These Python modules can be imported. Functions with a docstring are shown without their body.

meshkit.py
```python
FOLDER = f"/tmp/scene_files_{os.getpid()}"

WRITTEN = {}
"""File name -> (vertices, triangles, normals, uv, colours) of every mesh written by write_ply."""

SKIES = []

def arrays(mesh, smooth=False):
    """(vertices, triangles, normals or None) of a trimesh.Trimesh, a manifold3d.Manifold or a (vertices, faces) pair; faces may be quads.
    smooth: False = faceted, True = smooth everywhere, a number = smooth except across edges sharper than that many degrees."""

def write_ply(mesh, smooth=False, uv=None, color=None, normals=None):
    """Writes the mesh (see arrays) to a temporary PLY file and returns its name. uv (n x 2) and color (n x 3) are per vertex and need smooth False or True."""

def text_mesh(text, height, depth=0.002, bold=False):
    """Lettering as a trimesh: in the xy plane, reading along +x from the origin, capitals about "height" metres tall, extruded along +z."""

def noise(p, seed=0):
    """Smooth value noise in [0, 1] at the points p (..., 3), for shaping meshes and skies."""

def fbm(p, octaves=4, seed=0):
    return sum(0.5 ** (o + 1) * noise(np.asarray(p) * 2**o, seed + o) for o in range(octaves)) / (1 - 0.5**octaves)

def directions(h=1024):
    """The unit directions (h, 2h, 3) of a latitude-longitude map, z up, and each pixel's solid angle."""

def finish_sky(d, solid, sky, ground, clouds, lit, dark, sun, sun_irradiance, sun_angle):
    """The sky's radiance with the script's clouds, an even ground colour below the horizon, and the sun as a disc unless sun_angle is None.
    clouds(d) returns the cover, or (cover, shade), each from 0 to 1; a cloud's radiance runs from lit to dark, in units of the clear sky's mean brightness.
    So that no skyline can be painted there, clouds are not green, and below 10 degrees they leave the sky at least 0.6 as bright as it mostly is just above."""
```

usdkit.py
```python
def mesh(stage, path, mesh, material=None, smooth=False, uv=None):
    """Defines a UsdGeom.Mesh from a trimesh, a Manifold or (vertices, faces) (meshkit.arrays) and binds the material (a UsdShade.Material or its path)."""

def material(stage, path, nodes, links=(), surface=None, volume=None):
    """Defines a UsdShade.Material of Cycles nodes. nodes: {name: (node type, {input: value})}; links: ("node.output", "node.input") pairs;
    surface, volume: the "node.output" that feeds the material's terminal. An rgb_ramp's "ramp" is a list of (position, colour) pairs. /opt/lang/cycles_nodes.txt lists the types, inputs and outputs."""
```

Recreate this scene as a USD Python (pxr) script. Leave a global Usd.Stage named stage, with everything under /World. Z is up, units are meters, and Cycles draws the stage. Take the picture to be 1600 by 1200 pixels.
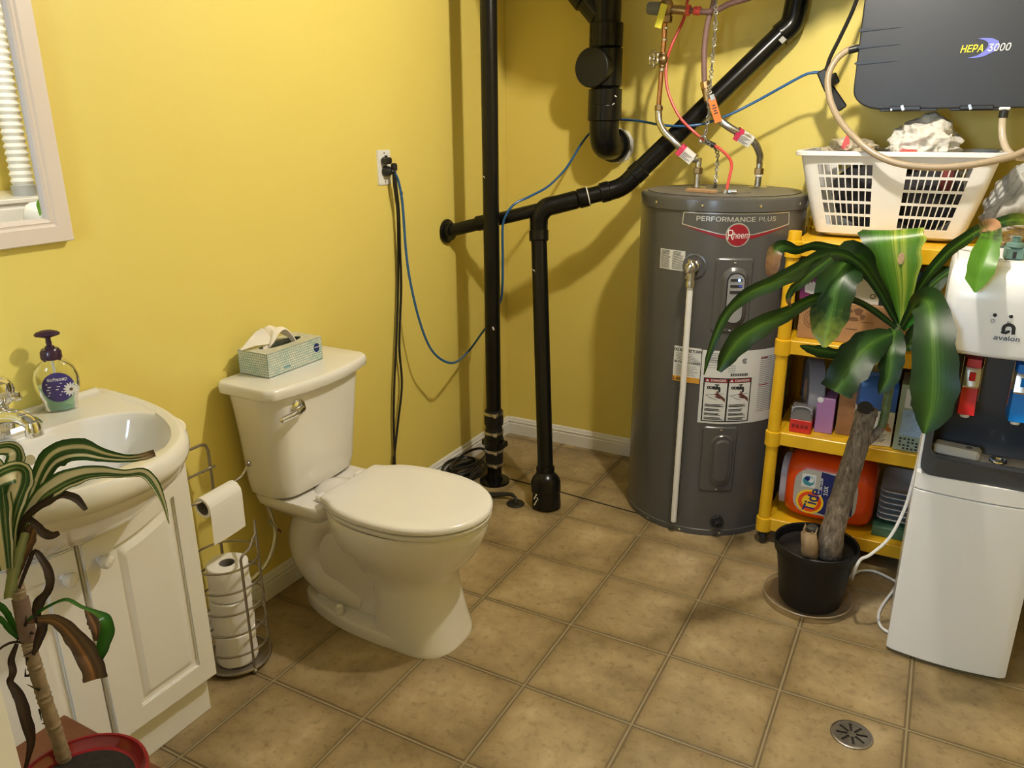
import math, random
import numpy as np, trimesh, usdkit, meshkit
from shapely.geometry import Polygon, Point, box as sbox
from shapely import affinity
from pxr import Usd, UsdGeom, UsdLux, UsdShade, Gf, Sdf

stage = Usd.Stage.CreateInMemory()
UsdGeom.SetStageUpAxis(stage, 'Z'); UsdGeom.SetStageMetersPerUnit(stage, 1.0)
UsdGeom.Xform.Define(stage, '/World'); UsdGeom.Scope.Define(stage, '/World/Looks')
rng = random.Random(7)

# ---------------------------------------------------------------- camera, light, exposure
CAM = np.array([1.7224, -3.1281, 1.44])
cam = UsdGeom.Camera.Define(stage, '/World/Camera')
cam.CreateHorizontalApertureAttr(36.0); cam.CreateVerticalApertureAttr(27.0)
cam.CreateFocalLengthAttr(27.4671); cam.CreateClippingRangeAttr(Gf.Vec2f(0.02, 100))
cam.CreateExposureAttr(0.0)
cam.AddTransformOp().Set(Gf.Matrix4d(0.879552, 0.475778, -0.004843, 0.0, -0.146791, 0.28102, 0.948409, 0.0, 0.452593, -0.833464, 0.317012, 0.0, 1.722384, -3.128089, 1.44, 1.0))

LAMP = (1.42, -1.22, 2.27)                       # bare ceiling bulb, warm white
lamp = UsdLux.SphereLight.Define(stage, '/World/ceiling_bulb_light')
lamp.CreateRadiusAttr(0.034); lamp.CreateIntensityAttr(1640); lamp.CreateColorAttr(Gf.Vec3f(1.0, 0.915, 0.77))
lamp.AddTranslateOp().Set(LAMP)
WIN = (1.05, -4.42, 1.55)                        # daylight outside the window behind the camera
win = UsdLux.RectLight.Define(stage, '/World/window_daylight')
win.CreateWidthAttr(0.8); win.CreateHeightAttr(1.0); win.CreateIntensityAttr(29); win.CreateColorAttr(Gf.Vec3f(0.58, 0.75, 1.0))
win.AddTranslateOp().Set(WIN); win.AddRotateXOp().Set(90)
dome = UsdLux.DomeLight.Define(stage, '/World/sky'); dome.CreateIntensityAttr(0.6); dome.CreateColorAttr(Gf.Vec3f(0.62, 0.8, 1.0))

# ---------------------------------------------------------------- helpers: shapes
PI = math.pi
A = lambda *a: np.array(a, float)
def unit(v): v = np.asarray(v, float); return v / max(np.linalg.norm(v), 1e-12)
def join(*ms):
    vs, fs, k = [], [], 0
    for m in ms:
        if m is None: continue
        if hasattr(m, 'vertices'): v, f = np.array(m.vertices), np.array(m.faces)
        else: v, f = np.asarray(m[0], float), np.asarray(m[1], int)
        if len(v) == 0: continue
        if f.shape[1] == 4: f = np.vstack([f[:, [0, 1, 2]], f[:, [0, 2, 3]]])
        vs.append(v); fs.append(f + k); k += len(v)
    return np.vstack(vs), np.vstack(fs)
def spline(pts, m=8, closed=False):
    P = np.asarray(pts, float); n = len(P)
    if n < 3 and not closed: return np.array([P[0] + (P[-1] - P[0]) * t for t in np.linspace(0, 1, m + 1)])
    out = []
    for i in range(n if closed else n - 1):
        g = lambda j: P[j % n] if closed else P[min(max(j, 0), n - 1)]
        p0, p1, p2, p3 = g(i - 1), g(i), g(i + 1), g(i + 2)
        if not closed:
            if i == 0: p0 = 2 * p1 - p2
            if i == n - 2: p3 = 2 * p2 - p1
        for t in np.arange(m) / m:
            out.append(0.5 * (2 * p1 + (p2 - p0) * t + (2 * p0 - 5 * p1 + 4 * p2 - p3) * t * t + (3 * p1 - p0 - 3 * p2 + p3) * t ** 3))
    if not closed: out.append(P[-1])
    return np.array(out)
def frames(P, closed=False):
    n = len(P)
    T = np.array([unit((P[(i + 1) % n] - P[i - 1]) if closed else (P[min(i + 1, n - 1)] - P[max(i - 1, 0)])) for i in range(n)])
    u = np.cross(T[0], [0, 0, 1.0]);
    if np.linalg.norm(u) < 1e-3: u = np.cross(T[0], [1.0, 0, 0])
    u = unit(u); U = [u]
    for i in range(1, n):
        u = U[-1] - T[i] * np.dot(U[-1], T[i]); U.append(unit(u))
    U = np.array(U); W = np.cross(T, U)
    return T, U, W
def loft(loops, cap0=True, cap1=True, ring=True, closed=False):
    L = [np.asarray(l, float) for l in loops]; n = len(L[0]); v = np.vstack(L); f = []
    R = len(L); a = np.arange(n if ring else n - 1); b = (a + 1) % n
    for i in range(R if closed else R - 1):
        o, q = i * n, ((i + 1) % R) * n
        f.append(np.c_[o + a, o + b, q + b]); f.append(np.c_[o + a, q + b, q + a])
    f = np.vstack(f)
    if not closed:
        for flag, base, rev in ((cap0, 0, True), (cap1, (R - 1) * n, False)):
            if flag:
                v = np.vstack([v, v[base:base + n].mean(0)]); c = len(v) - 1
                t = np.c_[base + a, base + b, np.full(len(a), c)]
                f = np.vstack([f, t[:, ::-1] if rev else t])
    return v, f
def tube(pts, r, n=10, m=0, closed=False, cap=True):
    P = spline(pts, m, closed) if m else np.asarray(pts, float)
    T, U, W = frames(P, closed)
    rr = np.asarray(r, float)
    if rr.ndim == 0: rr = np.full(len(P), float(rr))
    elif len(rr) != len(P): rr = np.interp(np.linspace(0, 1, len(P)), np.linspace(0, 1, len(rr)), rr)
    a = np.arange(n) * 2 * PI / n
    loops = [P[i] + rr[i] * (np.cos(a)[:, None] * U[i] + np.sin(a)[:, None] * W[i]) for i in range(len(P))]
    return loft(loops, cap, cap, True, closed)
def pipe(p, q, r, n=20):
    """a straight pipe with slightly eased rims"""
    p, q = A(*p), A(*q); d = unit(q - p); L = np.linalg.norm(q - p); e = min(r * 0.12, L * 0.2)
    return tube([p, p + d * 1e-4, p + d * e, q - d * e, q - d * 1e-4, q], [r * .55, r - e, r, r, r - e, r * .55], n)
def lathe(prof, o=(0, 0, 0), axis=(0, 0, 1), n=28, cap=True):
    """prof: (radius, height) pairs along axis"""
    ax = unit(axis); u = np.cross(ax, [0, 0, 1.0]) if abs(ax[2]) < .9 else np.cross(ax, [0, 1.0, 0]); u = unit(u); w = np.cross(ax, u)
    a = np.arange(n) * 2 * PI / n; o = A(*o)
    return loft([o + ax * h + max(r, 1e-5) * (np.cos(a)[:, None] * u + np.sin(a)[:, None] * w) for r, h in prof], cap, cap)
def sphere(c, r, n=12):
    m = trimesh.creation.icosphere(subdivisions=2 if n > 8 else 1, radius=1.0); s = A(*([r] * 3 if np.ndim(r) == 0 else r))
    return np.array(m.vertices) * s + A(*c), np.array(m.faces)
def cbox(lo, hi, c=0.003):
    """box with chamfered edges"""
    lo, hi = A(*np.minimum(lo, hi)), A(*np.maximum(lo, hi)); c = min(c, (hi - lo).min() * .45); mid, h = (lo + hi) / 2, (hi - lo) / 2
    pts = [mid + A(*[s[k] * (h[k] - (0 if k == ax else c)) for k in range(3)]) for ax in range(3) for s in np.ndindex(2, 2, 2) for s in [tuple(2 * q - 1 for q in s)]]
    m = trimesh.convex.convex_hull(np.array(pts)); return np.array(m.vertices), np.array(m.faces)
def obox(c, ax, half, ch=0.002):
    """chamfered box with its own axes: ax = three directions (rows)"""
    v, f = cbox(-A(*half), A(*half), ch); R = np.array([unit(a) for a in ax]); v = v @ R + A(*c)
    return v, (f if np.linalg.det(R) > 0 else f[:, ::-1])
def extr(poly, h, o=(0, 0, 0), x=(1, 0, 0), y=(0, 1, 0)):
    gs = list(getattr(poly, 'geoms', [poly])); ms = [trimesh.creation.extrude_polygon(g, h, engine='earcut') for g in gs if g.area > 1e-10]
    return place(join(*ms), o, x, y)
def place(m, o=(0, 0, 0), x=(1, 0, 0), y=(0, 1, 0)):
    v, f = join(m); x, y = A(*x), A(*y); z = np.cross(unit(x), unit(y))
    return A(*o) + v[:, :1] * x + v[:, 1:2] * y + v[:, 2:3] * z, f
def move(m, d): v, f = join(m); return v + A(*d), f
def rrect(w, h, r, n=6):
    return Polygon([(sx * (w / 2 - r) + r * math.cos(t), sy * (h / 2 - r) + r * math.sin(t)) for sx, sy, a0 in ((1, 1, 0), (-1, 1, 90), (-1, -1, 180), (1, -1, 270)) for t in np.radians(np.linspace(a0, a0 + 90, n))])
def rloop(cx, cy, hx, hy, r, z, bow=0, n=6):
    """rounded-rectangle loop at height z; bow pushes the +x side out in the middle"""
    r = min(r, hx * .99, hy * .99); pts = []
    for sx, sy, a0 in ((1, 1, 0), (-1, 1, 90), (-1, -1, 180), (1, -1, 270)):
        for t in np.radians(np.linspace(a0, a0 + 90, n)): pts.append((sx * (hx - r) + r * math.cos(t), sy * (hy - r) + r * math.sin(t)))
    P = np.array(pts); Q = []
    for i in range(len(P)):
        a, b = P[i], P[(i + 1) % len(P)]; Q.append(a)
        if i % n == n - 1: Q += [a + (b - a) * t for t in np.linspace(0, 1, 8)[1:-1]]
    P = np.array(Q); s = np.clip(P[:, 0] / hx, 0, 1)
    P[:, 0] += bow * s * (1 - (P[:, 1] / hy) ** 2)
    return np.c_[P[:, 0] + cx, P[:, 1] + cy, np.full(len(P), z)]
def text(s, h, o, x, y, depth=.0008, bold=False, center=False, sx=1.0):
    v, f = join(meshkit.text_mesh(s, h, depth, bold)); v = v * A(sx, 1, 1)
    if center: v = v - A(v[:, 0].mean() * 0 + (v[:, 0].min() + v[:, 0].max()) / 2, 0, 0)
    return place((v, f), o, x, y)
def wrap(m, c, r, ang, z, flip=1):
    """lay a flat xy mesh on a vertical cylinder: x becomes arc length from ang (degrees)"""
    v, f = join(m); a = math.radians(ang) + v[:, 0] / r; R = r + v[:, 2]
    return np.c_[c[0] + R * np.cos(a), c[1] + R * np.sin(a), z + v[:, 1]], f
def cylpatch(c, r, a0, a1, z0, z1, t=.0012, n=24):
    """a thin curved plate on a cylinder"""
    a = np.radians(np.linspace(a0, a1, n)); out = []
    loops = []
    for z, R in ((z0, r), (z0, r + t), (z1, r + t), (z1, r)):
        loops.append(np.c_[c[0] + R * np.cos(a), c[1] + R * np.sin(a), np.full(n, z)])
    v = np.vstack(loops); f = []
    k = np.arange(n - 1)
    for i in range(4):
        o, q = i * n, ((i + 1) % 4) * n
        f += [np.c_[o + k, o + k + 1, q + k + 1], np.c_[o + k, q + k + 1, q + k]]
    f.append(np.array([[0, n, 2 * n], [0, 2 * n, 3 * n]])); e = n - 1
    f.append(np.array([[e, 2 * n + e, n + e], [e, 3 * n + e, 2 * n + e]]))
    return v, np.vstack(f)
def gridpanel(fn, us, vs, hole, t):
    """wall with holes: fn(u,v)->point on the outer face, inner face offset by -t along the normal"""
    nu, nv = len(us), len(vs); P = np.array([[fn(u, v) for v in vs] for u in us], float)
    du = np.gradient(P, axis=0); dv = np.gradient(P, axis=1); N = np.cross(du, dv); N /= np.linalg.norm(N, axis=2, keepdims=True) + 1e-12
    Q = P - N * t; V = np.vstack([P.reshape(-1, 3), Q.reshape(-1, 3)]); K = nu * nv; F = []
    idx = lambda i, j: i * nv + j
    solid = lambda i, j: 0 <= i < nu - 1 and 0 <= j < nv - 1 and not hole(i, j)
    for i in range(nu - 1):
        for j in range(nv - 1):
            if hole(i, j): continue
            a, b, c, d = idx(i, j), idx(i + 1, j), idx(i + 1, j + 1), idx(i, j + 1)
            F += [(a, b, c), (a, c, d), (K + a, K + c, K + b), (K + a, K + d, K + c)]
            for (p, q), nb in (((a, b), (i, j - 1)), ((b, c), (i + 1, j)), ((c, d), (i, j + 1)), ((d, a), (i - 1, j))):
                if not solid(*nb): F += [(p, K + q, q), (p, K + p, K + q)]
    return V, np.array(F)

# ---------------------------------------------------------------- helpers: prims
def numbered(path):
    if not stage.GetPrimAtPath(path): return path
    k = 1
    while stage.GetPrimAtPath(f'{path}_{k:03d}'): k += 1
    return f'{path}_{k:03d}'
def meta(p, label=None, cat=None, group=None, kind=None):
    for k, v in (('label', label), ('category', cat), ('group', group), ('kind', kind)):
        if v: p.SetCustomDataByKey(k, v)
    return p
def thing(name, label, cat, loc=(0, 0, 0), group=None):
    x = UsdGeom.Xform.Define(stage, numbered('/World/' + name))
    x.AddTranslateOp().Set(Gf.Vec3d(*map(float, loc))); p = meta(x.GetPrim(), label, cat, group)
    return p
ORIG = {}
def origin_of(p):
    o = np.zeros(3)
    while p and p.GetPath() != Sdf.Path('/World') and p.GetPath() != Sdf.Path.absoluteRootPath:
        a = p.GetAttribute('xformOp:translate')
        if a and a.Get() is not None: o += np.array(a.Get(), float)
        p = p.GetParent()
    return o
def obj(name, m, mat, parent=None, smooth=32, label=None, uv=None):
    """one Mesh prim; vertices are given in world coordinates and stored relative to the parent"""
    base = parent.GetPath().pathString if parent else '/World'
    v, f = join(m)
    if parent: v = v - origin_of(parent)
    p = usdkit.mesh(stage, numbered(base + '/' + name), (v, f), mat, smooth if uv is None else True, uv).GetPrim()
    if label: p.SetCustomDataByKey('label', label)
    return p
def single(name, m, mat, label, cat, group=None, smooth=32, kind=None, uv=None):
    return meta(obj(name, m, mat, None, smooth, None, uv), label, cat, group, kind)
def struct(name, m, mat, smooth=False):
    return meta(obj(name, m, mat, None, smooth), None, None, None, 'structure')

# ---------------------------------------------------------------- helpers: materials
def lin(r, g=None, b=None):
    c = np.array([r, g, b] if g is not None else r, float) / 255.0
    return tuple(np.where(c <= .04045, c / 12.92, ((c + .055) / 1.055) ** 2.4))
def mat(name, col, rough=.5, metal=0.0, var=0.0, scale=25.0, bump=0.0, bscale=None, stretch=None, **kw):
    """principled surface, optionally with a faint noise mottling and fine relief"""
    n = {'p': ('principled_bsdf', dict(base_color=tuple(col), roughness=rough, metallic=metal, **kw))}; l = []
    if var or bump:
        n['g'] = ('texture_coordinate', {}); n['m'] = ('mapping', {'scale': stretch or (1, 1, 1)}); l.append(('g.object', 'm.vector'))
    if var:
        c = np.array(col)
        n['n'] = ('noise_texture', {'scale': scale, 'detail': 4.0, 'roughness': .6})
        n['r'] = ('rgb_ramp', {'ramp': [(.25, tuple(c * (1 - var))), (.75, tuple(np.clip(c * (1 + var * .7), 0, 1)))]})
        l += [('m.vector', 'n.vector'), ('n.fac', 'r.fac'), ('r.color', 'p.base_color')]
    if bump:
        n['bn'] = ('noise_texture', {'scale': bscale or scale * 3, 'detail': 3.0}); n['b'] = ('bump', {'strength': bump, 'distance': .002})
        l += [('m.vector', 'bn.vector'), ('bn.fac', 'b.height'), ('b.normal', 'p.normal')]
    return usdkit.material(stage, '/World/Looks/' + name, n, l, 'p.BSDF')

WHITE = (.80, .78, .74)
M = {}
M['porcelain'] = mat('porcelain', (.80, .775, .73), .10, coat_weight=.3)
M['vanity'] = mat('vanity_paint', (.84, .82, .79), .32)
M['trim'] = mat('trim_paint', (.80, .79, .76), .35)
M['whiteplastic'] = mat('white_plastic', (.80, .79, .77), .35)
M['coolerwhite'] = mat('cooler_white', (.90, .90, .92), .28)
M['paper'] = mat('soft_paper', (.84, .82, .80), .9, bump=.25, bscale=160)
M['chrome'] = mat('chrome', (.80, .80, .80), .06, 1.0)
M['steel'] = mat('brushed_steel', (.60, .58, .54), .28, 1.0, var=.1, scale=30)
M['wire'] = mat('satin_nickel_wire', (.36, .33, .30), .32, 1.0)
M['abs'] = mat('black_pipe', (.006, .006, .0058), .24, specular_ior_level=.32)
M['rubber'] = mat('black_rubber', (.010, .010, .010), .5, specular_ior_level=.35)
M['black'] = mat('black_plastic', (.016, .016, .017), .35)
M['cord'] = mat('black_cord', (.012, .012, .013), .4)
M['bluecord'] = mat('blue_cord', (.02, .10, .27), .38)
M['redwire'] = mat('red_cable', (.62, .07, .06), .4)
M['copper'] = mat('aged_copper', (.50, .24, .11), .30, 1.0, var=.35, scale=40)
M['brass'] = mat('aged_brass', (.42, .29, .15), .36, 1.0, var=.3, scale=50)
M['pex'] = mat('grey_brown_tubing', (.20, .115, .105), .4)
M['glue'] = mat('white_print_mark', (.75, .74, .70), .6)
M['heater'] = mat('heater_grey_paint', (.082, .080, .078), .24, bump=.03, bscale=300)
M['heaterlid'] = mat('dusty_heater_lid', (.13, .12, .105), .5, var=.2, scale=14)
M['label'] = mat('label_white', (.66, .66, .64), .5)
M['ink'] = mat('ink_black', (.02, .02, .02), .6)
M['inkgrey'] = mat('ink_grey', (.16, .16, .16), .6)
M['inkred'] = mat('ink_red', (.26, .010, .022), .4)
M['strap'] = mat('dull_strap', (.30, .29, .27), .6, .3)
M['chainsteel'] = mat('galvanised_chain', (.30, .29, .27), .4, .55)
M['silver'] = mat('silver_print', (.62, .62, .60), .3, .6)
M['yellow'] = mat('yellow_shelf_plastic', (.80, .46, .012), .33, var=.06, scale=6)
M['hepa'] = mat('charcoal_metal_case', (.024, .026, .031), .45, bump=.05, bscale=500)
M['hose'] = mat('clear_tan_hose', (.36, .28, .19), .25)
M['duct'] = mat('white_duct_vinyl', (.78, .78, .76), .4)
M['soil'] = mat('dark_soil', (.018, .013, .010), .95, var=.5, scale=60, bump=.8, bscale=90)

# ---------------------------------------------------------------- the room
wall_nodes = {'g': ('geometry', {}), 'n': ('noise_texture', {'scale': 1.6, 'detail': 3.0}), 'f': ('noise_texture', {'scale': 170.0, 'detail': 2.0}),
              'r': ('rgb_ramp', {'ramp': [(.3, (.765, .625, .150)), (.7, (.790, .650, .165))]}), 'b': ('bump', {'strength': .10, 'distance': .0015}),
              'p': ('principled_bsdf', {'roughness': .5, 'specular_ior_level': .35})}
M['wall'] = usdkit.material(stage, '/World/Looks/yellow_wall_paint', wall_nodes, [('g.position', 'n.vector'), ('g.position', 'f.vector'), ('n.fac', 'r.fac'), ('r.color', 'p.base_color'), ('f.fac', 'b.height'), ('b.normal', 'p.normal')], 'p.BSDF')
M['ceil'] = mat('ceiling_paint', (.42, .41, .39), .8)
RX, FY, CZ = 2.95, -4.30, 2.40
struct('wall_left', cbox((-.1, FY - .1, -.1), (0, .1, CZ), .001), M['wall'])
struct('wall_back', cbox((0, 0, -.1), (RX + .1, .1, CZ), .001), M['wall'])
struct('wall_right', cbox((RX, FY - .1, -.1), (RX + .1, 0, CZ), .001), M['wall'])
# front wall (behind the camera) with a window opening
wx0, wx1, wz0, wz1 = .70, 1.40, 1.10, 2.00
front = join(cbox((0, FY - .1, -.1), (wx0, FY, CZ), .001), cbox((wx1, FY - .1, -.1), (RX, FY, CZ), .001), cbox((wx0, FY - .1, -.1), (wx1, FY, wz0), .001), cbox((wx0, FY - .1, wz1), (wx1, FY, CZ), .001))
struct('wall_front', front, M['wall'])
struct('ceiling', cbox((-.1, FY - .1, CZ), (RX + .1, .1, CZ + .08), .001), M['ceil'])
w1 = meta(UsdGeom.Xform.Define(stage, '/World/window_1').GetPrim(), kind='structure')
fr = join(*[cbox(a, b, .004) for a, b in (((wx0, FY - .06, wz0), (wx0 + .05, FY + .01, wz1)), ((wx1 - .05, FY - .06, wz0), (wx1, FY + .01, wz1)), ((wx0, FY - .06, wz0), (wx1, FY + .01, wz0 + .05)), ((wx0, FY - .06, wz1 - .05), (wx1, FY + .01, wz1)), (((wx0 + wx1) / 2 - .02, FY - .05, wz0), ((wx0 + wx1) / 2 + .02, FY, wz1)))])
obj('window_frame', fr, M['trim'], w1, False)
M['pane'] = usdkit.material(stage, '/World/Looks/window_pane', {'t': ('transparent_bsdf', {'color': (.95, .97, .97)}), 'g': ('glossy_bsdf', {'roughness': 0.02, 'color': (1, 1, 1)}), 'f': ('fresnel', {'IOR': 1.45}), 'm': ('mix_closure', {})}, [('f.fac', 'm.fac'), ('t.BSDF', 'm.closure1'), ('g.BSDF', 'm.closure2')], 'm.closure')
obj('pane', cbox((wx0 + .04, FY - .04, wz0 + .04), (wx1 - .04, FY - .034, wz1 - .04), .001), M['pane'], w1, False)

# floor: grout bed and embossed tiles
PITCH, OX, OY = .30579, .60951, -.66546
tn = {'g': ('geometry', {}), 'o': ('object_info', {}), 'cx': ('separate_xyz', {}),
      'n1': ('noise_texture', {'scale': 5.0, 'detail': 5.0, 'roughness': .62}), 'n2': ('noise_texture', {'scale': 38.0, 'detail': 5.0, 'roughness': .7}),
      'n3': ('noise_texture', {'scale': 260.0, 'detail': 2.0}), 'sc': ('mapping', {'scale': (1, 1.0, 1)}),
      'r1': ('rgb_ramp', {'ramp': [(.24, lin(112, 95, 65)), (.42, lin(148, 129, 94)), (.58, lin(170, 150, 112)), (.76, lin(196, 178, 142))]}),
      'r2': ('rgb_ramp', {'ramp': [(.28, (.50, .45, .38)), (.48, (1, 1, 1)), (.75, (1.0, 1.0, 1.0))]}),
      'mul': ('mix', {'mix_type': 'multiply', 'fac': .75}),
      # worn darker print along each tile's edge
      'fx': ('math', {'math_type': 'multiply_add', 'value2': 1 / PITCH, 'value3': 20 - OX / PITCH}), 'fy': ('math', {'math_type': 'multiply_add', 'value2': 1 / PITCH, 'value3': 40 - OY / PITCH}),
      'frx': ('math', {'math_type': 'fraction'}), 'fry': ('math', {'math_type': 'fraction'}),
      'px': ('math', {'math_type': 'subtract', 'value2': .5}), 'py': ('math', {'math_type': 'subtract', 'value2': .5}), 'ax': ('math', {'math_type': 'absolute'}), 'ay': ('math', {'math_type': 'absolute'}),
      'mx': ('math', {'math_type': 'maximum'}), 'wob': ('math', {'math_type': 'multiply_add', 'value2': .16, 'value3': -.08}), 'sum': ('math', {'math_type': 'add'}),
      'er': ('rgb_ramp', {'ramp': [(.30, (1, 1, 1)), (.42, (.82, .79, .73)), (.50, (.58, .54, .47))]}), 'mul2': ('mix', {'mix_type': 'multiply', 'fac': .8}),
      'tone': ('rgb_ramp', {'ramp': [(0, (.93, .92, .90)), (1, (1.05, 1.04, 1.03))]}), 'mul3': ('mix', {'mix_type': 'multiply', 'fac': 1.0}),
      'b': ('bump', {'strength': .16, 'distance': .002}), 'p': ('principled_bsdf', {'roughness': .36, 'specular_ior_level': .45})}
tl = [('g.position', 'n1.vector'), ('g.position', 'n2.vector'), ('g.position', 'n3.vector'), ('n1.fac', 'r1.fac'), ('n2.fac', 'r2.fac'), ('r1.color', 'mul.color1'), ('r2.color', 'mul.color2'),
      ('g.position', 'cx.vector'), ('cx.x', 'fx.value1'), ('cx.y', 'fy.value1'), ('fx.value', 'frx.value1'), ('fy.value', 'fry.value1'), ('frx.value', 'px.value1'), ('fry.value', 'py.value1'),
      ('px.value', 'ax.value1'), ('py.value', 'ay.value1'), ('ax.value', 'mx.value1'), ('ay.value', 'mx.value2'), ('n1.fac', 'wob.value1'), ('mx.value', 'sum.value1'), ('wob.value', 'sum.value2'), ('sum.value', 'er.fac'),
      ('mul.color', 'mul2.color1'), ('er.color', 'mul2.color2'), ('o.random', 'tone.fac'), ('mul2.color', 'mul3.color1'), ('tone.color', 'mul3.color2'), ('mul3.color', 'p.base_color'), ('n2.fac', 'b.height'), ('b.normal', 'p.normal')]
M['tile'] = usdkit.material(stage, '/World/Looks/tan_tile_print', tn, tl, 'p.BSDF')
M['grout'] = mat('grout', lin(108, 92, 64), .6, var=.2, scale=12)
fl = meta(UsdGeom.Xform.Define(stage, '/World/floor').GetPrim(), kind='structure')
obj('grout_bed', cbox((0, FY, -.08), (RX, 0, -.0022), .001), M['grout'], fl, False)
g2 = .0062
SEAM = -.49
for i in range(-3, 9):
    for j in range(-4, 13):
        x0, x1 = OX + (i - 1) * PITCH + g2, OX + i * PITCH - g2; y1, y0 = OY - (j - 1) * PITCH - g2, OY - j * PITCH + g2
        x0, x1, y0, y1 = max(x0, 0), min(x1, RX), max(y0, FY), min(y1, 0)
        if x1 - x0 < .01 or y1 - y0 < .01: continue
        obj('tile', cbox((x0, y0, -.03), (x1, y1, 0), .0016), M['tile'], fl, False)
# light bead printed down the middle of each grout line
beads = [cbox((OX + i * PITCH - .0024, FY, -.004), (OX + i * PITCH + .0024, 0, -.0006), .0005) for i in range(-1, 8)] + [cbox((0, OY - j * PITCH - .0024, -.004), (RX, OY - j * PITCH + .0024, -.0008), .0005) for j in range(-2, 12)]
M['bead'] = mat('grout_bead', lin(150, 134, 99), .5)
obj('grout_bead', join(*beads), M['bead'], fl, False)
M['gap'] = mat('dark_gap', (.02, .015, .01), .9)
obj('vinyl_seam', tube([(.25, -.470, .0005), (.50, -.482, .0008), (.70, -.500, .0005), (.86, -.512, .0005)], .0028, 6), M['gap'], fl, label='dark open seam in the tan vinyl floor')

# baseboards: stepped colonial profile
def baseboard(name, p, q, nrm):
    prof = [(0, 0), (.013, 0), (.013, .052), (.0105, .055), (.0105, .060), (.0125, .062), (.0125, .066), (.008, .072), (.008, .075), (.0055, .081), (.003, .084), (0, .085)]
    p, q, nr = A(*p), A(*q), A(*nrm); loops = []
    for e in (p, q): loops.append([e + nr * a + A(0, 0, b) for a, b in prof])
    v, f = loft(loops)
    m = trimesh.Trimesh(v, f, process=False); m.fix_normals()
    struct(name, (m.vertices, m.faces), M['trim'])
baseboard('baseboard_left', (0, FY, 0), (0, 0, 0), (1, 0, 0))
baseboard('baseboard_back', (.013, 0, 0), (RX, 0, 0), (0, -1, 0))

# white open door edge close to the camera on the left
M['door'] = mat('white_door_paint', (.82, .81, .79), .4)
d1 = meta(UsdGeom.Xform.Define(stage, '/World/door_1').GetPrim(), kind='structure')
dx, dy = 1.040, -2.849
dirn = unit(A(-.93, -.36, 0)); nn = A(-dirn[1], dirn[0], 0)
obj('door_leaf', obox(A(dx, dy, 1.0) + dirn * .285, (dirn, nn, (0, 0, 1)), (.285, .018, .99), .004), M['door'], d1, False)

# ceiling lamp holder
M['bulbglass'] = mat('lamp_porcelain', (.85, .84, .8), .3)
lampo = thing('ceiling_lamp', 'white porcelain ceiling lamp holder with a bare bulb in the middle of the ceiling', 'lamp', (LAMP[0], LAMP[1], CZ))
obj('lamp_base', lathe([(.06, 0), (.058, -.012), (.035, -.03), (.022, -.05), (.022, -.062)], (LAMP[0], LAMP[1], CZ)), M['bulbglass'], lampo)

# ---------------------------------------------------------------- black drain pipes
def clamp(c, r, h=.012):
    return lathe([(r, -h / 2), (r + .0025, -h / 2), (r + .0025, h / 2), (r, h / 2)], c)
def mark(c, n, t, L=.012, w=.003):
    n, t = unit(n), unit(t); return obox(A(*c), (t, np.cross(n, t), n), (L / 2, w / 2, .0008), .0003)

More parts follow.
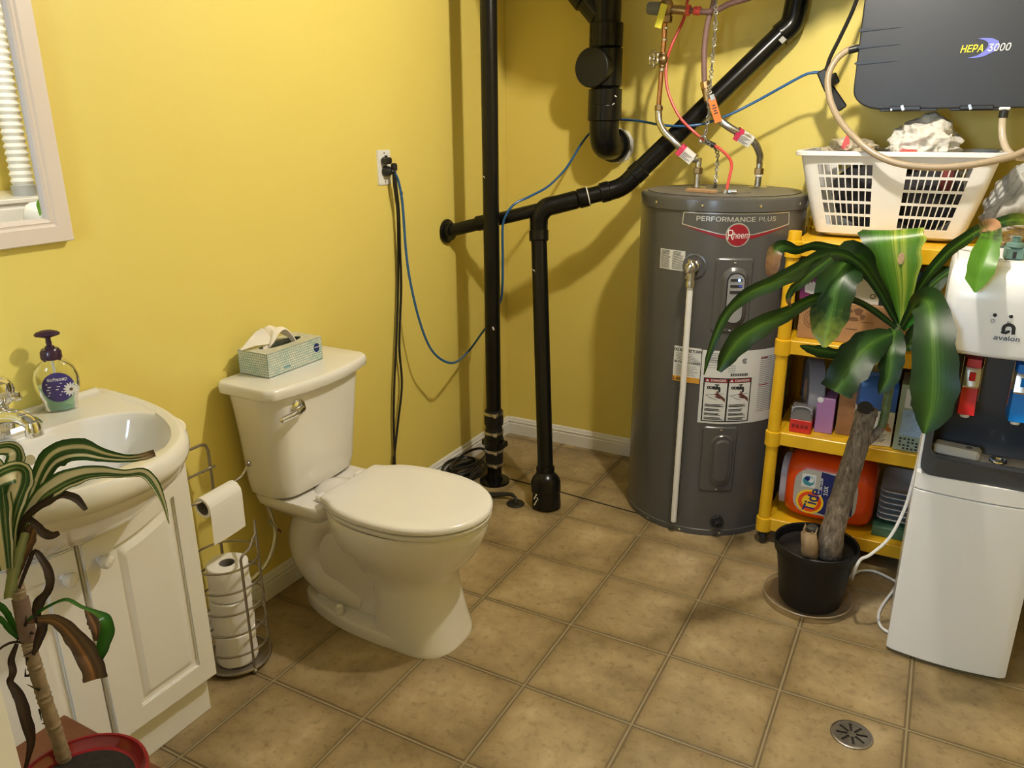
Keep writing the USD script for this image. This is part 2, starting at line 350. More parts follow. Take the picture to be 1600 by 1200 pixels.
sx_, sy_ = .220, -.520
st = thing('vent_stack', 'tall vertical black stack pipe standing on a floor flange in front of the room corner', 'pipe', (sx_, sy_, 0))
obj('pipe', pipe((sx_, sy_, .19), (sx_, sy_, 2.40), .0305, 24), M['abs'], st)
obj('floor_flange', lathe([(.03, .03), (.034, .03), (.036, .012), (.062, .010), (.064, .0), (.03, 0)], (sx_, sy_, 0)), M['abs'], st)
obj('stub_pipe', pipe((sx_, sy_, .01), (sx_, sy_, .10), .0305), M['abs'], st)
obj('rubber_coupling', lathe([(.034, .075), (.037, .075), (.037, .16), (.034, .16)], (sx_, sy_, 0)), M['rubber'], st)
obj('valve_body', join(lathe([(.03, .15), (.040, .155), (.042, .17), (.042, .185), (.040, .20), (.03, .205)], (sx_, sy_, 0)), cbox((sx_ - .050, sy_ - .020, .165), (sx_ + .056, sy_ + .02, .19), .004)), M['abs'], st)
obj('rubber_coupling', lathe([(.034, .20), (.0375, .20), (.0375, .235), (.0345, .24), (.0345, .255), (.039, .262), (.040, .285), (.039, .305), (.034, .325)], (sx_, sy_, 0)), M['rubber'], st)
for z in (.088, .148, .228, .312): 
    c = obj('hose_clamp', join(clamp((sx_, sy_, z), .0378), cbox((sx_ + .02, sy_ - .046, z - .007), (sx_ + .036, sy_ - .034, z + .007), .002)), M['steel'], st, label='steel worm-drive hose clamp')
obj('paint_chip', mark(A(sx_ - .012, sy_ - .0285, 1.25), (-.35, -1, 0), (.8, -.28, -.5)), M['glue'], st)
obj('paint_chip', mark(A(sx_ + .018, sy_ - .0262, .675), (.5, -1, 0), (.3, .2, -1), .014, .006), M['glue'], st)

# sloping branch drain: wall flange, stub, elbow down to the floor, run to the bend, long diagonal up the back wall
bd = thing('branch_drain', 'black drain pipe with a standing leg, sloping then rising diagonally along the back wall', 'pipe', (.0, -.5, 1.03))
F0, J = A(.0, -.500, 1.034), A(*(0.377,-0.430,1.129)); B1 = A(*(0.652,-0.285,1.208)); D1 = A(*(1.172,-0.058,1.767)); D2 = D1 + A(.012, 0, .20)
obj('wall_flange', lathe([(.027, 0), (.046, .001), (.048, .006), (.046, .012), (.034, .016), (.034, .03), (.027, .03)], F0, (1, 0, 0)), M['abs'], bd)
dJ = unit(J - F0); dB = unit(B1 - J); dD = unit(D1 - B1)
obj('stub_pipe', pipe(F0 + A(.01, 0, 0), J + dJ * .02, .0245), M['abs'], bd)
obj('stub_coupling', pipe(F0 + dJ * .135, F0 + dJ * .19, .029), M['abs'], bd)
obj('run_pipe', pipe(J + dB * .02, B1, .0305), M['abs'], bd)
obj('tee_coupling', join(pipe(J + dB * .045, J + dB * .150, .0345), pipe(J + dB * .150, J + dB * .195, .0365)), M['abs'], bd)
obj('print_ring', lathe([(.0355, -.002), (.0372, -.002), (.0372, .002), (.0355, .002)], J + dB * .190, dB), M['glue'], bd)
# standing leg with elbow on top
base = A(*(0.516,-0.626,0.000)); up = unit(J - A(0, 0, .05) - base)
top = J - A(0, 0, .085) * 1.0
obj('elbow', tube([top, top + A(0, 0, .03), J + A(.004, 0, -.022), J + dB * .030, J + dB * .075], [.0345, .0345, .036, .036, .0345], 18, 5), M['abs'], bd)
obj('elbow_hub', pipe(top - up * .035, top + up * .01, .0375, 22), M['abs'], bd)
leg = obj('standing_leg', pipe(base + up * .14, top, .0305, 24), M['abs'], bd)
ad = base
obj('floor_adapter', lathe([(.040, 0), (.056, 0.0), (.057, .012), (.055, .060), (.058, .064), (.058, .105), (.052, .122), (.040, .136), (.036, .140), (.036, .165), (.030, .166)], base, up, 28), M['abs'], bd)
obj('glue_smear', join(*[mark(base + up * (.035 + .012 * k) + A(-.020 + .012 * (k % 2), -.0545, 0), (-.3, -1, 0), (.5, 0, (-1) ** k), .026, .005) for k in range(3)]), M['glue'], bd)
# bend and diagonal
obj('bend', tube([B1 - dB * .06, B1 - dB * .02, B1 + dD * .02, B1 + dD * .07], .0350, 18, 6), M['abs'], bd)
obj('bend_hub', pipe(B1 - dB * .085, B1 - dB * .045, .0375, 22), M['abs'], bd)
obj('bend_hub', pipe(B1 + dD * .055, B1 + dD * .105, .0375, 22), M['abs'], bd)
obj('diagonal_pipe', pipe(B1 + dD * .03, D1, .0345, 24), M['abs'], bd)
obj('elbow', tube([D1 - dD * .06, D1 - dD * .01, D1 + unit(D2 - D1) * .05, D1 + unit(D2 - D1) * .09], .0395, 18, 6), M['abs'], bd)
obj('riser_pipe', pipe(D1 + A(0, 0, .03), A(D1[0] + .02, D1[1], 2.395), .0345), M['abs'], bd)
obj('pipe_strap', obox(D1 - dD * .055 + A(.012, -.030, -.020), (dD, np.cross(dD, (0, -1, 0)), (0, -1, 0)), (.010, .012, .004), .001), M['strap'], bd)
obj('paint_chip', mark(B1 - dB * .12 + A(0, -.0285, .012), (0, -1, .3), dB, .008, .008), M['glue'], bd)
obj('paint_chip', mark(base + up * .93 + A(-.012, -.030, 0), (-.3, -1, 0), (1, -.3, -.4), .012, .004), M['glue'], bd)

# soil stack with clean-out cap, elbow into the back wall
cx, cy = .512, -.135
so = thing('soil_stack', 'thick black soil pipe with a round clean-out cap, elbowing into the back wall', 'pipe', (cx, cy, 1.36))
R = .0565
obj('upper_pipe', pipe((cx - .006, cy, 1.70), (cx - .006, cy, 2.40), R, 28), M['abs'], so)
obj('upper_hub', lathe([(R, 1.710), (.0635, 1.712), (.0635, 1.752), (.0625, 1.755), (.0635, 1.758), (.0635, 1.792), (R, 1.795)], (cx - .003, cy, 0), n=32), M['abs'], so)
obj('cleanout_body', pipe((cx, cy, 1.565), (cx, cy, 1.71), .0615, 28), M['abs'], so)
cap = obj('cleanout_hub', lathe([(.050, 0), (.063, .0), (.066, .06), (.066, .075), (.05, .077)], (cx - .012, cy, 1.635), (-.14, -1, 0), 32), M['abs'], so)
co = A(cx - .012, cy, 1.635) + unit((-.14, -1, 0)) * .075
obj('cleanout_cap', lathe([(.066, 0), (.071, .002), (.071, .012), (.068, .015), (.0, .015)], co, (-.14, -1, 0), 36), M['rubber'], so)
nx = unit((-.14, -1, 0)); cf = co + nx * .0155
obj('cap_wrench_mark', join(obox(cf + A(0, 0, .008), ((1, -.14, 0), (0, 0, 1), nx), (.016, .0015, .001), .0004), obox(cf + A(.012, 0, 0), ((1, -.14, 0), (0, 0, 1), nx), (.0012, .010, .001), .0004)), M['black'], so)
obj('lower_hub', lathe([(R, 1.445), (.0650, 1.447), (.0650, 1.500), (.0635, 1.503), (.0650, 1.506), (.0640, 1.560), (R, 1.563)], (cx, cy, 0), n=32), M['abs'], so)
obj('elbow', tube([(cx, cy, 1.45), (cx, cy, 1.41), (cx, cy + .018, 1.365), (cx, cy + .07, 1.352), (cx + .002, cy + .135, 1.352)], R + .001, 24, 6), M['abs'], so)
obj('wall_collar', lathe([(R, 0), (.066, 0), (.066, .02), (R, .022)], (cx + .002, -.040, 1.352), (0, 1, 0), 28), M['abs'], so)
obj('wall_patch', lathe([(.05, 0), (.071, 0), (.069, .004), (.064, .007), (.05, .007)], (cx + .008, 0, 1.349), (0, -1, 0), 11), M['glue'], so, label='rough white filler around the pipe at the wall')
obj('wye_arm', pipe((cx - .02, cy - .005, 1.815), (cx - .30, cy - .02, 2.12), .050, 24), M['abs'], so)
obj('wye_elbow', tube([(cx - .29, cy - .0195, 2.109), (cx - .345, cy - .023, 2.169), (cx - .365, cy - .024, 2.235), (cx - .365, cy - .024, 2.395)], .052, 24, 6), M['abs'], so)
obj('wye_hub', pipe((cx - .075, cy - .008, 1.875), (cx - .125, cy - .011, 1.930), .0575, 24), M['abs'], so)
for k, (dx_, z) in enumerate(((.050, 1.505), (.055, 1.535))):
    obj('glue_mark', mark((cx + dx_, cy - math.sqrt(.0655 ** 2 - dx_ ** 2) - (.003 if z < 1.4 else 0), z), (dx_, -.06, 0), (1, 0, .6 * (-1) ** k), .014, .004), M['glue'], so)
obj('glue_mark', mark(co + A(.054, .026, .006), (.8, -.5, 0), (.2, -.2, 1), .03, .004), M['glue'], so)

# insulated duct hanging under the ceiling (its shadow falls on the back wall)
def ribbed(path, r, pitch, depth, n=24, m=10):
    P = spline(path, m); s = np.r_[0, np.cumsum(np.linalg.norm(np.diff(P, axis=0), axis=1))]; L = s[-1]
    t = np.arange(0, L, pitch / 4); Q = np.c_[[np.interp(t, s, P[:, k]) for k in range(3)]].T
    return tube(Q, [r - depth * (.5 - .5 * math.cos(2 * PI * x / pitch)) for x in t], n)
hd = thing('ceiling_duct', 'fat silver flexible duct looping under the ceiling in front of the back wall', 'duct', (1.1, -.6, 2.1))
M['foil'] = mat('duct_foil', (.5, .5, .5), .35, .8)
obj('duct_hose', ribbed([(.44, -.60, 2.39), (.60, -.60, 2.20), (.78, -.60, 2.065), (.94, -.60, 2.025), (1.08, -.60, 2.075), (1.25, -.60, 2.10), (1.45, -.55, 2.17), (1.78, -.30, 2.26)], .112, .05, .012), M['foil'], hd)
obj('duct_collar', lathe([(.113, 0), (.115, .002), (.115, .03), (.113, .03)], (.44, -.60, 2.370), (0, 0, 1), 28), M['foil'], hd)

# white corrugated hose to the right (seen only in the mirror)
wd = thing('corrugated_hose', 'white corrugated hose hanging by the right wall, seen in the mirror', 'hose', (2.50, -.675, 1.12))
obj('hose', ribbed([(2.45, -.66, 2.39), (2.49, -.67, 1.9), (2.50, -.675, 1.5), (2.50, -.675, 1.14)], .055, .034, .010, 24), M['duct'], wd)
obj('grey_collar', lathe([(.04, 0), (.056, 0), (.058, .05), (.052, .055)], (2.50, -.675, 1.095), n=24), mat('grey_collar', (.35, .36, .36), .4), wd)
cb = thing('utility_cabinet', 'white utility cabinet by the right wall under the corrugated hose', 'cabinet', (2.62, -.68, 0))
obj('body', cbox((2.36, -.95, .04), (2.92, -.42, 1.07), .006), M['vanity'], cb); obj('top', cbox((2.345, -.965, 1.07), (2.925, -.41, 1.095), .005), M['vanity'], cb)
obj('door', cbox((2.345, -.94, .06), (2.36, -.43, 1.05), .004), M['vanity'], cb); obj('plinth', cbox((2.39, -.93, 0), (2.9, -.44, .04), .002), M['vanity'], cb)

# ---------------------------------------------------------------- water heater
HC, HR, HT = (1.032, -.289), .283, 1.211
wh = thing('water_heater', 'tall grey electric water heater tank with white labels, right of the corner', 'water heater', (HC[0], HC[1], 0))
obj('tank', lathe([(.25, .012), (HR, .015), (HR, 1.160), (HR - .001, 1.162), (HR - .001, 1.168), (.2, 1.17)], HC + (0,), n=96), M['heater'], wh)
obj('base_ring', lathe([(.25, 0), (HR + .002, 0), (HR + .003, .004), (HR + .003, .022), (HR, .024)], HC + (0,), n=96), M['heater'], wh)
obj('top_cap', lathe([(HR, 1.163), (HR + .004, 1.165), (HR + .004, 1.198), (HR + .001, 1.206), (HR - .008, 1.2105), (.0, 1.213)], HC + (0,), n=96), M['heater'], wh)
obj('lid_dust_pan', lathe([(.05, 1.2125), (.262, 1.2115), (.262, 1.2130), (.0, 1.2142)], HC + (0,), n=64), M['heaterlid'], wh)
def onc(a, z, r=HR): return A(HC[0] + r * math.cos(math.radians(a)), HC[1] + r * math.sin(math.radians(a)), z)
def nrm(a): return A(math.cos(math.radians(a)), math.sin(math.radians(a)), 0)
def tang(a): return A(-math.sin(math.radians(a)), math.cos(math.radians(a)), 0)
for a in (-125, -88.5, -52, -17): obj('cap_screw', lathe([(.005, 0), (.005, .002), (.002, .0035)], onc(a, 1.184, HR + .003), nrm(a), 10), M['chrome'], wh)
for a in (-116, -89, -60): obj('base_screw', lathe([(.004, 0), (.004, .002), (.002, .003)], onc(a, .012, HR + .0025), nrm(a), 10), M['chrome'], wh)
# name banner
bx = lambda a: math.radians(a + 65.0) * HR
TL, TR, zt = bx(-101.5), bx(-27.5), 1.161
edge = [(TL, zt), (TR, zt), (TR + .004, zt - .040), (.05, zt - .068), (0, zt - .069), (-.05, zt - .068), (TL - .004, zt - .040)]
c1 = Polygon(edge).buffer(.0005); fr_ = c1.difference(c1.buffer(-.0032))
dens = lambda pl: trimesh.util.concatenate([trimesh.creation.extrude_polygon(g, .0007, engine='earcut') for g in getattr(pl, 'geoms', [pl])])
def wrap_poly(pl, a0=-65.0, lift=0.0, r=HR):
    pl = pl.buffer(0)
    # cut into narrow strips first so that it follows the curve
    x0, y0, x1, y1 = pl.bounds; ms = []
    n = max(1, int((x1 - x0) / .012))
    for k in range(n):
        s = pl.intersection(sbox(x0 + (x1 - x0) * k / n, y0, x0 + (x1 - x0) * (k + 1) / n, y1))
        for g in getattr(s, 'geoms', [s]):
            if g.geom_type == 'Polygon' and g.area > 1e-9: ms.append(trimesh.creation.extrude_polygon(g, .0007, engine='earcut'))
    v, f = join(*ms); return wrap((v + A(0, 0, lift), f), HC, r, a0, 0)
obj('banner_outline', wrap_poly(fr_), M['silver'], wh, label='silver outline of the name banner')
sm = Polygon([(TL - .003, zt - .042), (-.05, zt - .069), (0, zt - .070), (.05, zt - .069), (TR + .003, zt - .042), (.05, zt - .080), (0, zt - .081), (-.05, zt - .080)])
obj('banner_red_swoosh', wrap_poly(sm, lift=-.0002), M['inkred'], wh)
def ctext(s, h, a, z, bold=False, sx=1.0, anchor=0, depth=.0007, lift=0):
    v, f = join(meshkit.text_mesh(s, h, depth, bold)); v = v * A(sx, 1, 1); v[:, 0] -= (v[:, 0].min() + v[:, 0].max()) / 2 * (anchor == 0); v[:, 2] += lift
    return wrap((v, f), HC, HR, a, z)
obj('banner_lettering', ctext('PERFORMANCE', .0145, -73.2, 1.1355, True, 1.28), M['silver'], wh)
obj('banner_lettering', ctext('PLUS', .0145, -45.5, 1.1355, False, 1.28), M['silver'], wh)
disc = Point(0, 1.093).buffer(.0345, 24)
obj('badge', wrap_poly(disc.buffer(.004), lift=.0004), M['silver'], wh, label='silver rim of the round red badge')
obj('badge_field', wrap_poly(disc, lift=.0009), M['inkred'], wh)
obj('badge_lettering', join(ctext('R', .0320, -69.6, 1.0785, False, .80, lift=.0016), ctext('heem', .0200, -62.6, 1.0825, False, .74, lift=.0016)), M['label'], wh)
# small printed lines
def lines(a0, a1, z0, z1, n, h=.0012, jit=.25, seed=1, r=HR):
    q = random.Random(seed); ms = []
    for k in range(n):
        z = z1 - (k + .5) * (z1 - z0) / n; e = a0 + (a1 - a0) * (1 - jit * q.random())
        ms.append(cylpatch(HC, r, a0, e, z - h / 2, z + h / 2, .0003, 6))
    return join(*ms)
def sticker(name, a0, a1, z0, z1, m, lift=.0008):
    return obj(name, cylpatch(HC, HR, a0, a1, z0, z1, lift, 24), m, wh)
sticker('data_label', -118.8, -98.4, .966, 1.033, M['label'])
obj('label_print', join(lines(-118, -109.5, .969, 1.018, 14, .0016, .2, 2, HR + .0009), lines(-108, -99.2, .969, 1.018, 14, .0016, .2, 3, HR + .0009), lines(-117.5, -110, 1.018, 1.030, 3, .0024, .3, 4, HR + .0009), lines(-107.5, -100, 1.018, 1.030, 3, .0024, .3, 5, HR + .0009)), M['inkgrey'], wh)
sticker('return_label', -102.0, -82.4, .581, .707, M['label'])
M['inkorange'] = mat('ink_orange', (.62, .30, .03), .5)
obj('orange_strip', cylpatch(HC, HR, -102.0, -82.4, .581, .600, .0012, 20), M['inkorange'], wh)
obj('label_print', join(ctext('DO NOT RETURN', .0095, -92, .690, True, .92, lift=.0008), ctext('NE PAS RETOURNER', .0082, -92, .648, True, .84, lift=.0008)), M['ink'], wh)
obj('label_print', join(lines(-100.5, -84, .658, .685, 5, .0014, .3, 6, HR + .0009), lines(-100.5, -84, .604, .642, 6, .0014, .3, 7, HR + .0009)), M['inkgrey'], wh)
obj('label_print', ctext('1-888', .0085, -98.4, .586, True, .9, lift=.0013), M['ink'], wh)
sticker('rating_label', -81.8, -18.0, .440, .704, M['label'])
obj('label_print', join(lines(-79, -66, .640, .690, 6, .0012, .5, 8, HR + .0009), lines(-64, -58, .625, .655, 4, .0014, .2, 9, HR + .0009), lines(-40, -20.5, .475, .680, 30, .0017, .22, 10, HR + .0009)), M['inkgrey'], wh)
obj('label_print', lines(-78.5, -60, .661, .697, 5, .0020, .6, 12, HR + .0009), M['inkgrey'], wh)
obj('label_print', join(lines(-40, -34, .672, .674, 1, .003, 0, 1, HR + .0011), lines(-40, -32, .574, .577, 1, .003, 0, 1, HR + .0011)), M['inkred'], wh)
ring = Point(0, 0).buffer(.0085).difference(Point(0, 0).buffer(.0065)).difference(sbox(.003, -.004, .02, .004))
obj('certification_mark', join(wrap_poly(affinity.translate(ring, 0, .668), -52.5, .001), ctext('CA', .006, -52.5, .665, True, .8, lift=.001)), M['ink'], wh)
bars = [cylpatch(HC, HR + .0009, -62 + k * .42, -62 + k * .42 + .12 + .16 * ((k * 7) % 3), .614, .624, .0003, 3) for k in range(30)]
obj('barcode', join(*bars), M['ink'], wh)
# danger panel
sticker('danger_panel', -79.6, -46.0, .447, .607, M['ink'], .0012)
for k, (a0, a1) in enumerate(((-78.7, -63.4), (-62.2, -46.9))):
    obj('danger_red_bar', cylpatch(HC, HR, a0, a1, .592, .604, .0016, 14), M['inkred'], wh)
    obj('danger_white_field', cylpatch(HC, HR, a0, a1, .451, .590, .0016, 14), M['label'], wh)
    mid = (a0 + a1) / 2
    obj('label_print', ctext('DANGER', .0078, mid + 1.6, .5945, True, 1.15, lift=.0014), M['label'], wh)
    tri = Polygon([(-.006, .594), (.006, .594), (0, .6035)])
    obj('warning_triangle', wrap_poly(tri, mid - 5.9, .0014), M['label'], wh)
    # pictogram: two knobs and a spout over an outstretched hand
    kn = lambda x: Point(x, .572).buffer(.0055).difference(Point(x, .572).buffer(.002))
    tap = kn(-.024).union(kn(-.0155)).union(sbox(-.006, .566, .014, .576)).union(Point(-.006, .572).buffer(.006)).union(sbox(.009, .556, .016, .572)).union(sbox(.001, .576, .006, .583)).union(sbox(-.004, .581, .011, .585))
    hand = Polygon([(-.004, .549), (.006, .541), (.022, .532), (.034, .520), (.034, .533), (.022, .543), (.014, .548), (.004, .553)]).union(Polygon([(-.004, .540), (.01, .534), (.02, .532), (.012, .541)])).union(Polygon([(.002, .558), (.006, .561), (.013, .549), (.009, .546)]))
    obj('pictogram', wrap_poly(tap, mid, .0014), M['ink'], wh); obj('pictogram_hand', wrap_poly(hand, mid, .0014), mat('ink_brown', (.12, .035, .03), .6) if k == 0 else stage.GetPrimAtPath('/World/Looks/ink_brown').GetPath().pathString, wh)
    tub = Polygon([(-.034, .5445), (-.01, .548), (.03, .552), (.03, .5505), (-.01, .5465), (-.0305, .5440), (-.012, .5355), (.008, .528), (.008, .5265), (-.013, .5337)]).buffer(0)
    obj('pictogram_line', wrap_poly(tub, mid, .0013), M['inkgrey'], wh)
    obj('label_print', join(*[lines(a0 + 1, a1 - 1, z - .010, z, 3, .0021, .3, 20 + int(z * 1000) + k, HR + .0017) for z in (.512, .496, .480, .464)]), M['ink'], wh)
# relief plates (access covers)
def plate(a0, a1, z0, z1, t, name, m, c=.02, lift=0.0, slope=.012, par=None):
    """pressed relief panel on the tank: sloping shoulder and a top that follows the curve"""
    w = math.radians(a1 - a0) * HR; pl = affinity.translate(rrect(w, z1 - z0, c, 6), 0, (z0 + z1) / 2); am = (a0 + a1) / 2; n = 160
    L = []
    for ins, tt in ((0, -.001), (0, lift), (slope * .15, lift + t * .12), (slope * .4, lift + t * .5), (slope * .75, lift + t * .9), (slope, lift + t)):
        q = pl.buffer(-ins, join_style=1); xy = np.array([q.exterior.interpolate(k / n, normalized=True).coords[0] for k in range(n)])
        L.append(wrap((np.c_[xy, np.full(n, tt)], np.zeros((1, 3), int)), HC, HR, am, 0)[0])
    ring = loft(L, False, False); q = pl.buffer(-slope, join_style=1); x0, _, x1, _ = q.bounds; ms = []
    for k in range(10):
        s = q.intersection(sbox(x0 + (x1 - x0) * k / 10, 0, x0 + (x1 - x0) * (k + 1) / 10, 2))
        for g in getattr(s, 'geoms', [s]):
            if g.geom_type == 'Polygon' and g.area > 1e-9: ms.append(trimesh.creation.extrude_polygon(g, .0004, engine='earcut'))
    v, f = join(*ms)
    return obj(name, join(ring, wrap((v + A(0, 0, lift + t - .0004), f), HC, HR, am, 0)), m, par or wh, 40)
uc = plate(-78.0, -52.6, .768, 1.018, .0045, 'upper_access_cover', M['heater'], .010, slope=.006)
plate(-73.5, -55.0, .785, .990, .0105, 'upper_cover_bulge', M['heater'], .042, .004, .016, par=uc)
lc = plate(-77.8, -53.0, .180, .428, .0045, 'lower_access_cover', M['heater'], .010, slope=.006)
plate(-72.0, -55.0, .203, .402, .011, 'lower_cover_bulge', M['heater'], .042, .004, .016, par=lc)
plate(-68.8, -58.2, .222, .385, .005, 'lower_cover_inner_bulge', M['heater'], .024, .0145, .008, par=lc)
for a, z in ((-65.2, 1.004), (-65.2, .777), (-65.0, .418), (-65.0, .190)): obj('cover_screw', lathe([(.0035, 0), (.0035, .002), (.001, .003)], onc(a, z, HR + .0048), nrm(a), 10), M['chrome'], uc if z > .6 else lc)
def oval(a, z0, z1, w, lift, t):
    pl = affinity.translate(rrect(w, z1 - z0, w * .49, 8), 0, (z0 + z1) / 2); v, f = join(trimesh.creation.extrude_polygon(pl, t, engine='earcut')); return wrap((v + A(0, 0, lift), f), HC, HR, a, 0)
obj('display_rim', oval(-64.0, .803, .972, .056, .014, .0025), M['black'], uc)
obj('display_panel', oval(-64.0, .806, .969, .050, .0155, .0020), mat('display_silver', (.34, .35, .37), .35, .3), uc, label='silver oval control panel with three status windows')
for k, z in enumerate((.949, .929, .909)): obj('status_window', join(cylpatch(HC, HR + .0174, -67.6, -60.4, z - .0042, z + .0042, .0008, 8)), M['ink'], uc)
M['led'] = mat('blue_led', (.05, .2, .9), .4, emission_color=(.10, .38, 1.0), emission_strength=14.0)
obj('status_led', lathe([(.0045, 0), (.004, .002), (.001, .003)], onc(-62.3, .949, HR + .0180), nrm(-62.3), 12), M['led'], uc, label='lit blue status light')
M['leddim'] = mat('blue_led_dim', (.03, .05, .25), .4, emission_color=(.05, .12, 1.0), emission_strength=.25)
obj('status_led', cylpatch(HC, HR + .0178, -62.3, -60.6, .926, .932, .0008, 4), M['leddim'], uc)
# relief valve and discharge tube
av = -91.3
obj('relief_valve_recess', lathe([(.040, -.002), (.041, .003), (.036, .004), (.028, .001), (.0, .001)], onc(av, .988), nrm(av), 28), M['heater'], wh)
rv = obj('relief_valve', join(lathe([(.017, 0), (.019, .004), (.019, .014), (.015, .018), (.015, .030), (.018, .034), (.018, .052), (.012, .058)], onc(av, .988), nrm(av), 20), lathe([(.013, .03), (.013, -.04), (.0155, -.045), (.0155, -.062), (.0, -.062)], onc(av, .985, HR + .036), (0, 0, 1), 18)), M['steel'], wh)
obj('test_lever', tube([onc(av, .997, HR + .060), onc(av + 1.0, 1.000, HR + .066), onc(av - .5, .975, HR + .07), onc(av - 1, .955, HR + .066)], [.006, .005, .004, .003], 8, 4), M['chrome'], rv)
t0 = onc(av, .930, HR + .036); t1 = A(*(1.017,-0.574,0.045)); t1 = onc(-92.6, .047, HR + .020)
obj('discharge_tube', pipe(t0, t1, .0105, 18), M['whiteplastic'], rv, label='long white plastic discharge tube hanging from the relief valve')
# drain valve
ad_ = -62.4
obj('drain_valve', join(lathe([(.024, 0), (.025, .006), (.022, .012), (.0, .012)], onc(ad_, .060), nrm(ad_), 8), lathe([(.014, .012), (.014, .026), (.010, .028), (.0095, .018), (.0, .017)], onc(ad_, .058), nrm(ad_), 18)), M['black'], wh)
# things on the lid
LZ = 1.2135
cold, hot = A(*(0.926,-0.251,1.214)), A(*(1.116,-0.131,1.214))
for c in (cold, hot):
    obj('nipple', join(lathe([(.034, 0), (.030, .003), (.016, .004)], c, n=18), pipe(c, c + A(0, 0, .066), .0118, 16)), M['steel'], wh)
obj('wire_clamp', join(lathe([(.014, 0), (.014, .012), (.008, .014)], (1.077,-0.441,1.214), n=14), obox((1.103,-0.453,1.222), ((1, .1, 0), (0, 1, 0), (0, 0, 1)), (.015, .008, .006), .002), pipe((1.120,-0.554,1.228), (1.137,-0.546,1.228), .003, 8)), M['steel'], wh)
obj('junction_plate', lathe([(.058, 0), (.058, .0015), (.0, .002)], (1.085, -.37, LZ), n=28), M['heaterlid'], wh)
wd_ = single('wood_scrap', obox((0.993,-0.435,1.219), ((1, -.42, 0), (.42, 1, 0), (0, 0, 1)), (.055, .016, .005), .001), mat('raw_wood', lin(176, 140, 100), .7, var=.2, scale=20, stretch=(1, 6, 1)), 'pale wood scrap lying on top of the water heater beside the left nipple', 'wood')

# flexible connectors, copper riser and mixing valve, grey-brown tubing
def hexnut(c, r, h, ax=(0, 0, 1)): return lathe([(r * .8, 0), (r, h * .12), (r, h * .88), (r * .8, h)], c, ax, 6)
fc = thing('cold_connector', 'braided connector from the left heater nipple up to a copper riser with shut-off valve', 'pipe', cold)
zc = cold[2] + .066
P = [cold + A(0, 0, .07), cold + A(.003, -.01, .104), A(*(0.906,-0.262,1.317)), A(*(0.849,-0.285,1.368)), A(*(0.804,-0.285,1.407)), A(*(0.780,-0.275,1.442)), A(*(0.774,-0.270,1.468))]
obj('union_nut', hexnut(cold + A(0, 0, .048), .0165, .024), M['brass'], fc)
obj('sleeve', pipe(cold + A(0, 0, .066), cold + A(0, 0, .104), .0115), M['steel'], fc)
obj('braided_hose', tube(P[1:], .0125, 12, 6), M['steel'], fc)
q0, q1 = A(*(0.775,-0.270,1.459)), A(*(0.772,-0.270,1.498))
obj('sleeve', pipe(q0, q1, .0125), M['steel'], fc); obj('union_nut', pipe(A(*(0.774,-0.270,1.479)), A(*(0.773,-0.270,1.494)), .0155, 8), M['brass'], fc)
r0, r1, r2, r3 = A(*(0.773,-0.270,1.496)), A(*(0.779,-0.270,1.638)), A(*(0.779,-0.270,1.671)), A(*(0.784,-0.270,1.777))
obj('copper_riser', pipe(r0, A(*(0.779,-0.270,1.675)), .0085, 14), M['copper'], fc)
rt = A(*(0.783,-0.270,1.916)); obj('copper_riser', join(pipe(r2, rt, .0085, 14), pipe(rt - A(0, 0, .003), (rt[0], rt[1], 2.395), .0085, 14)), M['copper'], fc)
for p, q in (((0.778,-0.270,1.609), (0.778,-0.270,1.621)), ((0.781,-0.270,1.708), (0.782,-0.270,1.716)), ((0.784,-0.270,1.745), (0.784,-0.270,1.753))): obj('solder_joint', pipe(A(*p), A(*q), .0098, 12), M['steel'], fc)
vb = A(*(0.782,-0.275,1.648))
sv_ = obj('shutoff_valve', join(pipe(A(*(0.779,-0.270,1.623)), A(*(0.781,-0.270,1.671)), .0130, 10), sphere(vb, (.017, .017, .019)), pipe(vb, vb + A(-.022, -.027, 0), .009, 12)), M['brass'], fc)
hw = vb + A(-.024, -.030, 0); ax = unit((-.62, -.78, 0)); u_ = A(0, 0, 1); w_ = np.cross(ax, u_)
obj('hand_wheel', join(tube([hw + .026 * (math.cos(a) * u_ + math.sin(a) * w_) * (1 + .10 * math.cos(6 * a)) for a in np.linspace(0, 2 * PI, 36, endpoint=False)], .004, 8, 0, True), *[tube([hw, hw + .025 * (math.cos(a) * u_ + math.sin(a) * w_)], .0032, 6) for a in np.arange(6) * PI / 3], sphere(hw, .007)), M['steel'], sv_, label='round scalloped valve hand wheel')
hc = thing('hot_connector', 'braided connector arching from the right heater nipple up to grey-brown tubing', 'pipe', hot)
obj('union_nut', hexnut(hot + A(0, 0, .044), .0165, .024), M['brass'], hc)
obj('tape_band', pipe(hot + A(0, 0, .036), hot + A(0, 0, .043), .0135), M['glue'], hc, label='white thread tape below the nut')
obj('sleeve', pipe(hot + A(0, 0, .066), hot + A(0, 0, .100), .0115), M['steel'], hc)
H = [hot + A(0, 0, .09), A(*(1.121,-0.170,1.332)), A(*(1.106,-0.210,1.372)), A(*(1.070,-0.240,1.398)), A(*(1.029,-0.258,1.421)), A(*(0.990,-0.262,1.449)), A(*(0.965,-0.262,1.479)), A(*(0.951,-0.262,1.515))]
obj('braided_hose', tube(H, .0130, 12, 6), M['steel'], hc)
obj('brass_fitting', join(pipe(A(*(0.949,-0.262,1.508)), A(*(0.934,-0.262,1.559)), .0145, 12), pipe(A(*(0.937,-0.262,1.548)), A(*(0.931,-0.262,1.573)), .0165, 8)), M['brass'], hc)
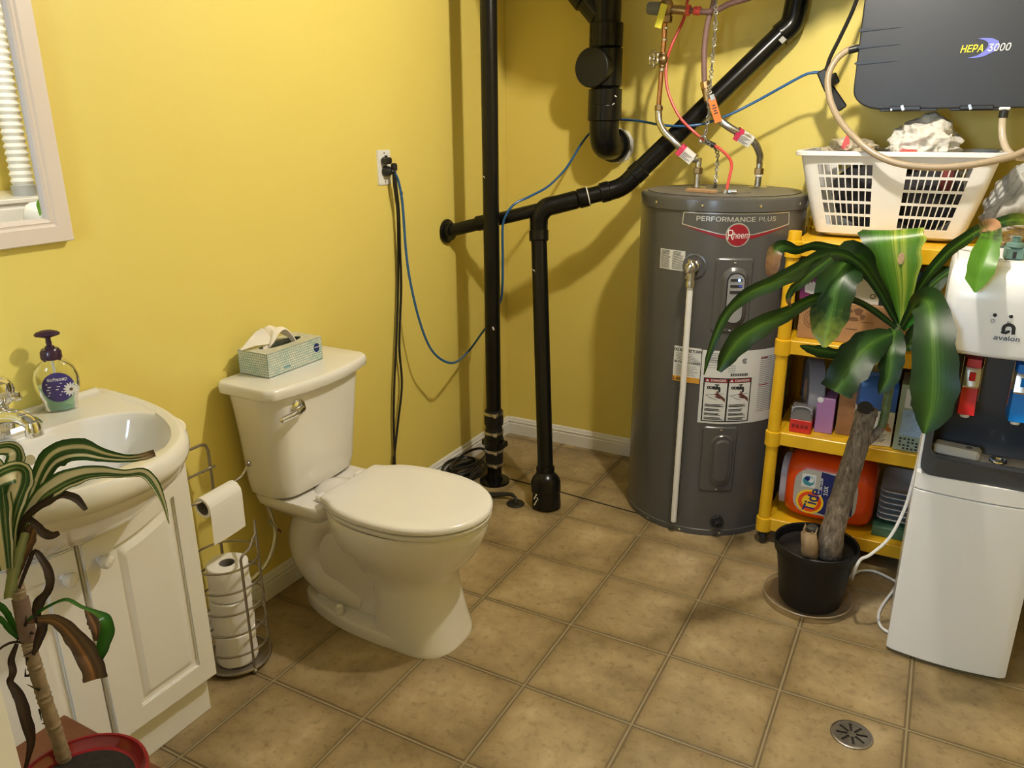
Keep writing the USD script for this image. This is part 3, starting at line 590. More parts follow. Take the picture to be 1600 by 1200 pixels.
obj('tubing', tube([(0.931,-0.262,1.567), (0.925,-0.262,1.629), (0.922,-0.262,1.690), (0.928,-0.262,1.760), (0.942,-0.262,1.812), (0.964,-0.262,1.903), (1.05, -.262, 2.1), (1.06, -.262, 2.395)], .0098, 12, 6), M['pex'], hc, label='grey-brown plastic tubing rising out of the picture')
mv = thing('mixing_valve', 'brass mixing valve with grey knob and yellow tag on top of the copper riser', 'valve', (0.791,-0.270,1.817))
m0 = A(*(0.782,-0.270,1.809)); dxv = unit(A(*(0.853,-0.270,1.801)) - m0)
obj('valve_body', join(sphere(m0 + A(0, 0, .004), (.026, .026, .030)), pipe(m0, m0 + dxv * .075, .0155, 14), pipe(A(*(0.787,-0.270,1.765)), A(*(0.788,-0.270,1.789)), .0185, 8), pipe(A(*(0.786,-0.270,1.781)), A(*(0.788,-0.270,1.861)), .0150, 12)), M['brass'], mv)
obj('temperature_knob', lathe([(.0, .066), (.018, .066), (.021, .062), (.022, .02), (.018, .014)], m0, -dxv, 12), mat('grey_knob', (.16, .17, .17), .5), mv)
obj('outlet_nut', pipe(m0 + dxv * .072, m0 + dxv * .086, .0185, 8), M['redwire'], mv, label='dark red nut'); 
obj('outlet_ring', pipe(m0 + dxv * .098, m0 + dxv * .122, .0140, 16), M['redwire'], mv, label='red crimp ring')
obj('outlet_tubing', tube([m0 + dxv * .075, m0 + dxv * .16, A(*(0.999,-0.270,1.811)), A(*(1.071,-0.270,1.827)), A(*(1.178,-0.270,1.862)), A(1.26, -.27, 2.05), A(1.27, -.27, 2.395)], .0098, 12, 6), M['pex'], mv)
M['tagyellow'] = mat('yellow_tag', (.80, .74, .05), .5)
yc = A(*(0.780,-0.315,1.783)); yv = unit(CAM - yc); yu = unit(A(*(0.790,-0.315,1.814)) - A(*(0.773,-0.315,1.751))); yt = obox(yc, (np.cross(yu, yv), yu, yv), (.0115, .038, .0006), .0002)
obj('yellow_tag', yt, M['tagyellow'], mv)
# paper wraps on the two connectors
def wraptag(parent, p, q, r, d):
    p, q = A(*p), A(*q); x = unit(q - p); L = np.linalg.norm(q - p)
    obj('paper_tag', tube([p + x * L * .30, q], r, 12, cap=False), M['label'], parent); obj('paper_tag_red_end', tube([p, p + x * L * .30], r + .0006, 12, cap=False), mat('tag_crimson', (.52, .03, .09), .5) if not stage.GetPrimAtPath('/World/Looks/tag_crimson') else '/World/Looks/tag_crimson', parent)
    fl = np.cross(x, A(-.35, .9, 0)); fl = -fl if fl[2] > 0 else fl; vd = unit(CAM - p)
    v, f = cbox((L * .30, 0, -.0004), (L * 1.05, .026, .0004), .0001); W = np.cross(x, vd); W = -W if W[2] > 0 else W
    o = p + vd * (r + .001); zs_ = 1 if np.dot(np.cross(x, unit(W)), vd) > 0 else -1
    obj('paper_tag_flap', place((v, f), o, x, unit(W)), M['label'], parent); obj('paper_tag_red_flap', place(cbox((0, 0, -.0004), (L * .30, .028, .0004), .0001), o, x, unit(W)), '/World/Looks/tag_crimson', parent)
    obj('tag_print', join(*[place(cbox((L * .3, .003 + .0045 * k, zs_ * .0004), (L * (.9 - .12 * (k % 3)), .0048 + .0045 * k, zs_ * .0010), .0001), o, x, unit(W)) for k in range(5)]), M['ink'], parent)
wraptag(fc, P[3] * .75 + P[2] * .25, P[2] * .86 + P[1] * .14, .0165, 0)
wraptag(hc, H[4] * .40 + H[3] * .60, H[2] * .80 + H[3] * .20, .0165, 0)
# orange tag, chain, red cable
M['orange'] = mat('orange_tag', (.85, .17, .015), .5)
ot = thing('orange_tag', 'orange plastic tag hanging at the brass fitting by the chain', 'tag', (0.985,-0.315,1.486))
ox_ = unit(A(*(1.001,-0.315,1.449)) - A(*(0.976,-0.315,1.513))); oz_ = unit(CAM - A(*(0.985,-0.315,1.486)))
obj('tag_body', obox((0.988,-0.315,1.478), (ox_, np.cross(oz_, ox_), oz_), (.042, .0125, .0012), .0005), M['orange'], ot)
obj('tag_print', join(*[obox(A(*(0.988,-0.315,1.478)) + ox_ * (-.016 + .009 * k) + oz_ * .0014, (ox_, np.cross(oz_, ox_), oz_), (.002, .005 + .002 * (k % 2), .0004), .0001) for k in range(4)]), M['ink'], ot)
obj('tag_clip', join(obox((0.976,-0.315,1.519), (ox_, np.cross(oz_, ox_), oz_), (.010, .008, .002), .0006)), M['steel'], ot)
ch = thing('hanging_chain', 'thin steel jack chain hanging down to the top of the water heater', 'chain', (.968, -.15, 1.22))
cpath = spline([(.99, -.30, 2.395), (.985, -.30, 2.1), (0.962,-0.300,1.844), (0.964,-0.300,1.764), (0.964,-0.300,1.675), (0.962,-0.300,1.589), (0.962,-0.300,1.503), (0.962,-0.300,1.451), (0.958,-0.300,1.409), (0.951,-0.290,1.381), (0.974,-0.270,1.360), (0.991,-0.250,1.338), (0.988,-0.230,1.284), (0.995,-0.262,1.242), (0.983,-0.216,1.214)], 10)
s = np.r_[0, np.cumsum(np.linalg.norm(np.diff(cpath, axis=0), axis=1))]; pos = lambda t: A(*[np.interp(t, s, cpath[:, k]) for k in range(3)])
Lk = .0265; k = 0; t = 0
while t + Lk < s[-1]:
    a, b = pos(t), pos(t + Lk); d = unit(b - a); side = unit(np.cross(d, A(-.4, 1, 0))); side = side if k % 2 == 0 else np.cross(d, side)
    # figure-eight link of bent wire
    pts = [a + d * (Lk * (.5 - .46 * math.cos(th))) + side * (.0074 * math.sin(2 * th) * (.8 if th < PI else .8)) + np.cross(d, side) * (.0016 * math.sin(th)) for th in np.linspace(0, 2 * PI, 25)[:-1]]
    obj('chain_link', tube(pts, .0021, 5, 0, True), M['chainsteel'], ch); t += Lk * .93; k += 1
rc = thing('red_cable', 'red power cable curving down to the top of the water heater', 'cable', (1.07, -.406, 1.22))
obj('cable', tube([(.955, -.25, 2.395), (.955, -.25, 2.1), (0.837,-0.184,1.864), (0.824,-0.199,1.782), (0.794,-0.222,1.699), (0.780,-0.230,1.636), (0.797,-0.253,1.550), (0.845,-0.261,1.463), (0.899,-0.252,1.409), (0.954,-0.259,1.372), (0.998,-0.267,1.353), (1.038,-0.280,1.324), (1.057,-0.304,1.298), (1.059,-0.328,1.263), (1.059,-0.358,1.216)], .0052, 10, 6), M['redwire'], rc)
obj('tape_wrap', tube([(0.949,-0.267,1.375), (0.968,-0.266,1.367), (0.984,-0.266,1.360)], .0090, 10), M['black'], rc, label='black tape around the red cable')
obj('cable_clip', join(tube([A(*(0.939,-0.264,1.383)) + .011 * A(math.cos(a), 0, math.sin(a)) for a in np.linspace(0, 2 * PI, 12, endpoint=False)], .003, 6, 0, True), tube([(0.931,-0.284,1.373), (0.956,-0.272,1.368)], .0030, 6)), M['steel'], rc)

# ---------------------------------------------------------------- vanity, basin, faucet, soap, mirror
VY, VX = -2.315, .262
va = thing('vanity_cabinet', 'white two-door vanity cabinet under the washbasin, standing at the left wall', 'cabinet', (0, VY, 0))
yR, yL = VY + .285, VY - .285
obj('carcass', join(cbox((.002, yL + .004, .10), (VX - .018, yR - .004, .60), .002), cbox((.002, yL + .004, .6), (VX - .018, yL + .02, .735), .002), cbox((.002, yR - .02, .6), (VX - .018, yR - .004, .735), .002), cbox((.002, yL + .006, 0), (.238, yR - .012, .11), .002)), M['vanity'], va)
def doortop(y):  # the doors are cut to follow the belly of the basin
    s = min(1, abs(y - VY) / .285); return .632 + .018 * s ** 1.2 + .075 * s ** 3.2
for sg in (1, -1):
    ys = np.linspace(.0025, .285, 24)
    poly = Polygon([(.0025, .118), (.285, .110)] + [(y, doortop(VY + y) - .004) for y in ys[::-1]])
    inn = Polygon([(.075, .172), (.234, .172)] + [(y, doortop(VY + y) - .055) for y in np.linspace(.075, .234, 14)[::-1]])
    w = lambda p: affinity.scale(p, sg, 1, origin=(0, 0))
    X, Y = (0, 1, 0), (0, 0, 1)      # polygon x -> world y, polygon y -> world z, thickness towards +x
    d = join(extr(w(poly).buffer(-.003), .018, (VX - .018, VY, 0), X, Y), extr(w(poly), .0145, (VX - .018, VY, 0), X, Y))
    # routed groove round a raised field: ring proud, groove low, field proud with sloping shoulders
    dr = obj('door', d, M['vanity'], va, 20)
    ring = w(poly).buffer(-.003).difference(w(inn))
    def bevel_field(p, h0, steps):
        return join(*[extr(p.buffer(-ins), hh, (VX - .002 + h0, VY, 0), X, Y) for ins, hh in steps])
    obj('door_rail_frame', join(extr(ring, .0040, (VX, VY, 0), X, Y), extr(ring.buffer(-.0025), .0075, (VX, VY, 0), X, Y)), M['vanity'], dr, 20)
    fo = w(inn).buffer(-.009); loops = []
    def rs(pg, n=96): return np.array([pg.exterior.interpolate(t, normalized=True).coords[0] for t in np.arange(n) / n])
    L = [np.c_[np.full(96, VX - .0005 + h), VY + rs(fo.buffer(-ins, join_style=2))[:, 0], rs(fo.buffer(-ins, join_style=2))[:, 1]] for ins, h in ((0, 0), (.001, .0005), (.015, .0078), (.017, .0082))]
    v, f = loft(L); m = trimesh.Trimesh(v, f, process=False); m.fix_normals()
    obj('door_panel', (m.vertices, m.faces), M['vanity'], dr, 25)
    ky = VY + sg * .040
    obj('door_knob', lathe([(.0085, 0), (.0065, .006), (.0065, .010), (.0125, .016), (.0158, .023), (.0150, .030), (.0095, .036), (.0, .038)], (VX + .006, ky, .575), (1, 0, 0), 20), M['porcelain'], dr)
def dloop(a, b, z, x0=.004, p=2.3, n=72):
    """D-shaped plan: straight back at x0, half-width a, depth b"""
    pts = []
    for t in np.linspace(-PI / 2, PI / 2, n):
        c, s_ = math.cos(t), math.sin(t); pts.append((x0 + b * abs(c) ** (2 / p) * 1.0, VY + a * math.copysign(abs(s_) ** (2 / p), s_), z))
    for s_ in np.linspace(1, -1, 20)[1:-1]: pts.append((x0, VY + a * s_, z))
    return np.array(pts)
def oloop(cx_, a, b, z, p=2.4, n=90):
    out = []
    for t in np.r_[np.linspace(-PI / 2, PI / 2, n - 18), np.linspace(PI / 2, 1.5 * PI, 20)[1:-1]]:
        c, s_ = math.cos(t), math.sin(t); out.append((cx_ + b * math.copysign(abs(c) ** (2 / p), c), VY + a * math.copysign(abs(s_) ** (2 / p), s_), z))
    return np.array(out)
ba = thing('washbasin', 'white ceramic washbasin with a bulging front, mounted on the vanity', 'sink', (0, VY, .6))
outer = [dloop(.09, .190, .608), dloop(.150, .266, .636), dloop(.198, .318, .656), dloop(.243, .382, .690), dloop(.268, .432, .730), dloop(.279, .462, .757), dloop(.284, .478, .770), dloop(.283, .483, .785), dloop(.283, .485, .790),
         dloop(.290, .495, .797), dloop(.294, .500, .812), dloop(.292, .498, .828), dloop(.284, .491, .8385), dloop(.276, .483, .841)]
inner_ = [(.272, .470, .840, .012), (.262, .462, .8365, .02)]
deck = [dloop(.262, .455, .8365, .014)]
v1, f1 = loft(outer + deck, True, False)
# inner bowl: same loop count, running from the deck edge down
n1 = len(outer[0])
bowl = []
for cx_, a, b, z, p in ((.290, .236, .160, .8365, 2.5), (.290, .229, .154, .832, 2.5), (.289, .222, .149, .818, 2.5), (.286, .205, .138, .775, 2.4), (.282, .175, .118, .730, 2.3), (.278, .125, .085, .700, 2.2), (.276, .06, .045, .688, 2.0), (.276, .022, .022, .685, 2.0)):
    o = oloop(cx_, a, b, z, p, n1)
    bowl.append(o)
v2, f2 = loft([deck[0]] + bowl, False, True)
m = trimesh.Trimesh(*join((v1, f1), (v2, f2)), process=True); m.merge_vertices(digits_vertex=5); m.fix_normals()
obj('basin', (m.vertices, m.faces), M['porcelain'], ba, 50)
obj('back_upstand', tube([(.012, VY - .262, .838), (.012, VY + .262, .838)], .011, 12), M['porcelain'], ba)
obj('drain_ring', lathe([(.0, .0), (.012, .0), (.022, .003), (.024, .0)], (.276, VY, .6855), n=20), M['chrome'], ba)
obj('overflow', lathe([(.0, .0), (.009, .0), (.011, .002)], (.165, VY, .795), (1, 0, .25), 14), M['chrome'], ba)

fa = thing('faucet', 'chrome basin faucet with rounded lever, at the left edge of the picture', 'faucet', (.075, VY, .838))
FXc = .085
obj('base_plate', loft([rloop(FXc, VY, .032, .080, .030, z) for z in (.8375, .842)] + [rloop(FXc, VY, .026, .074, .025, .850)]), M['chrome'], fa)
obj('body', lathe([(.026, .845), (.025, .86), (.022, .885), (.021, .90), (.0, .905)], (FXc, VY, 0), n=24), M['chrome'], fa)
obj('spout', tube([(FXc, VY, .868), (FXc + .035, VY + .004, .882), (FXc + .070, VY + .010, .880), (FXc + .092, VY + .014, .868)], [.017, .016, .0145, .013], 16, 6), M['chrome'], fa)
obj('spout_tip', lathe([(.012, .03), (.0145, .022), (.0165, .012), (.0175, .002), (.016, 0), (.0, .0)], (FXc + .092, VY + .014, .846), n=20), M['chrome'], fa)
obj('lever', lathe([(.016, 0), (.024, .008), (.0305, .024), (.031, .040), (.026, .054), (.014, .062), (.0, .064)], (FXc + .002, VY + .004, .897), (.10, .05, 1), 24), M['chrome'], fa)
obj('lever_boss', lathe([(.009, 0), (.011, .010), (.007, .016), (.0, .017)], (FXc + .026, VY + .022, .915), (.8, .5, .2), 14), M['chrome'], fa)

# pump bottle
bt = thing('soap_bottle', 'clear pump bottle of green hand soap with a purple label on the washbasin', 'soap bottle', (.052, -2.165, .837))
bo = A(.052, -2.165, .837)
facing = unit(A(.80, -.58, 0)); wd = A(-facing[1], facing[0], 0)      # the label side looks into the room
def ov(a, b, z, n=40):
    t = np.arange(n) * 2 * PI / n; return bo + np.outer(a * np.cos(t), wd) + np.outer(b * np.sin(t), facing) + A(0, 0, z)
BP = [(.030, .019, 0), (.034, .022, .003), (.0345, .0225, .016), (.036, .023, .026), (.0425, .025, .042), (.0465, .026, .062), (.0455, .026, .080), (.0395, .024, .097), (.028, .0195, .110), (.016, .015, .117), (.012, .012, .120)]
M['bottleclear'] = usdkit.material(stage, '/World/Looks/bottle_clear', {'t': ('transparent_bsdf', {'color': (.94, .96, .93)}), 'g': ('glossy_bsdf', {'roughness': 0.05}), 'f': ('fresnel', {'IOR': 1.4}), 'm': ('mix_closure', {})}, [('f.fac', 'm.fac'), ('t.BSDF', 'm.closure1'), ('g.BSDF', 'm.closure2')], 'm.closure')
M['soap'] = mat('green_soap', (.42, .68, .55), .15, transmission_weight=.55, ior=1.33)
obj('bottle', loft([ov(*p) for p in BP]), M['bottleclear'], bt, 50, 'clear plastic bottle')
obj('soap', loft([ov(a - .0016, b - .0016, z) for a, b, z in ((.030, .019, .002), (.034, .022, .004), (.0345, .0225, .016), (.036, .023, .026), (.0425, .025, .042), (.0462, .026, .058))]), M['soap'], bt, 50, 'pale green liquid soap')
M['purple'] = mat('dark_purple_plastic', (.045, .016, .040), .22)
obj('collar', lathe([(.012, .117), (.0205, .118), (.0215, .122), (.0210, .134), (.0165, .141), (.0, .142)], bo, n=24), M['purple'], bt)
obj('pump_stem', lathe([(.010, .138), (.0095, .146), (.0055, .148), (.0060, .156), (.0052, .158), (.0055, .172)], bo, n=16), M['purple'], bt)
obj('pump_head', loft([np.array([bo + wd * (a * math.cos(t)) + facing * (b * math.sin(t) + sh) + A(0, 0, z) for t in np.arange(28) * 2 * PI / 28]) for a, b, z, sh in ((.008, .008, .166, 0), (.0240, .014, .171, .003), (.0255, .015, .1745, .003), (.021, .012, .179, .003), (.010, .006, .1825, .002))]), M['purple'], bt)
obj('dip_tube', pipe(bo + A(0, 0, .02), bo + A(0, 0, .12), .0028, 8), M['whiteplastic'], bt)
def bsurf(u, z):  # point on the label side of the bottle
    a = np.interp(z, [p[2] for p in BP[1:]], [p[0] for p in BP[1:]]); b = np.interp(z, [p[2] for p in BP[1:]], [p[1] for p in BP[1:]])
    s_ = max(0, 1 - (u / a) ** 2) ** .5; return bo + wd * u + facing * (b * s_ + .0007) + A(0, 0, z)
def onbottle(m, lift=0):
    v, f = join(m); return np.array([bsurf(p[0], p[1]) + facing * (p[2] + lift) for p in v]), f
def gridpoly(pl, step=.004):
    pl = pl.buffer(0)
    x0, y0, x1, y1 = pl.bounds; ms = []
    for i in range(int((x1 - x0) / step) + 1):
        s = pl.intersection(sbox(x0 + i * step, y0, x0 + (i + 1) * step, y1))
        for j in range(int((y1 - y0) / .008) + 1):
            q = s.intersection(sbox(x0, y0 + j * .008, x1, y0 + (j + 1) * .008))
            for g in getattr(q, 'geoms', [q]):
                if g.geom_type == 'Polygon' and g.area > 1e-9: ms.append(trimesh.creation.extrude_polygon(g, .0005, engine='earcut'))
    return join(*ms)
lab = affinity.scale(Point(.004, .058).buffer(.030, 20), 1.05, 1.12)
M['labelpurple'] = mat('label_violet', (.045, .030, .17), .35)
obj('label', onbottle(gridpoly(lab)), M['labelpurple'], bt, 50, 'round dark violet label')
obj('label_lettering', onbottle(move(meshkit.text_mesh('Softsoap', .0068, .0005, True), (-.0155, .0735, 0)), .0006), M['label'], bt, False)
obj('label_lettering', onbottle(join(*[sboxm for sboxm in [cbox((-.019 + .003 * (k % 2), .066 - .0065 * k, 0), (.012 - .004 * (k % 3), .0682 - .0065 * k, .0005), .0001) for k in range(5)]]), .0006), M['label'], bt, False)
pet = [affinity.rotate(affinity.scale(Point(.0085, 0).buffer(.0065), 1, .32), k * 360 / 13, origin=(0, 0)) for k in range(13)]
fl_ = affinity.translate(affinity.scale(pet[0].union_all(pet) if hasattr(pet[0], 'union_all') else __import__('shapely').union_all(pet), .95, 1.1), .0265, .050)
obj('daisy_print', onbottle(gridpoly(fl_, .006), .0007), M['label'], bt, 50)
obj('daisy_centre', onbottle(gridpoly(Point(.0275, .050).buffer(.0035), .006), .0013), mat('daisy_brown', (.12, .06, .02), .5), bt, 50)

# mirror
mi = thing('wall_mirror', 'wall mirror in a wide cream frame above the washbasin at the left picture edge', 'mirror', (0, -2.36, 1.58))
my1, my0, mz0, mz1 = -2.046, -2.68, 1.196, 1.98; fw = .052
prof = [(0, 0), (.022, 0), (.024, .002), (.024, .034), (.021, .039), (.021, .042), (.0225, .044), (.019, .050), (.012, .053), (0, .053)]   # height, inset
M['cream'] = mat('cream_frame', (.76, .66, .58), .35)
corners = [(my0, mz0, 1, 1), (my1, mz0, -1, 1), (my1, mz1, -1, -1), (my0, mz1, 1, -1)]
def frameside(i):
    a, b = corners[i], corners[(i + 1) % 4]; L = [np.array([(h, c[0] + c[2] * t, c[1] + c[3] * t) for h, t in prof]) for c in (a, b)]
    v, f = loft(L); m = trimesh.Trimesh(v, f, process=False); m.fix_normals(); return m.vertices, m.faces
for i in range(4): obj('frame_side', frameside(i), M['cream'], mi, False)
M['mirrorglass'] = mat('mirror_glass', (.90, .92, .91), .004, 1.0)
obj('glass', cbox((.002, my0 + .048, mz0 + .048), (.010, my1 - .048, mz1 - .048), .0005), M['mirrorglass'], mi, False)

# ---------------------------------------------------------------- toilet
TY = -1.505
to = thing('toilet', 'white two-piece toilet with the lid down, against the left wall', 'toilet', (0, TY, 0))
tk = [rloop(.100, TY, .070, .152, .050, .405, .012), rloop(.104, TY, .080, .163, .052, .415, .014), rloop(.106, TY, .084, .168, .052, .45, .018), rloop(.110, TY, .089, .180, .052, .60, .022), rloop(.112, TY, .092, .192, .052, .70, .024), rloop(.113, TY, .094, .198, .052, .735, .025)]
obj('tank', loft(tk), M['porcelain'], to, 40)
ld = [rloop(.117, TY, .095, .207, .022, .731, .036), rloop(.118, TY, .099, .213, .024, .736, .038), rloop(.118, TY, .100, .214, .025, .752, .038), rloop(.118, TY, .098, .212, .024, .762, .038), rloop(.117, TY, .092, .206, .020, .767, .036), rloop(.116, TY, .04, .15, .015, .768, .016)]
obj('tank_lid', loft(ld), M['porcelain'], to, 40)
fl2 = obj('flush_lever', join(lathe([(.024, 0), (.024, .006), (.020, .010), (.012, .012), (.012, .022), (.0, .023)], (.217, TY - .108, .690), (1, -.12, 0), 22), tube([(.236, TY - .110, .690), (.243, TY - .140, .687), (.240, TY - .190, .683)], [.0105, .0095, .0080], 12, 5), sphere((.240, TY - .190, .683), .0078)), M['chrome'], to, label='chrome flush lever')
# bowl body
def egg(x0, x1, hw, z, back=.55, xm=None, n=64, sq=2.0):
    """plan outline: blunt back at x0, rounded nose at x1"""
    xm = x0 + (x1 - x0) * .48 if xm is None else xm; pts = []
    for t in np.linspace(0, 2 * PI, n, endpoint=False):
        c, s_ = math.cos(t), math.sin(t)
        if c >= 0: x, y = xm + (x1 - xm) * abs(c) ** (2 / sq), hw * math.copysign(abs(s_) ** (2 / sq), s_)
        else:
            q = 3.2; x = xm - (xm - x0) * abs(c) ** (2 / q); y = hw * math.copysign(abs(s_) ** (2 / q), s_) * (1 - (1 - back) * (abs(c) ** (2 / q)) ** 2)
        pts.append((x, TY + y, z))
    return np.array(pts)
ped = [egg(.405, .672, .124, .0, .98, .55, sq=2.7), egg(.405, .672, .124, .012, .98, .55, sq=2.7), egg(.405, .657, .114, .08, .98, .54, sq=2.6), egg(.402, .644, .107, .17, .96, .52, sq=2.4), egg(.375, .642, .112, .205, .95, .50, sq=2.3), egg(.335, .668, .132, .245, .9, .50), egg(.295, .704, .157, .285, .85, .50), egg(.270, .730, .174, .330, .8, .50), egg(.258, .743, .181, .365, .75, .50), egg(.255, .747, .182, .388, .75, .50), egg(.258, .743, .178, .396, .75, .50), egg(.30, .70, .14, .398, .75, .50)]
foot = [egg(.10, .640, .125, z, .62, .46, sq=2.6) for z in (0, .008, .030)] + [egg(.106, .632, .118, .038, .62, .46, sq=2.6)]
web = loft([rloop(.30, TY, .145, .060, .04, .02), rloop(.29, TY, .150, .058, .04, .20), rloop(.29, TY, .150, .075, .05, .34)])
trap = tube([(.300, TY, .345), (.215, TY, .330), (.150, TY, .250), (.140, TY, .165), (.190, TY, .095), (.270, TY, .075), (.350, TY, .060)], [.085, .088, .084, .078, .070, .066, .058], 20, 6)
tv, tf = trap; tv[:, 1] = TY + (tv[:, 1] - TY) * 1.10
deckt = loft([rloop(.165, TY, .10, .10, .05, .325), rloop(.165, TY, .125, .125, .05, .352), rloop(.168, TY, .135, .145, .045, .372), rloop(.168, TY, .137, .150, .045, .392), rloop(.168, TY, .132, .145, .045, .402)])
obj('bowl', join(loft(ped), loft(foot), web, (tv, tf), deckt), M['porcelain'], to, 42)
for sg in (1, -1): obj('bolt_cap', lathe([(.013, 0), (.013, .018), (.0105, .026), (.006, .029), (.0, .030)], (.298, TY + sg * .098, .039), n=16), M['whiteplastic'], to)
def seatloop(k, z, hw=.187):
    """closed seat outline: straight hinge edge, sides easing out, round nose"""
    x0, x1, xm, hb, h = .281 + k, .758 - k, .520, .127 - k * .8, hw - k; pts = []
    for t in np.linspace(-PI / 2, PI / 2, 48): pts.append((xm + (x1 - xm) * abs(math.cos(t)) ** .94, TY + h * math.sin(t), z))
    side = spline([(xm, h), (xm - .07, h - .001), (xm - .15, h - .018), (x0 + .035, hb + .012), (x0 + .006, hb + .001), (x0, hb - .010)], 6)[1:]
    pts += [(x, TY + y, z) for x, y in side]; pts += [(x0, TY + y, z) for y in np.linspace(hb - .010, -(hb - .010), 10)[1:-1]]; pts += [(x, TY - y, z) for x, y in side[::-1]]
    return np.array(pts)
def inner_loop(s_, z):
    q_ = seatloop(0, z); c_ = A(.52, TY, z); return c_ + (q_ - c_) * A(s_, s_, 1)
st_ = [seatloop(.010, .400), seatloop(.005, .404), seatloop(.004, .413), seatloop(.008, .4165), inner_loop(.85, .418)]
obj('seat_ring', loft(st_), M['whiteplastic'], to, 45)
sl = [seatloop(.010, .4215), seatloop(.002, .4225), seatloop(.001, .432), seatloop(.006, .438), seatloop(.012, .4405), inner_loop(.80, .4435), inner_loop(.74, .4425), inner_loop(.35, .4425)]
M['seatlid'] = mat('seat_lid_plastic', (.80, .775, .735), .14)
obj('seat_lid', loft(sl), M['seatlid'], to, 45)
for sg in (1, -1): obj('hinge', join(cbox((.244, TY + sg * .085 - .018, .400), (.276, TY + sg * .085 + .018, .420), .005)), M['whiteplastic'], to)
sp = [(.062, TY - .115, .41), (.060, TY - .114, .36), (.062, TY - .105, .31), (.075, TY - .110, .25), (.085, TY - .16, .19), (.07, TY - .23, .15), (.035, TY - .245, .15)]
obj('supply_hose', tube(sp, .0075, 12, 6), M['steel'], to, label='braided water supply hose below the tank')
obj('supply_nut', lathe([(.010, 0), (.013, .004), (.013, .018), (.010, .022)], (.062, TY - .115, .385), n=8), M['whiteplastic'], to)
obj('supply_tag', obox((.085, TY - .118, .288), ((.6, .4, -.8), (.7, -.6, .2), (.3, .7, .5)), (.024, .014, .0005), .0002), M['label'], to)
obj('supply_tag_print', obox((.098, TY - .112, .274), ((.6, .4, -.8), (.7, -.6, .2), (.3, .7, .5)), (.007, .014, .0009), .0002), M['inkred'], to)
obj('stop_valve', join(lathe([(.0, 0), (.028, .001), (.026, .006), (.010, .008), (.010, .045), (.0, .046)], (0, TY - .245, .15), (1, 0, 0), 20), sphere((.05, TY - .245, .15), (.012, .018, .012))), M['chrome'], to)

# tissue box
tb = thing('tissue_box', 'pale patterned cardboard tissue box on the toilet tank lid', 'tissue box', (.085, -1.523, .768))
X0, X1, Y0, Y1, Z0, Z1 = .030, .142, -1.634, -1.412, .7685, .838
bn = {'g': ('geometry', {}), 's': ('separate_xyz', {}), 'xy': ('math', {'math_type': 'add'}), 'c': ('combine_xyz', {}),
      'br': ('brick_texture', {'scale': 1.0, 'brick_width': .0075, 'row_height': .0072, 'mortar_size': .0012, 'mortar_smooth': .3, 'offset': .37, 'color1': lin(232, 228, 212), 'color2': lin(205, 214, 205), 'mortar': lin(150, 172, 165)}),
      'nz': ('noise_texture', {'scale': 22.0, 'detail': 1.0}), 'rr': ('rgb_ramp', {'ramp': [(.45, (1, 1, 1)), (.62, (.80, .90, .90))]}), 'mx': ('mix', {'mix_type': 'multiply', 'fac': 1.0}), 'p': ('principled_bsdf', {'roughness': .45})}
M['tissuebox'] = usdkit.material(stage, '/World/Looks/tissue_carton_print', bn, [('g.position', 's.vector'), ('s.x', 'xy.value1'), ('s.y', 'xy.value2'), ('xy.value', 'c.x'), ('s.z', 'c.y'), ('c.vector', 'br.vector'), ('g.position', 'nz.vector'), ('nz.fac', 'rr.fac'), ('br.color', 'mx.color1'), ('rr.color', 'mx.color2'), ('mx.color', 'p.base_color')], 'p.BSDF')
slot = affinity.scale(Point(0, 0).buffer(1, 20), .026, .080)
top = rrect(X1 - X0, Y1 - Y0, .001, 2).difference(slot)
M['tissuetop'] = mat('tissue_carton_top', lin(196, 196, 178), .5, var=.12, scale=60)
walls = join(cbox((X0, Y0, Z0), (X0 + .0015, Y1, Z1), .0005), cbox((X1 - .0015, Y0, Z0), (X1, Y1, Z1), .0005), cbox((X0, Y0, Z0), (X1, Y0 + .0015, Z1), .0005), cbox((X0, Y1 - .0015, Z0), (X1, Y1, Z1), .0005), cbox((X0, Y0, Z0), (X1, Y1, Z0 + .0015), .0005))
obj('carton', walls, M['tissuebox'], tb, False)
obj('carton_top', extr(top, .0012, ((X0 + X1) / 2, (Y0 + Y1) / 2, Z1 - .001)), M['tissuetop'], tb, False)
obj('carton_inside', cbox((X0 + .01, Y0 + .01, Z0 + .01), (X1 - .01, Y1 - .01, Z1 - .028), .002), M['paper'], tb, False)
bd_ = affinity.scale(Point(0, 0).buffer(1, 6), .0115, .0135)
obj('badge', extr(bd_, .0008, (X1, Y1 - .024, Z0 + .040), (0, 1, 0), (0, 0, 1)), mat('badge_navy', lin(24, 44, 110), .4), tb, False, 'small dark blue badge')
obj('badge_lettering', text('Kleenex', .0042, (X1 + .0009, Y1 - .024, Z0 + .040), (0, 1, 0), (0, 0, 1), .0004, True, True, .85), M['label'], tb, False)
obj('carton_print', cbox((X1, Y0 + .060, Z0 + .012), (X1 + .0005, Y0 + .085, Z0 + .019), .0001), mat('print_teal', lin(110, 160, 170), .5), tb, False)
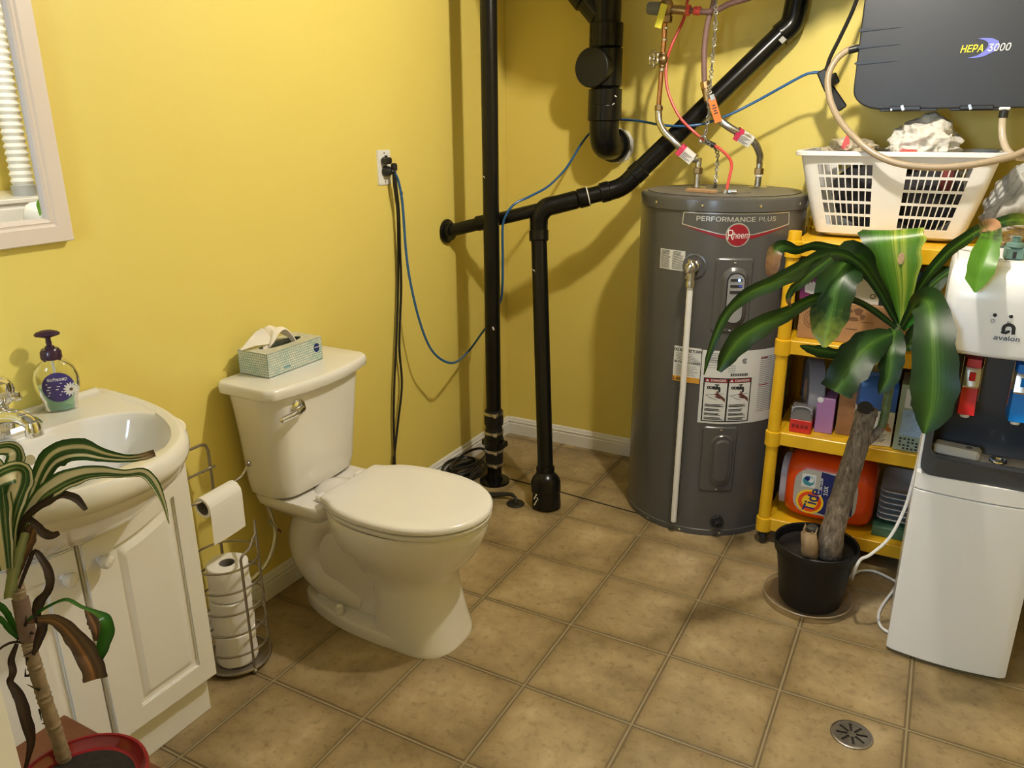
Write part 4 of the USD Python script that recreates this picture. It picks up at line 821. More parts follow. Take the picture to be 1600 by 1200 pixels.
# the pulled tissue: a soft folded sheet
nu, nv = 26, 16; Vt_ = []
for i in range(nu):
    u = i / (nu - 1)
    for j in range(nv):
        w = j / (nv - 1) * 2 - 1
        yy = -1.523 - .058 + u * .108; hgt = .062 * math.sin(PI * min(1, u * 1.02)) ** .7 * (1 - .25 * w * w)
        if u < .35: hgt *= .55 + 1.28 * u
        x = (X0 + X1) / 2 + w * (.010 + .022 * math.sin(PI * u)) + .010 * math.sin(5 * u + 2) - .012 * (1 - u)
        z = Z1 - .012 + hgt + .006 * math.sin(9 * u + 3 * w) * math.sin(PI * u)
        Vt_.append((x, yy + .006 * math.sin(4 * w + 6 * u), z))
ft = [q for i in range(nu - 1) for j in range(nv - 1) for q in (((i * nv + j), (i + 1) * nv + j, (i + 1) * nv + j + 1), (i * nv + j, (i + 1) * nv + j + 1, i * nv + j + 1))]
M['tissue'] = mat('tissue_sheet', (.86, .80, .70), .9, subsurface_weight=.0)
flap = [(.070, -1.590, .845), (.055, -1.640, .846), (.045, -1.672, .842), (.060, -1.600, .862), (.062, -1.560, .895), (.050, -1.610, .872)]
obj('tissue', (np.array(Vt_), np.array(ft)), M['tissue'], tb, 60)
fv = np.array([[(.088, -1.548, .842), (.080, -1.560, .870), (.075, -1.574, .893)], [(.085, -1.580, .846), (.075, -1.598, .868), (.068, -1.596, .884)], [(.078, -1.610, .849), (.068, -1.628, .862), (.064, -1.612, .872)], [(.062, -1.648, .843), (.060, -1.650, .846), (.060, -1.642, .850)]])
P_ = fv.reshape(-1, 3); fq = [q for i in range(3) for j in range(2) for q in ((i * 3 + j, (i + 1) * 3 + j, (i + 1) * 3 + j + 1), (i * 3 + j, (i + 1) * 3 + j + 1, i * 3 + j + 1))]
obj('tissue_flap', (P_, np.array(fq)), M['tissue'], tb, 60)

# toilet-roll stand with spare rolls
TC = (.152, -1.868); TRad = .088
ts = thing('toilet_roll_stand', 'satin metal wire stand for toilet rolls between the vanity and the toilet', 'toilet roll holder', TC + (0,))
circ = lambda r, z, a0=0, a1=360, n=40: [(TC[0] + r * math.cos(a), TC[1] + r * math.sin(a), z) for a in np.radians(np.linspace(a0, a1, n, endpoint=(a1 - a0) < 359))]
obj('base_dish', lathe([(.0, .010), (.080, .010), (.0835, .013), (.0835, .016), (.0, .014)], TC + (0,), n=36), M['wire'], ts)
obj('base_ring', tube(circ(TRad, .016), .0045, 8, 0, True), M['wire'], ts)
af, ar = -14, 62
for k, z in enumerate((.072, .137, .202, .267, .330)): obj('hoop', tube(circ(TRad, z, -110, 205), .0030, 8), M['wire'], ts)
vf = lambda a, z: (TC[0] + TRad * math.cos(math.radians(a)), TC[1] + TRad * math.sin(math.radians(a)), z)
obj('upright', tube([vf(af, .004), vf(af, .357), vf(af + 4, .366), vf(af + 20, .375), vf(af + 45, .398), vf(ar, .415)], .0036, 8), M['wire'], ts)
obj('upright', tube([vf(ar, .004), vf(ar, .415)], .0036, 8), M['wire'], ts)
obj('upright', tube([vf(-105, .004), vf(-105, .345)], .0036, 8), M['wire'], ts)
obj('upright', tube([vf(200, .004), vf(200, .345)], .0036, 8), M['wire'], ts)
for a in (af, ar, -105, 200): obj('ball_foot', sphere(vf(a, .0075), .0075), M['wire'], ts)
pA, pB = A(.062, -1.803, 0), A(.062, -1.925, 0)
obj('post', tube([pA + A(0, 0, .016), pA + A(0, 0, .600), pA + A(0, -.006, .618), pA + A(0, -.022, .624), pB + A(0, .022, .624), pB + A(0, .006, .618), pB + A(0, 0, .600), pB + A(0, 0, .016)], .0042, 8), M['wire'], ts, label='tall bent wire back post')
obj('cross_bar', tube([pA + A(.004, .012, .550), pB + A(.004, -.012, .550)], .0036, 8), M['wire'], ts)
obj('roll_arm', tube([pB + A(0, 0, .505), (.10, -1.935, .515), (.150, -1.935, .518), (.150, -1.80, .528), (.150, -1.772, .537), (.150, -1.752, .556)], .0038, 8, 5), M['wire'], ts)
obj('arm_ball', sphere((.150, -1.750, .558), .0085), M['wire'], ts)
def roll(name, label, z, r=.055, group='spare toilet rolls stacked in the wire stand'):
    t = thing(name, label, 'toilet roll', (TC[0], TC[1], z), group)
    q = random.Random(int(z * 1000)); prof = [(.021, .003), (.050, .0), (r, .004), (r + .0012, .03), (r - .001, .055), (r + .001, .075), (r, .096), (.050, .100), (.021, .0985)]
    c = A(TC[0] + q.uniform(-.006, .006), TC[1] + q.uniform(-.006, .004), z)
    v, f = lathe(prof + [(.021, .003)], c, n=40, cap=False); v = v + (meshkit.noise(v * A(40, 40, 55), 3)[:, None] - .5) * .003 * (np.abs(v[:, 2:3] - z - .05) < .049)
    obj('paper', (v, f), M['paper'], t); obj('core', lathe([(.0212, .004), (.0212, .098), (.0195, .098), (.0195, .004), (.0212, .004)], c, n=24, cap=False), mat('core_board', lin(120, 114, 106), .8) if not stage.GetPrimAtPath('/World/Looks/core_board') else '/World/Looks/core_board', t)
roll('toilet_roll', 'white toilet roll at the bottom of the stack in the wire stand', .015, group=None)
roll('toilet_roll', 'white toilet roll in the middle of the stack in the wire stand', .1155, group=None)
roll('toilet_roll', 'white toilet roll on top of the stack in the wire stand, core visible', .216, group=None)
hr = thing('hanging_toilet_roll', 'nearly used-up toilet roll hanging on the wire arm with a loose sheet', 'toilet roll', (.150, -1.862, .515))
hcn = A(.150, -1.915, .498); yax = A(0, 1, .055)
v, f = lathe([(.021, 0), (.0285, 0), (.0285, .108), (.021, .108), (.021, 0)], hcn, yax, 32, False)
obj('paper', (v, f), M['paper'], hr); obj('core', lathe([(.0212, .001), (.0212, .107), (.0192, .107), (.0192, .001), (.0212, .001)], hcn, yax, 24, False), '/World/Looks/core_board', hr)
sh = []
for t in np.linspace(0, 1, 9):
    for s_ in np.linspace(0, 1, 8):
        a = math.radians(95 - 95 * min(1, t * 3)); b = hcn + unit(yax) * (.108 * s_) + .0292 * A(math.cos(a), 0, math.sin(a))
        drop = max(0, t - .333) / .667 * (.100); sh.append(b + A(.004 * math.sin(3 * s_) * drop * 6, -.010 * drop * 6 * (0.4), -drop))
fq = [q for i in range(8) for j in range(7) for q in ((i * 8 + j, (i + 1) * 8 + j, (i + 1) * 8 + j + 1), (i * 8 + j, (i + 1) * 8 + j + 1, i * 8 + j + 1))]
obj('loose_sheet', (np.array(sh), np.array(fq)), M['paper'], hr, 60)

# outlet, plugs and cords
OC = A(0, -.879, 1.296)
ou = thing('wall_outlet', 'white wall outlet plate with black plugs, on the left wall', 'outlet', OC)
obj('plate', extr(rrect(.072, .116, .004), .004, OC, (0, 1, 0), (0, 0, 1)), M['whiteplastic'], ou); obj('plate_bevel', extr(rrect(.066, .110, .004), .0055, OC, (0, 1, 0), (0, 0, 1)), M['whiteplastic'], ou)
obj('receptacle', extr(rrect(.033, .067, .003), .0065, OC, (0, 1, 0), (0, 0, 1)), M['whiteplastic'], ou)
for z in (.048, -.048): obj('plate_screw', lathe([(.003, .005), (.003, .0065), (.001, .007)], OC + A(0, 0, z), (1, 0, 0), 10), M['steel'], ou)
bc = thing('black_power_cords', 'pair of black power cords hanging down the left wall from the outlet', 'cord', OC + A(.01, 0, .02))
obj('plug', join(cbox(OC + A(.006, -.022, .012), OC + A(.034, .010, .034), .005), cbox(OC + A(.026, .004, .014), OC + A(.044, .024, -.012), .004), cbox(OC + A(.010, -.004, .034), OC + A(.018, .004, .040), .001)), M['black'], bc)
obj('cord', tube([OC + A(.036, .016, .0), (0.036,-0.860,1.235), (0.030,-0.844,1.146), (0.022,-0.837,1.009), (0.020,-0.839,0.869), (0.018,-0.866,0.656), (0.018,-0.862,0.505), (0.018,-0.899,0.362), (0.018,-0.941,0.206), (0.030,-0.983,0.051)], .0043, 8, 8), M['cord'], bc)
obj('cord', tube([OC + A(.034, .010, .006), (0.030,-0.863,1.235), (0.026,-0.846,1.146), (0.018,-0.843,1.009), (0.014,-0.850,0.870), (0.014,-0.880,0.659), (0.014,-0.904,0.517), (0.014,-0.921,0.369), (0.014,-0.927,0.213), (0.020,-0.946,0.032)], .0043, 8, 8), M['cord'], bc)
obj('cord_bump', obox((0.034,-0.830,1.206), ((1, 0, 0), (0, 1, 0), (0, 0, 1)), (.005, .005, .007), .002), M['black'], bc)
ec = thing('blue_extension_cord', 'thin blue extension cord looping from the outlet across the corner toward the charcoal unit', 'cord', OC + A(.01, 0, -.02))
obj('plug', join(lathe([(.0, .006), (.017, .006), (.018, .012), (.016, .026), (.010, .034), (.0, .035)], OC + A(0, -.004, -.012), (1, .15, 0), 16), tube([OC + A(.030, .002, -.012), OC + A(.038, .016, -.014)], .006, 8)), M['black'], ec)
obj('cord', tube([OC + A(.036, .012, -.013), (0.042,-0.852,1.245), (0.050,-0.847,1.169), (0.060,-0.854,1.014), (0.075,-0.857,0.900), (0.095,-0.840,0.757), (0.115,-0.807,0.647), (0.130,-0.747,0.583), (0.145,-0.681,0.560), (0.069,-0.462,0.538), (0.134,-0.465,0.621), (0.188,-0.468,0.692), (0.236,-0.482,0.773), (0.256,-0.500,0.854), (0.259,-0.502,0.954), (0.263,-0.508,1.065), (0.279,-0.508,1.113), (0.308,-0.492,1.153), (0.344,-0.430,1.178), (0.366,-0.320,1.209), (0.369,-0.170,1.268), (0.392,-0.080,1.357), (0.419,-0.035,1.406), (0.470,-0.025,1.438), (0.546,-0.060,1.450), (0.656,-0.130,1.444), (0.763,-0.222,1.431), (0.856,-0.252,1.426), (0.932,-0.235,1.434), (1.016,-0.220,1.464), (1.096,-0.200,1.505), (1.177,-0.200,1.549), (1.245,-0.200,1.585), (1.275,-0.200,1.593), (1.301,-0.200,1.593)], .0046, 8, 6), M['bluecord'], ec)
cp = thing('coiled_cable', 'heap of coiled black cable on the floor beside the stack pipe', 'cable', (.12, -.55, 0))
q = random.Random(5); 
for k in range(7):
    c = A(.082 + q.uniform(-.008, .008), -.535 + q.uniform(-.03, .03), .008 + .010 * k); a_, b_ = q.uniform(.042, .062), q.uniform(.090, .125); ph = q.uniform(0, 6)
    obj('loop', tube([c + A(a_ * math.cos(t), b_ * math.sin(t), .004 * math.sin(2 * t + ph) + .004) for t in np.linspace(0, 2 * PI, 28, endpoint=False)], .0056, 7, 0, True), M['cord'], cp)
obj('lead', tube([(.14, -.45, .03), (.16, -.60, .045), (.19, -.655, .02), (.26, -.665, .010), (.32, -.650, .016), (.355, -.640, .022), (.385, -.645, .020), (.395, -.660, .004)], .0065, 8, 6), M['cord'], cp)
obj('lead', tube([(.13, -.42, .05), (.15, -.58, .055), (.18, -.645, .03), (.26, -.655, .016), (.33, -.640, .022), (.37, -.635, .024), (.39, -.650, .010), (.398, -.662, .004)], .0055, 8, 6), M['cord'], cp)
gm = single('floor_grommet', lathe([(.0, .002), (.034, .002), (.036, .0035), (.033, .0065), (.0, .007)], (.397, -.663, 0), n=28), M['rubber'], 'round dark floor cover where black cables enter the floor, in front of the stack pipe', 'floor cover')

# ---------------------------------------------------------------- yellow plastic rack
RX0, RX1, RY0, RY1 = 1.300, 2.215, -.523, -.075
rk = thing('shelving_rack', 'yellow plastic shelving rack with four shelves and black casters beside the water heater', 'shelf', ((RX0 + RX1) / 2, (RY0 + RY1) / 2, 0))
LV = (.100, .430, .756, 1.080)
px_ = [(RX0 + .021, RY0 + .021), (RX1 - .021, RY0 + .021), (RX0 + .021, RY1 - .021), (RX1 - .021, RY1 - .021)]
for z in LV:
    sx0, sx1, sy0, sy1 = RX0 + .042, RX1 - .042, RY0 + .014, RY1 - .014
    fa_ = join(cbox((sx0, sy0, z - .047), (sx1, sy0 + .006, z), .0025), cbox((sx0, sy1 - .006, z - .047), (sx1, sy1, z), .0025), cbox((RX0 + .024, RY0 + .042, z - .047), (RX0 + .030, RY1 - .042, z), .0025), cbox((RX1 - .020, RY0 + .042, z - .047), (RX1 - .014, RY1 - .042, z), .0025),
               cbox((sx0 + .001, RY0 + .016, z - .0085), (sx1 - .001, RY1 - .016, z - .0035), .001), cbox((RX0 + .026, RY0 + .044, z - .0085), (RX0 + .0425, RY1 - .044, z - .0035), .001), cbox((RX1 - .0425, RY0 + .044, z - .0085), (RX1 - .016, RY1 - .044, z - .0035), .001),
               *[cbox((sx0, RY0 + .07 + .05 * k, z - .030), (sx1, RY0 + .074 + .05 * k, z - .008), .001) for k in range(7)])
    obj('shelf', fa_, M['yellow'], rk, False)
    for x, y in px_: obj('corner_socket', lathe([(.0235, -.052), (.0265, -.050), (.0270, -.006), (.0262, 0), (.0215, .002)], (x, y, z), n=22), M['yellow'], rk)
for x, y in px_:
    zs = [.050] + list(LV) + [1.112]
    for k in range(4): obj('post', lathe([(.0195, LV[k] + .001), (.0215, LV[k] + .006), (.0205, (LV[k] + LV[min(k + 1, 3)]) / 2), (.0205, (LV[k + 1] - .052) if k < 3 else 1.108), (.0195, (LV[k + 1] - .05) if k < 3 else 1.1115), (.0, (LV[k + 1] - .05) if k < 3 else 1.112)], (x, y, 0), n=22), M['yellow'], rk)
    cst = obj('caster', join(lathe([(.0, -.010), (.020, -.010), (.024, -.006), (.024, .006), (.020, .010), (.0, .010)], (x, y, .0245), (1, .25, 0), 24), lathe([(.011, .030), (.017, .048), (.017, .054), (.0, .054)], (x, y, 0), n=16), cbox((x - .014, y - .010, .020), (x + .014, y + .012, .048), .005)), M['black'], rk, label='black swivel caster')

# laundry basket
lb = thing('laundry_basket', 'white plastic laundry basket with lattice windows on top of the yellow rack', 'basket', (1.57, -.235, 1.082))
BT, BB = 1.348, 1.083
tx0, tx1, ty0, ty1 = 1.292, 1.852, -.405, -.040; bx0, bx1, by0, by1 = 1.362, 1.782, -.345, -.100
def corner(t, z):
    s_ = (z - BB) / (BT - BB); s_ = min(1, max(0, s_)) ** .85
    return bx0 + (tx0 - bx0) * s_, bx1 + (tx1 - bx1) * s_, by0 + (ty0 - by0) * s_, by1 + (ty1 - by1) * s_
def side_fn(which):
    def fn(u, v):
        z = BB + .010 + (BT - BB - .010) * v; x0, x1, y0, y1 = corner(0, z); r = .045
        if which == 'f': return (x0 + r * .6 + (x1 - x0 - 1.2 * r) * u, y0 - .006 * math.sin(PI * u), z)
        if which == 'b': return (x1 - r * .6 - (x1 - x0 - 1.2 * r) * u, y1 + .006 * math.sin(PI * u), z)
        if which == 'r': return (x1 + .006 * math.sin(PI * u), y0 + r * .6 + (y1 - y0 - 1.2 * r) * u, z)
        return (x0 - .006 * math.sin(PI * u), y1 - r * .6 - (y1 - y0 - 1.2 * r) * u, z)
    return fn
def breaks(spans):
    us, hol = [0.0], []
    for a, b, n in spans:
        w = (b - a) / n; 
        if a > us[-1] + 1e-6: us.append(a); hol.append(False)
        for k in range(n):
            us.append(a + w * k + w * .80); hol.append(True)
            us.append(a + w * (k + 1)); hol.append(False)
    if us[-1] < 1: us.append(1.0); hol.append(False)
    return us, hol
vs, vh = breaks([(.10, .885, 5)])
for which, spans in (('f', [(.045, .385, 8), (.575, .94, 9)]), ('b', [(.07, .40, 8), (.575, .93, 9)]), ('r', [(.14, .86, 10)]), ('l', [(.14, .86, 10)])):
    us, uh = breaks(spans)
    obj('lattice_side', gridpanel(side_fn(which), us, vs, lambda i, j: uh[i] and vh[j], .0028), M['whiteplastic'], lb, False)
for cxy in range(4):
    L = []
    for v in np.linspace(0, 1, 7):
        z = BB + .010 + (BT - BB - .010) * v; x0, x1, y0, y1 = corner(0, z); r = .027
        X, Y = ((x0 + r, y0 + r, 180), (x1 - r, y0 + r, 270), (x1 - r, y1 - r, 0), (x0 + r, y1 - r, 90))[cxy][:2]; a0 = (180, 270, 0, 90)[cxy]
        arc = [(X + r * math.cos(a), Y + r * math.sin(a), z) for a in np.radians(np.linspace(a0, a0 + 90, 9))]; arc2 = [(X + (r - .003) * math.cos(a), Y + (r - .003) * math.sin(a), z) for a in np.radians(np.linspace(a0 + 90, a0, 9))]
        L.append(np.array(arc + arc2))
    obj('corner_panel', loft(L), M['whiteplastic'], lb, 40)
obj('base', loft([rloop((bx0 + bx1) / 2, (by0 + by1) / 2, (bx1 - bx0) / 2 - .012, (by1 - by0) / 2 - .012, .05, BB), rloop((bx0 + bx1) / 2, (by0 + by1) / 2, (bx1 - bx0) / 2 + .001, (by1 - by0) / 2 + .001, .05, BB + .012), rloop((bx0 + bx1) / 2, (by0 + by1) / 2, (bx1 - bx0) / 2, (by1 - by0) / 2, .05, BB + .014)]), M['whiteplastic'], lb, 40)
mx_, my_ = (tx0 + tx1) / 2, (ty0 + ty1) / 2; hx_, hy_ = (tx1 - tx0) / 2, (ty1 - ty0) / 2
obj('rim', loft([rloop(mx_, my_, hx_ + d, hy_ + d, .05, z) for d, z in ((-.002, BT - .004), (.012, BT - .012), (.016, BT - .010), (.016, BT + .0), (.012, BT + .004), (-.001, BT + .003), (-.002, BT - .004))], False, False), M['whiteplastic'], lb, 40)
# contents
def lump(c, s, seed, n=3, amp=.25, freq=3.0):
    m = trimesh.creation.icosphere(subdivisions=n, radius=1.0); v = np.array(m.vertices); d = meshkit.fbm(v * freq + seed * 3.1, 4, seed) - .5
    r = np.abs(meshkit.noise(v * freq * 1.7 + seed, seed + 9) - .5)
    return v * (1 + amp * 2 * d[:, None] - amp * r[:, None]) * A(*s) + A(*c), np.array(m.faces)
def crumple(c, s):
    m = trimesh.creation.icosphere(subdivisions=5, radius=1.0); v = np.array(m.vertices)
    r = sum(np.abs(meshkit.noise(v * f + o, o) - .5) * a for f, o, a in ((2.0, 3, .75), (4.2, 7, .34), (9.0, 11, .10), (18, 13, .035)))
    v = v * (1.12 - r[:, None]); v[:, 2] *= 1 + .22 * np.exp(-((v[:, 0] - .05) ** 2) / .18) * (v[:, 2] > 0); return v * A(*s) + A(*c), np.array(m.faces)
M['fleece'] = mat('grey_fleece', (.66, .63, .57), .8, var=.12, scale=60, bump=.4, bscale=160)
single('stuffed_bag', crumple((1.640, -.215, 1.366), (.105, .10, .078)), M['fleece'], 'crumpled pale grey fleecy bundle sticking out of the laundry basket', 'bundle', smooth=60)
single('plastic_bag', lump((1.425, -.21, 1.345), (.085, .10, .045), 8, 4, .35, 3.0), mat('thin_bag', (.50, .44, .33), .35, var=.2, scale=20), 'crumpled translucent plastic bag at the left end of the laundry basket', 'bag', smooth=40)
M['darkcloth'] = mat('dark_cloth', (.02, .018, .020), .9, var=.4, scale=18)
single('dark_clothes', join(lump((1.52, -.22, 1.215), (.14, .10, .115), 5, 4, .12, 2.2), lump((1.67, -.22, 1.215), (.10, .10, .115), 6, 4, .12, 2.2)), M['darkcloth'], 'dark clothes filling the laundry basket, seen through the lattice', 'clothes', smooth=60)
single('red_garment', lump((1.60, -.30, 1.345), (.030, .035, .012), 7, 3, .2), M['redwire'], 'bit of red clothing at the rim of the laundry basket before the fleecy bundle', 'clothes', smooth=60)
single('dark_red_garment', lump((1.718, -.305, 1.27), (.020, .03, .05), 8, 3, .2), mat('dull_red_cloth', (.16, .03, .03), .9), 'dull red cloth behind the right lattice window of the laundry basket', 'clothes', smooth=60)
rh = loft([np.array([(1.405, -.300, 1.335), (1.425, -.30, 1.335), (1.425, -.294, 1.335), (1.405, -.294, 1.335)]), np.array([(1.402, -.300, 1.36), (1.428, -.3, 1.355), (1.428, -.294, 1.355), (1.402, -.294, 1.36)]), np.array([(1.416, -.299, 1.405), (1.421, -.299, 1.402), (1.421, -.295, 1.402), (1.416, -.295, 1.405)])])
single('red_strap', rh, M['redwire'], 'pointed red strap end standing up at the left of the laundry basket', 'strap', smooth=False)

# bag beside the basket
bgm = crumple((1.935, -.225, 1.165), (.106, .092, .098))
v, f = bgm; t_ = np.clip((v[:, 2] - 1.16) / .10, 0, 1); v[:, 1] = -.225 + (v[:, 1] + .225) * (1 - .85 * t_ ** 1.2); v[:, 2] += .05 * t_; v[:, 0] += .022 * t_; v[:, 2] = np.maximum(v[:, 2], 1.0775)
M['greybag'] = mat('grey_bag', (.42, .41, .38), .5, var=.3, scale=30)
gb = thing('grey_bag', 'grey plastic bag with a pale green folded top standing beside the laundry basket', 'bag', (1.935, -.225, 1.08))
obj('bag', (v, f), M['greybag'], gb, 50); obj('folded_top', loft([np.array([(1.900, -.245, 1.235), (1.985, -.245, 1.235), (1.985, -.225, 1.235), (1.900, -.225, 1.235)]), np.array([(1.925, -.240, 1.285), (1.985, -.24, 1.275), (1.985, -.232, 1.275), (1.925, -.232, 1.285)]), np.array([(1.955, -.239, 1.318), (1.972, -.239, 1.312), (1.972, -.234, 1.312), (1.955, -.234, 1.318)])]), mat('pale_green_film', (.40, .46, .32), .4), gb, False)
obj('bag_print', join(*[cbox((1.90 + .004 * k, -.312, 1.128 + .012 * k), (1.965, -.3105, 1.131 + .012 * k), .0003) for k in range(3)]), M['inkgrey'], gb)
tnb = thing('brown_jar', 'brown jar with a dark lid at the right end of the rack top', 'jar', (2.05, -.24, 1.08))
obj('jar', lathe([(.0, 0), (.045, 0), (.05, .006), (.05, .09), (.040, .105), (.040, .11), (.0, .11)], (2.055, -.24, 1.077), n=28), mat('brown_glaze', (.23, .10, .045), .25), tnb); obj('lid', lathe([(.043, .107), (.044, .109), (.044, .128), (.0, .130)], (2.055, -.24, 1.077), n=28), M['black'], tnb)

# --- second shelf
S2 = .7535
M['card'] = mat('brown_cardboard', lin(168, 128, 88), .7, var=.08, scale=30)
M['cardink'] = mat('cardboard_print', lin(112, 80, 56), .7)
def carton(t, lo, hi, m, name='box', c=.0015): return obj(name, cbox(lo, hi, c), m, t, False)
cb1 = thing('cardboard_carton', 'long plain cardboard carton with brown prints on the second rack shelf', 'box', (1.53, -.33, S2))
carton(cb1, (1.352, -.445, S2), (1.735, -.215, .882), M['card'])
obj('print', join(extr(Point(0, 0).buffer(.031, 24).difference(Point(0, 0).buffer(.0295, 24)).union(Point(0, 0).buffer(.023, 24).difference(Point(0, 0).buffer(.0215, 24))), .0006, (1.400, -.4452, .820), (1, 0, 0), (0, 0, 1)), *[obox((1.400, -.4455, .806 + .007 * k), ((1, 0, 0), (0, 0, 1), (0, -1, 0)), (.013, .0012, .0005), .0001) for k in range(5)]), M['cardink'], cb1, False)
obj('print', join(*[extr(Polygon([(x + w * math.cos(a) * (1 + .25 * math.sin(3 * a + x * 90)), z + h * math.sin(a)) for a in np.linspace(0, 2 * PI, 20)[:-1]]), .0006, (0, -.4452, 0), (1, 0, 0), (0, 0, 1)) for x, z, w, h in ((1.500, .862, .014, .010), (1.532, .860, .013, .012), (1.515, .835, .022, .006), (1.490, .850, .008, .006), (1.545, .843, .007, .009))]), M['cardink'], cb1, False, 'brown pictures printed on the carton')
obj('print', join(*[cbox((a, -.4458, z), (b, -.445, z + .0025), .0003) for a, b, z in ((1.46, 1.49, .822), (1.545, 1.580, .826), (1.43, 1.47, .785), (1.50, 1.535, .800))]), M['cardink'], cb1, False)
for k in range(2): obj('print', cbox((1.682 + .0075 * k, -.4458, .775), (1.686 + .0075 * k, -.445, .791), .0003), M['ink'], cb1, False)
pb = thing('purple_box', 'purple box with white whipped swirls printed on it, on top of the cardboard carton', 'box', (1.39, -.36, .8825))
M['plum'] = mat('plum_print', lin(112, 36, 88), .4)
carton(pb, (1.345, -.435, .8825), (1.475, -.28, .955), M['plum'])
puff = __import__('shapely').union_all([affinity.scale(Point(x, z).buffer(.010, 10), .55, 1.5).buffer(.0005) for x, z in ((-.024, 0), (-.014, .006), (-.004, .009), (.006, .009), (.016, .006), (.025, 0))] + [affinity.scale(Point(0, -.010).buffer(.01, 12), 2.6, .9)])
obj('swirl_print', extr(puff, .0007, (1.388, -.4352, .920), (.95, 0, 0), (0, 0, .95)), M['label'], pb, False)
wb = thing('white_box', 'white glossy box with black ring marks on top of the cardboard carton behind the plant', 'box', (1.56, -.35, .8825))
carton(wb, (1.480, -.43, .8825), (1.628, -.25, .985), M['label'])
obj('ring_mark', join(*[extr(Point(0, 0).buffer(.008).difference(Point(0, 0).buffer(.0055)), .0006, (1.560 + .006 * k, -.4302, .948 - .038 * k), (1, 0, 0), (0, 0, 1)) for k in range(2)], cbox((1.585, -.4308, .8835), (1.628, -.4300, .902), .0003)), M['ink'], wb, False)
bb = thing('blue_box', 'blue and white box on top of the right end of the cardboard carton', 'box', (1.67, -.35, .8825))
M['blueprint'] = mat('blue_print', lin(48, 92, 160), .4)
carton(bb, (1.634, -.425, .935), (1.715, -.28, 1.000), M['blueprint'], 'blue_top'); carton(bb, (1.634, -.425, .8825), (1.715, -.28, .9345), M['label'], 'white_base')
gx = thing('grey_carton', 'dark grey carton with small lettering at the back of the second rack shelf', 'box', (1.44, -.17, .8825))
carton(gx, (1.36, -.275, .9555), (1.475, -.20, 1.005), mat('taupe_board', lin(120, 108, 100), .6), 'box'); obj('lettering', text('P', .010, (1.412, -.2755, .985), (1, 0, 0), (0, 0, 1), .0005, True), M['ink'], gx, False); obj('printed_line', cbox((1.395, -.2758, .974), (1.445, -.2750, .977), .0002), M['ink'], gx, False)
carton(gx, (1.36, -.275, .8825), (1.475, -.20, .9550), mat('taupe_board_dark', lin(86, 78, 74), .6), 'box_base')

# --- third shelf
S3 = .4275
M['greyplastic'] = mat('grey_plastic', lin(140, 140, 148), .35)
tr = thing('grey_tape_roll', 'big grey roll standing on edge at the left of the third rack shelf', 'roll', (1.42, -.33, S3))
obj('roll', lathe([(.048, -.026), (.108, -.026), (.112, -.022), (.112, .022), (.108, .026), (.048, .026), (.048, -.026)], (1.412, -.330, S3 + .1125), (1, .25, 0), 40, False), M['greyplastic'], tr)
obj('roll_core', lathe([(.0485, -.025), (.0485, .025), (.044, .025), (.044, -.025), (.0485, -.025)], (1.412, -.330, S3 + .1125), (1, .25, 0), 30, False), M['card'], tr)
rb = thing('red_tub', 'small box with a clear curved top and red printed front on the third rack shelf', 'box', (1.40, -.44, S3))
carton(rb, (1.366, -.475, S3), (1.436, -.405, .474), mat('red_print', lin(196, 40, 34), .4), 'red_base')
M['smoke'] = mat('smoky_plastic', (.16, .15, .14), .15, alpha=1.0)
carton(rb, (1.366, -.474, .4745), (1.436, -.405, .517), M['smoke'], 'clear_top'); obj('curved_edge', tube([(1.370, -.476, .500), (1.376, -.476, .516), (1.392, -.476, .522), (1.412, -.476, .522), (1.428, -.476, .516), (1.433, -.476, .500)], .003, 8, 4), M['greyplastic'], rb)
obj('red_lettering', join(*[cbox((1.374 + .014 * k, -.4758, .444), (1.384 + .014 * k, -.4750, .458), .0004) for k in range(4)]), mat('print_dark_red', lin(130, 20, 20), .5), rb, False)
mb = thing('mauve_box', 'plain mauve box standing on the third rack shelf behind the red tub', 'box', (1.465, -.40, S3))
carton(mb, (1.442, -.44, S3), (1.500, -.33, .553), mat('mauve_print', lin(158, 112, 160), .45), 'box')
obj('round_seal', extr(Point(0, 0).buffer(.010, 12), .0006, (1.452, -.4402, .545), (1, 0, 0), (0, 0, 1)), M['label'], mb, False)
ppb = thing('kraft_box', 'tall brown kraft paper box with dark splotches on the third rack shelf', 'box', (1.54, -.36, S3))
M['kraft'] = mat('kraft_paper', lin(150, 104, 62), .7, var=.35, scale=16)
carton(ppb, (1.508, -.425, S3), (1.578, -.27, .625), M['kraft'])
ppc = thing('dark_paper_bag', 'dark brown paper bag at the back of the third rack shelf', 'bag', (1.72, -.22, S3))
v, f = lump((1.700, -.225, S3 + .118), (.085, .07, .118), 21, 4, .08, 2.2); v[:, 2] = np.maximum(v[:, 2], S3 + .0002); obj('bag', (v, f), mat('dark_kraft', lin(98, 66, 44), .75, var=.25, scale=14), ppc, 40)
oc = thing('drink_carton', 'blue and white drink carton with printed nuts on the third rack shelf', 'carton', (1.62, -.45, S3))
ocx = (unit((1, .22, 0)), unit((-.22, 1, 0)), (0, 0, 1)); occ = A(1.622, -.445, S3)
obj('box', obox(occ + A(0, 0, .060), ocx, (.056, .035, .0598), .0015), M['label'], oc, False)
obj('blue_top', obox(occ + A(0, 0, .160), ocx, (.056, .035, .040), .0015), M['blueprint'], oc, False)
obj('gable', loft([np.array([occ + A(0, 0, z) + ocx[0] * a * .056 + ocx[1] * b * k * .035 for a, b in ((-1, -1), (1, -1), (1, 1), (-1, 1))]) for z, k in ((.2002, 1), (.228, .06), (.242, .05))]), M['blueprint'], oc, False)
on = lambda u, z: occ + ocx[0] * u - ocx[1] * .0353 + A(0, 0, z)
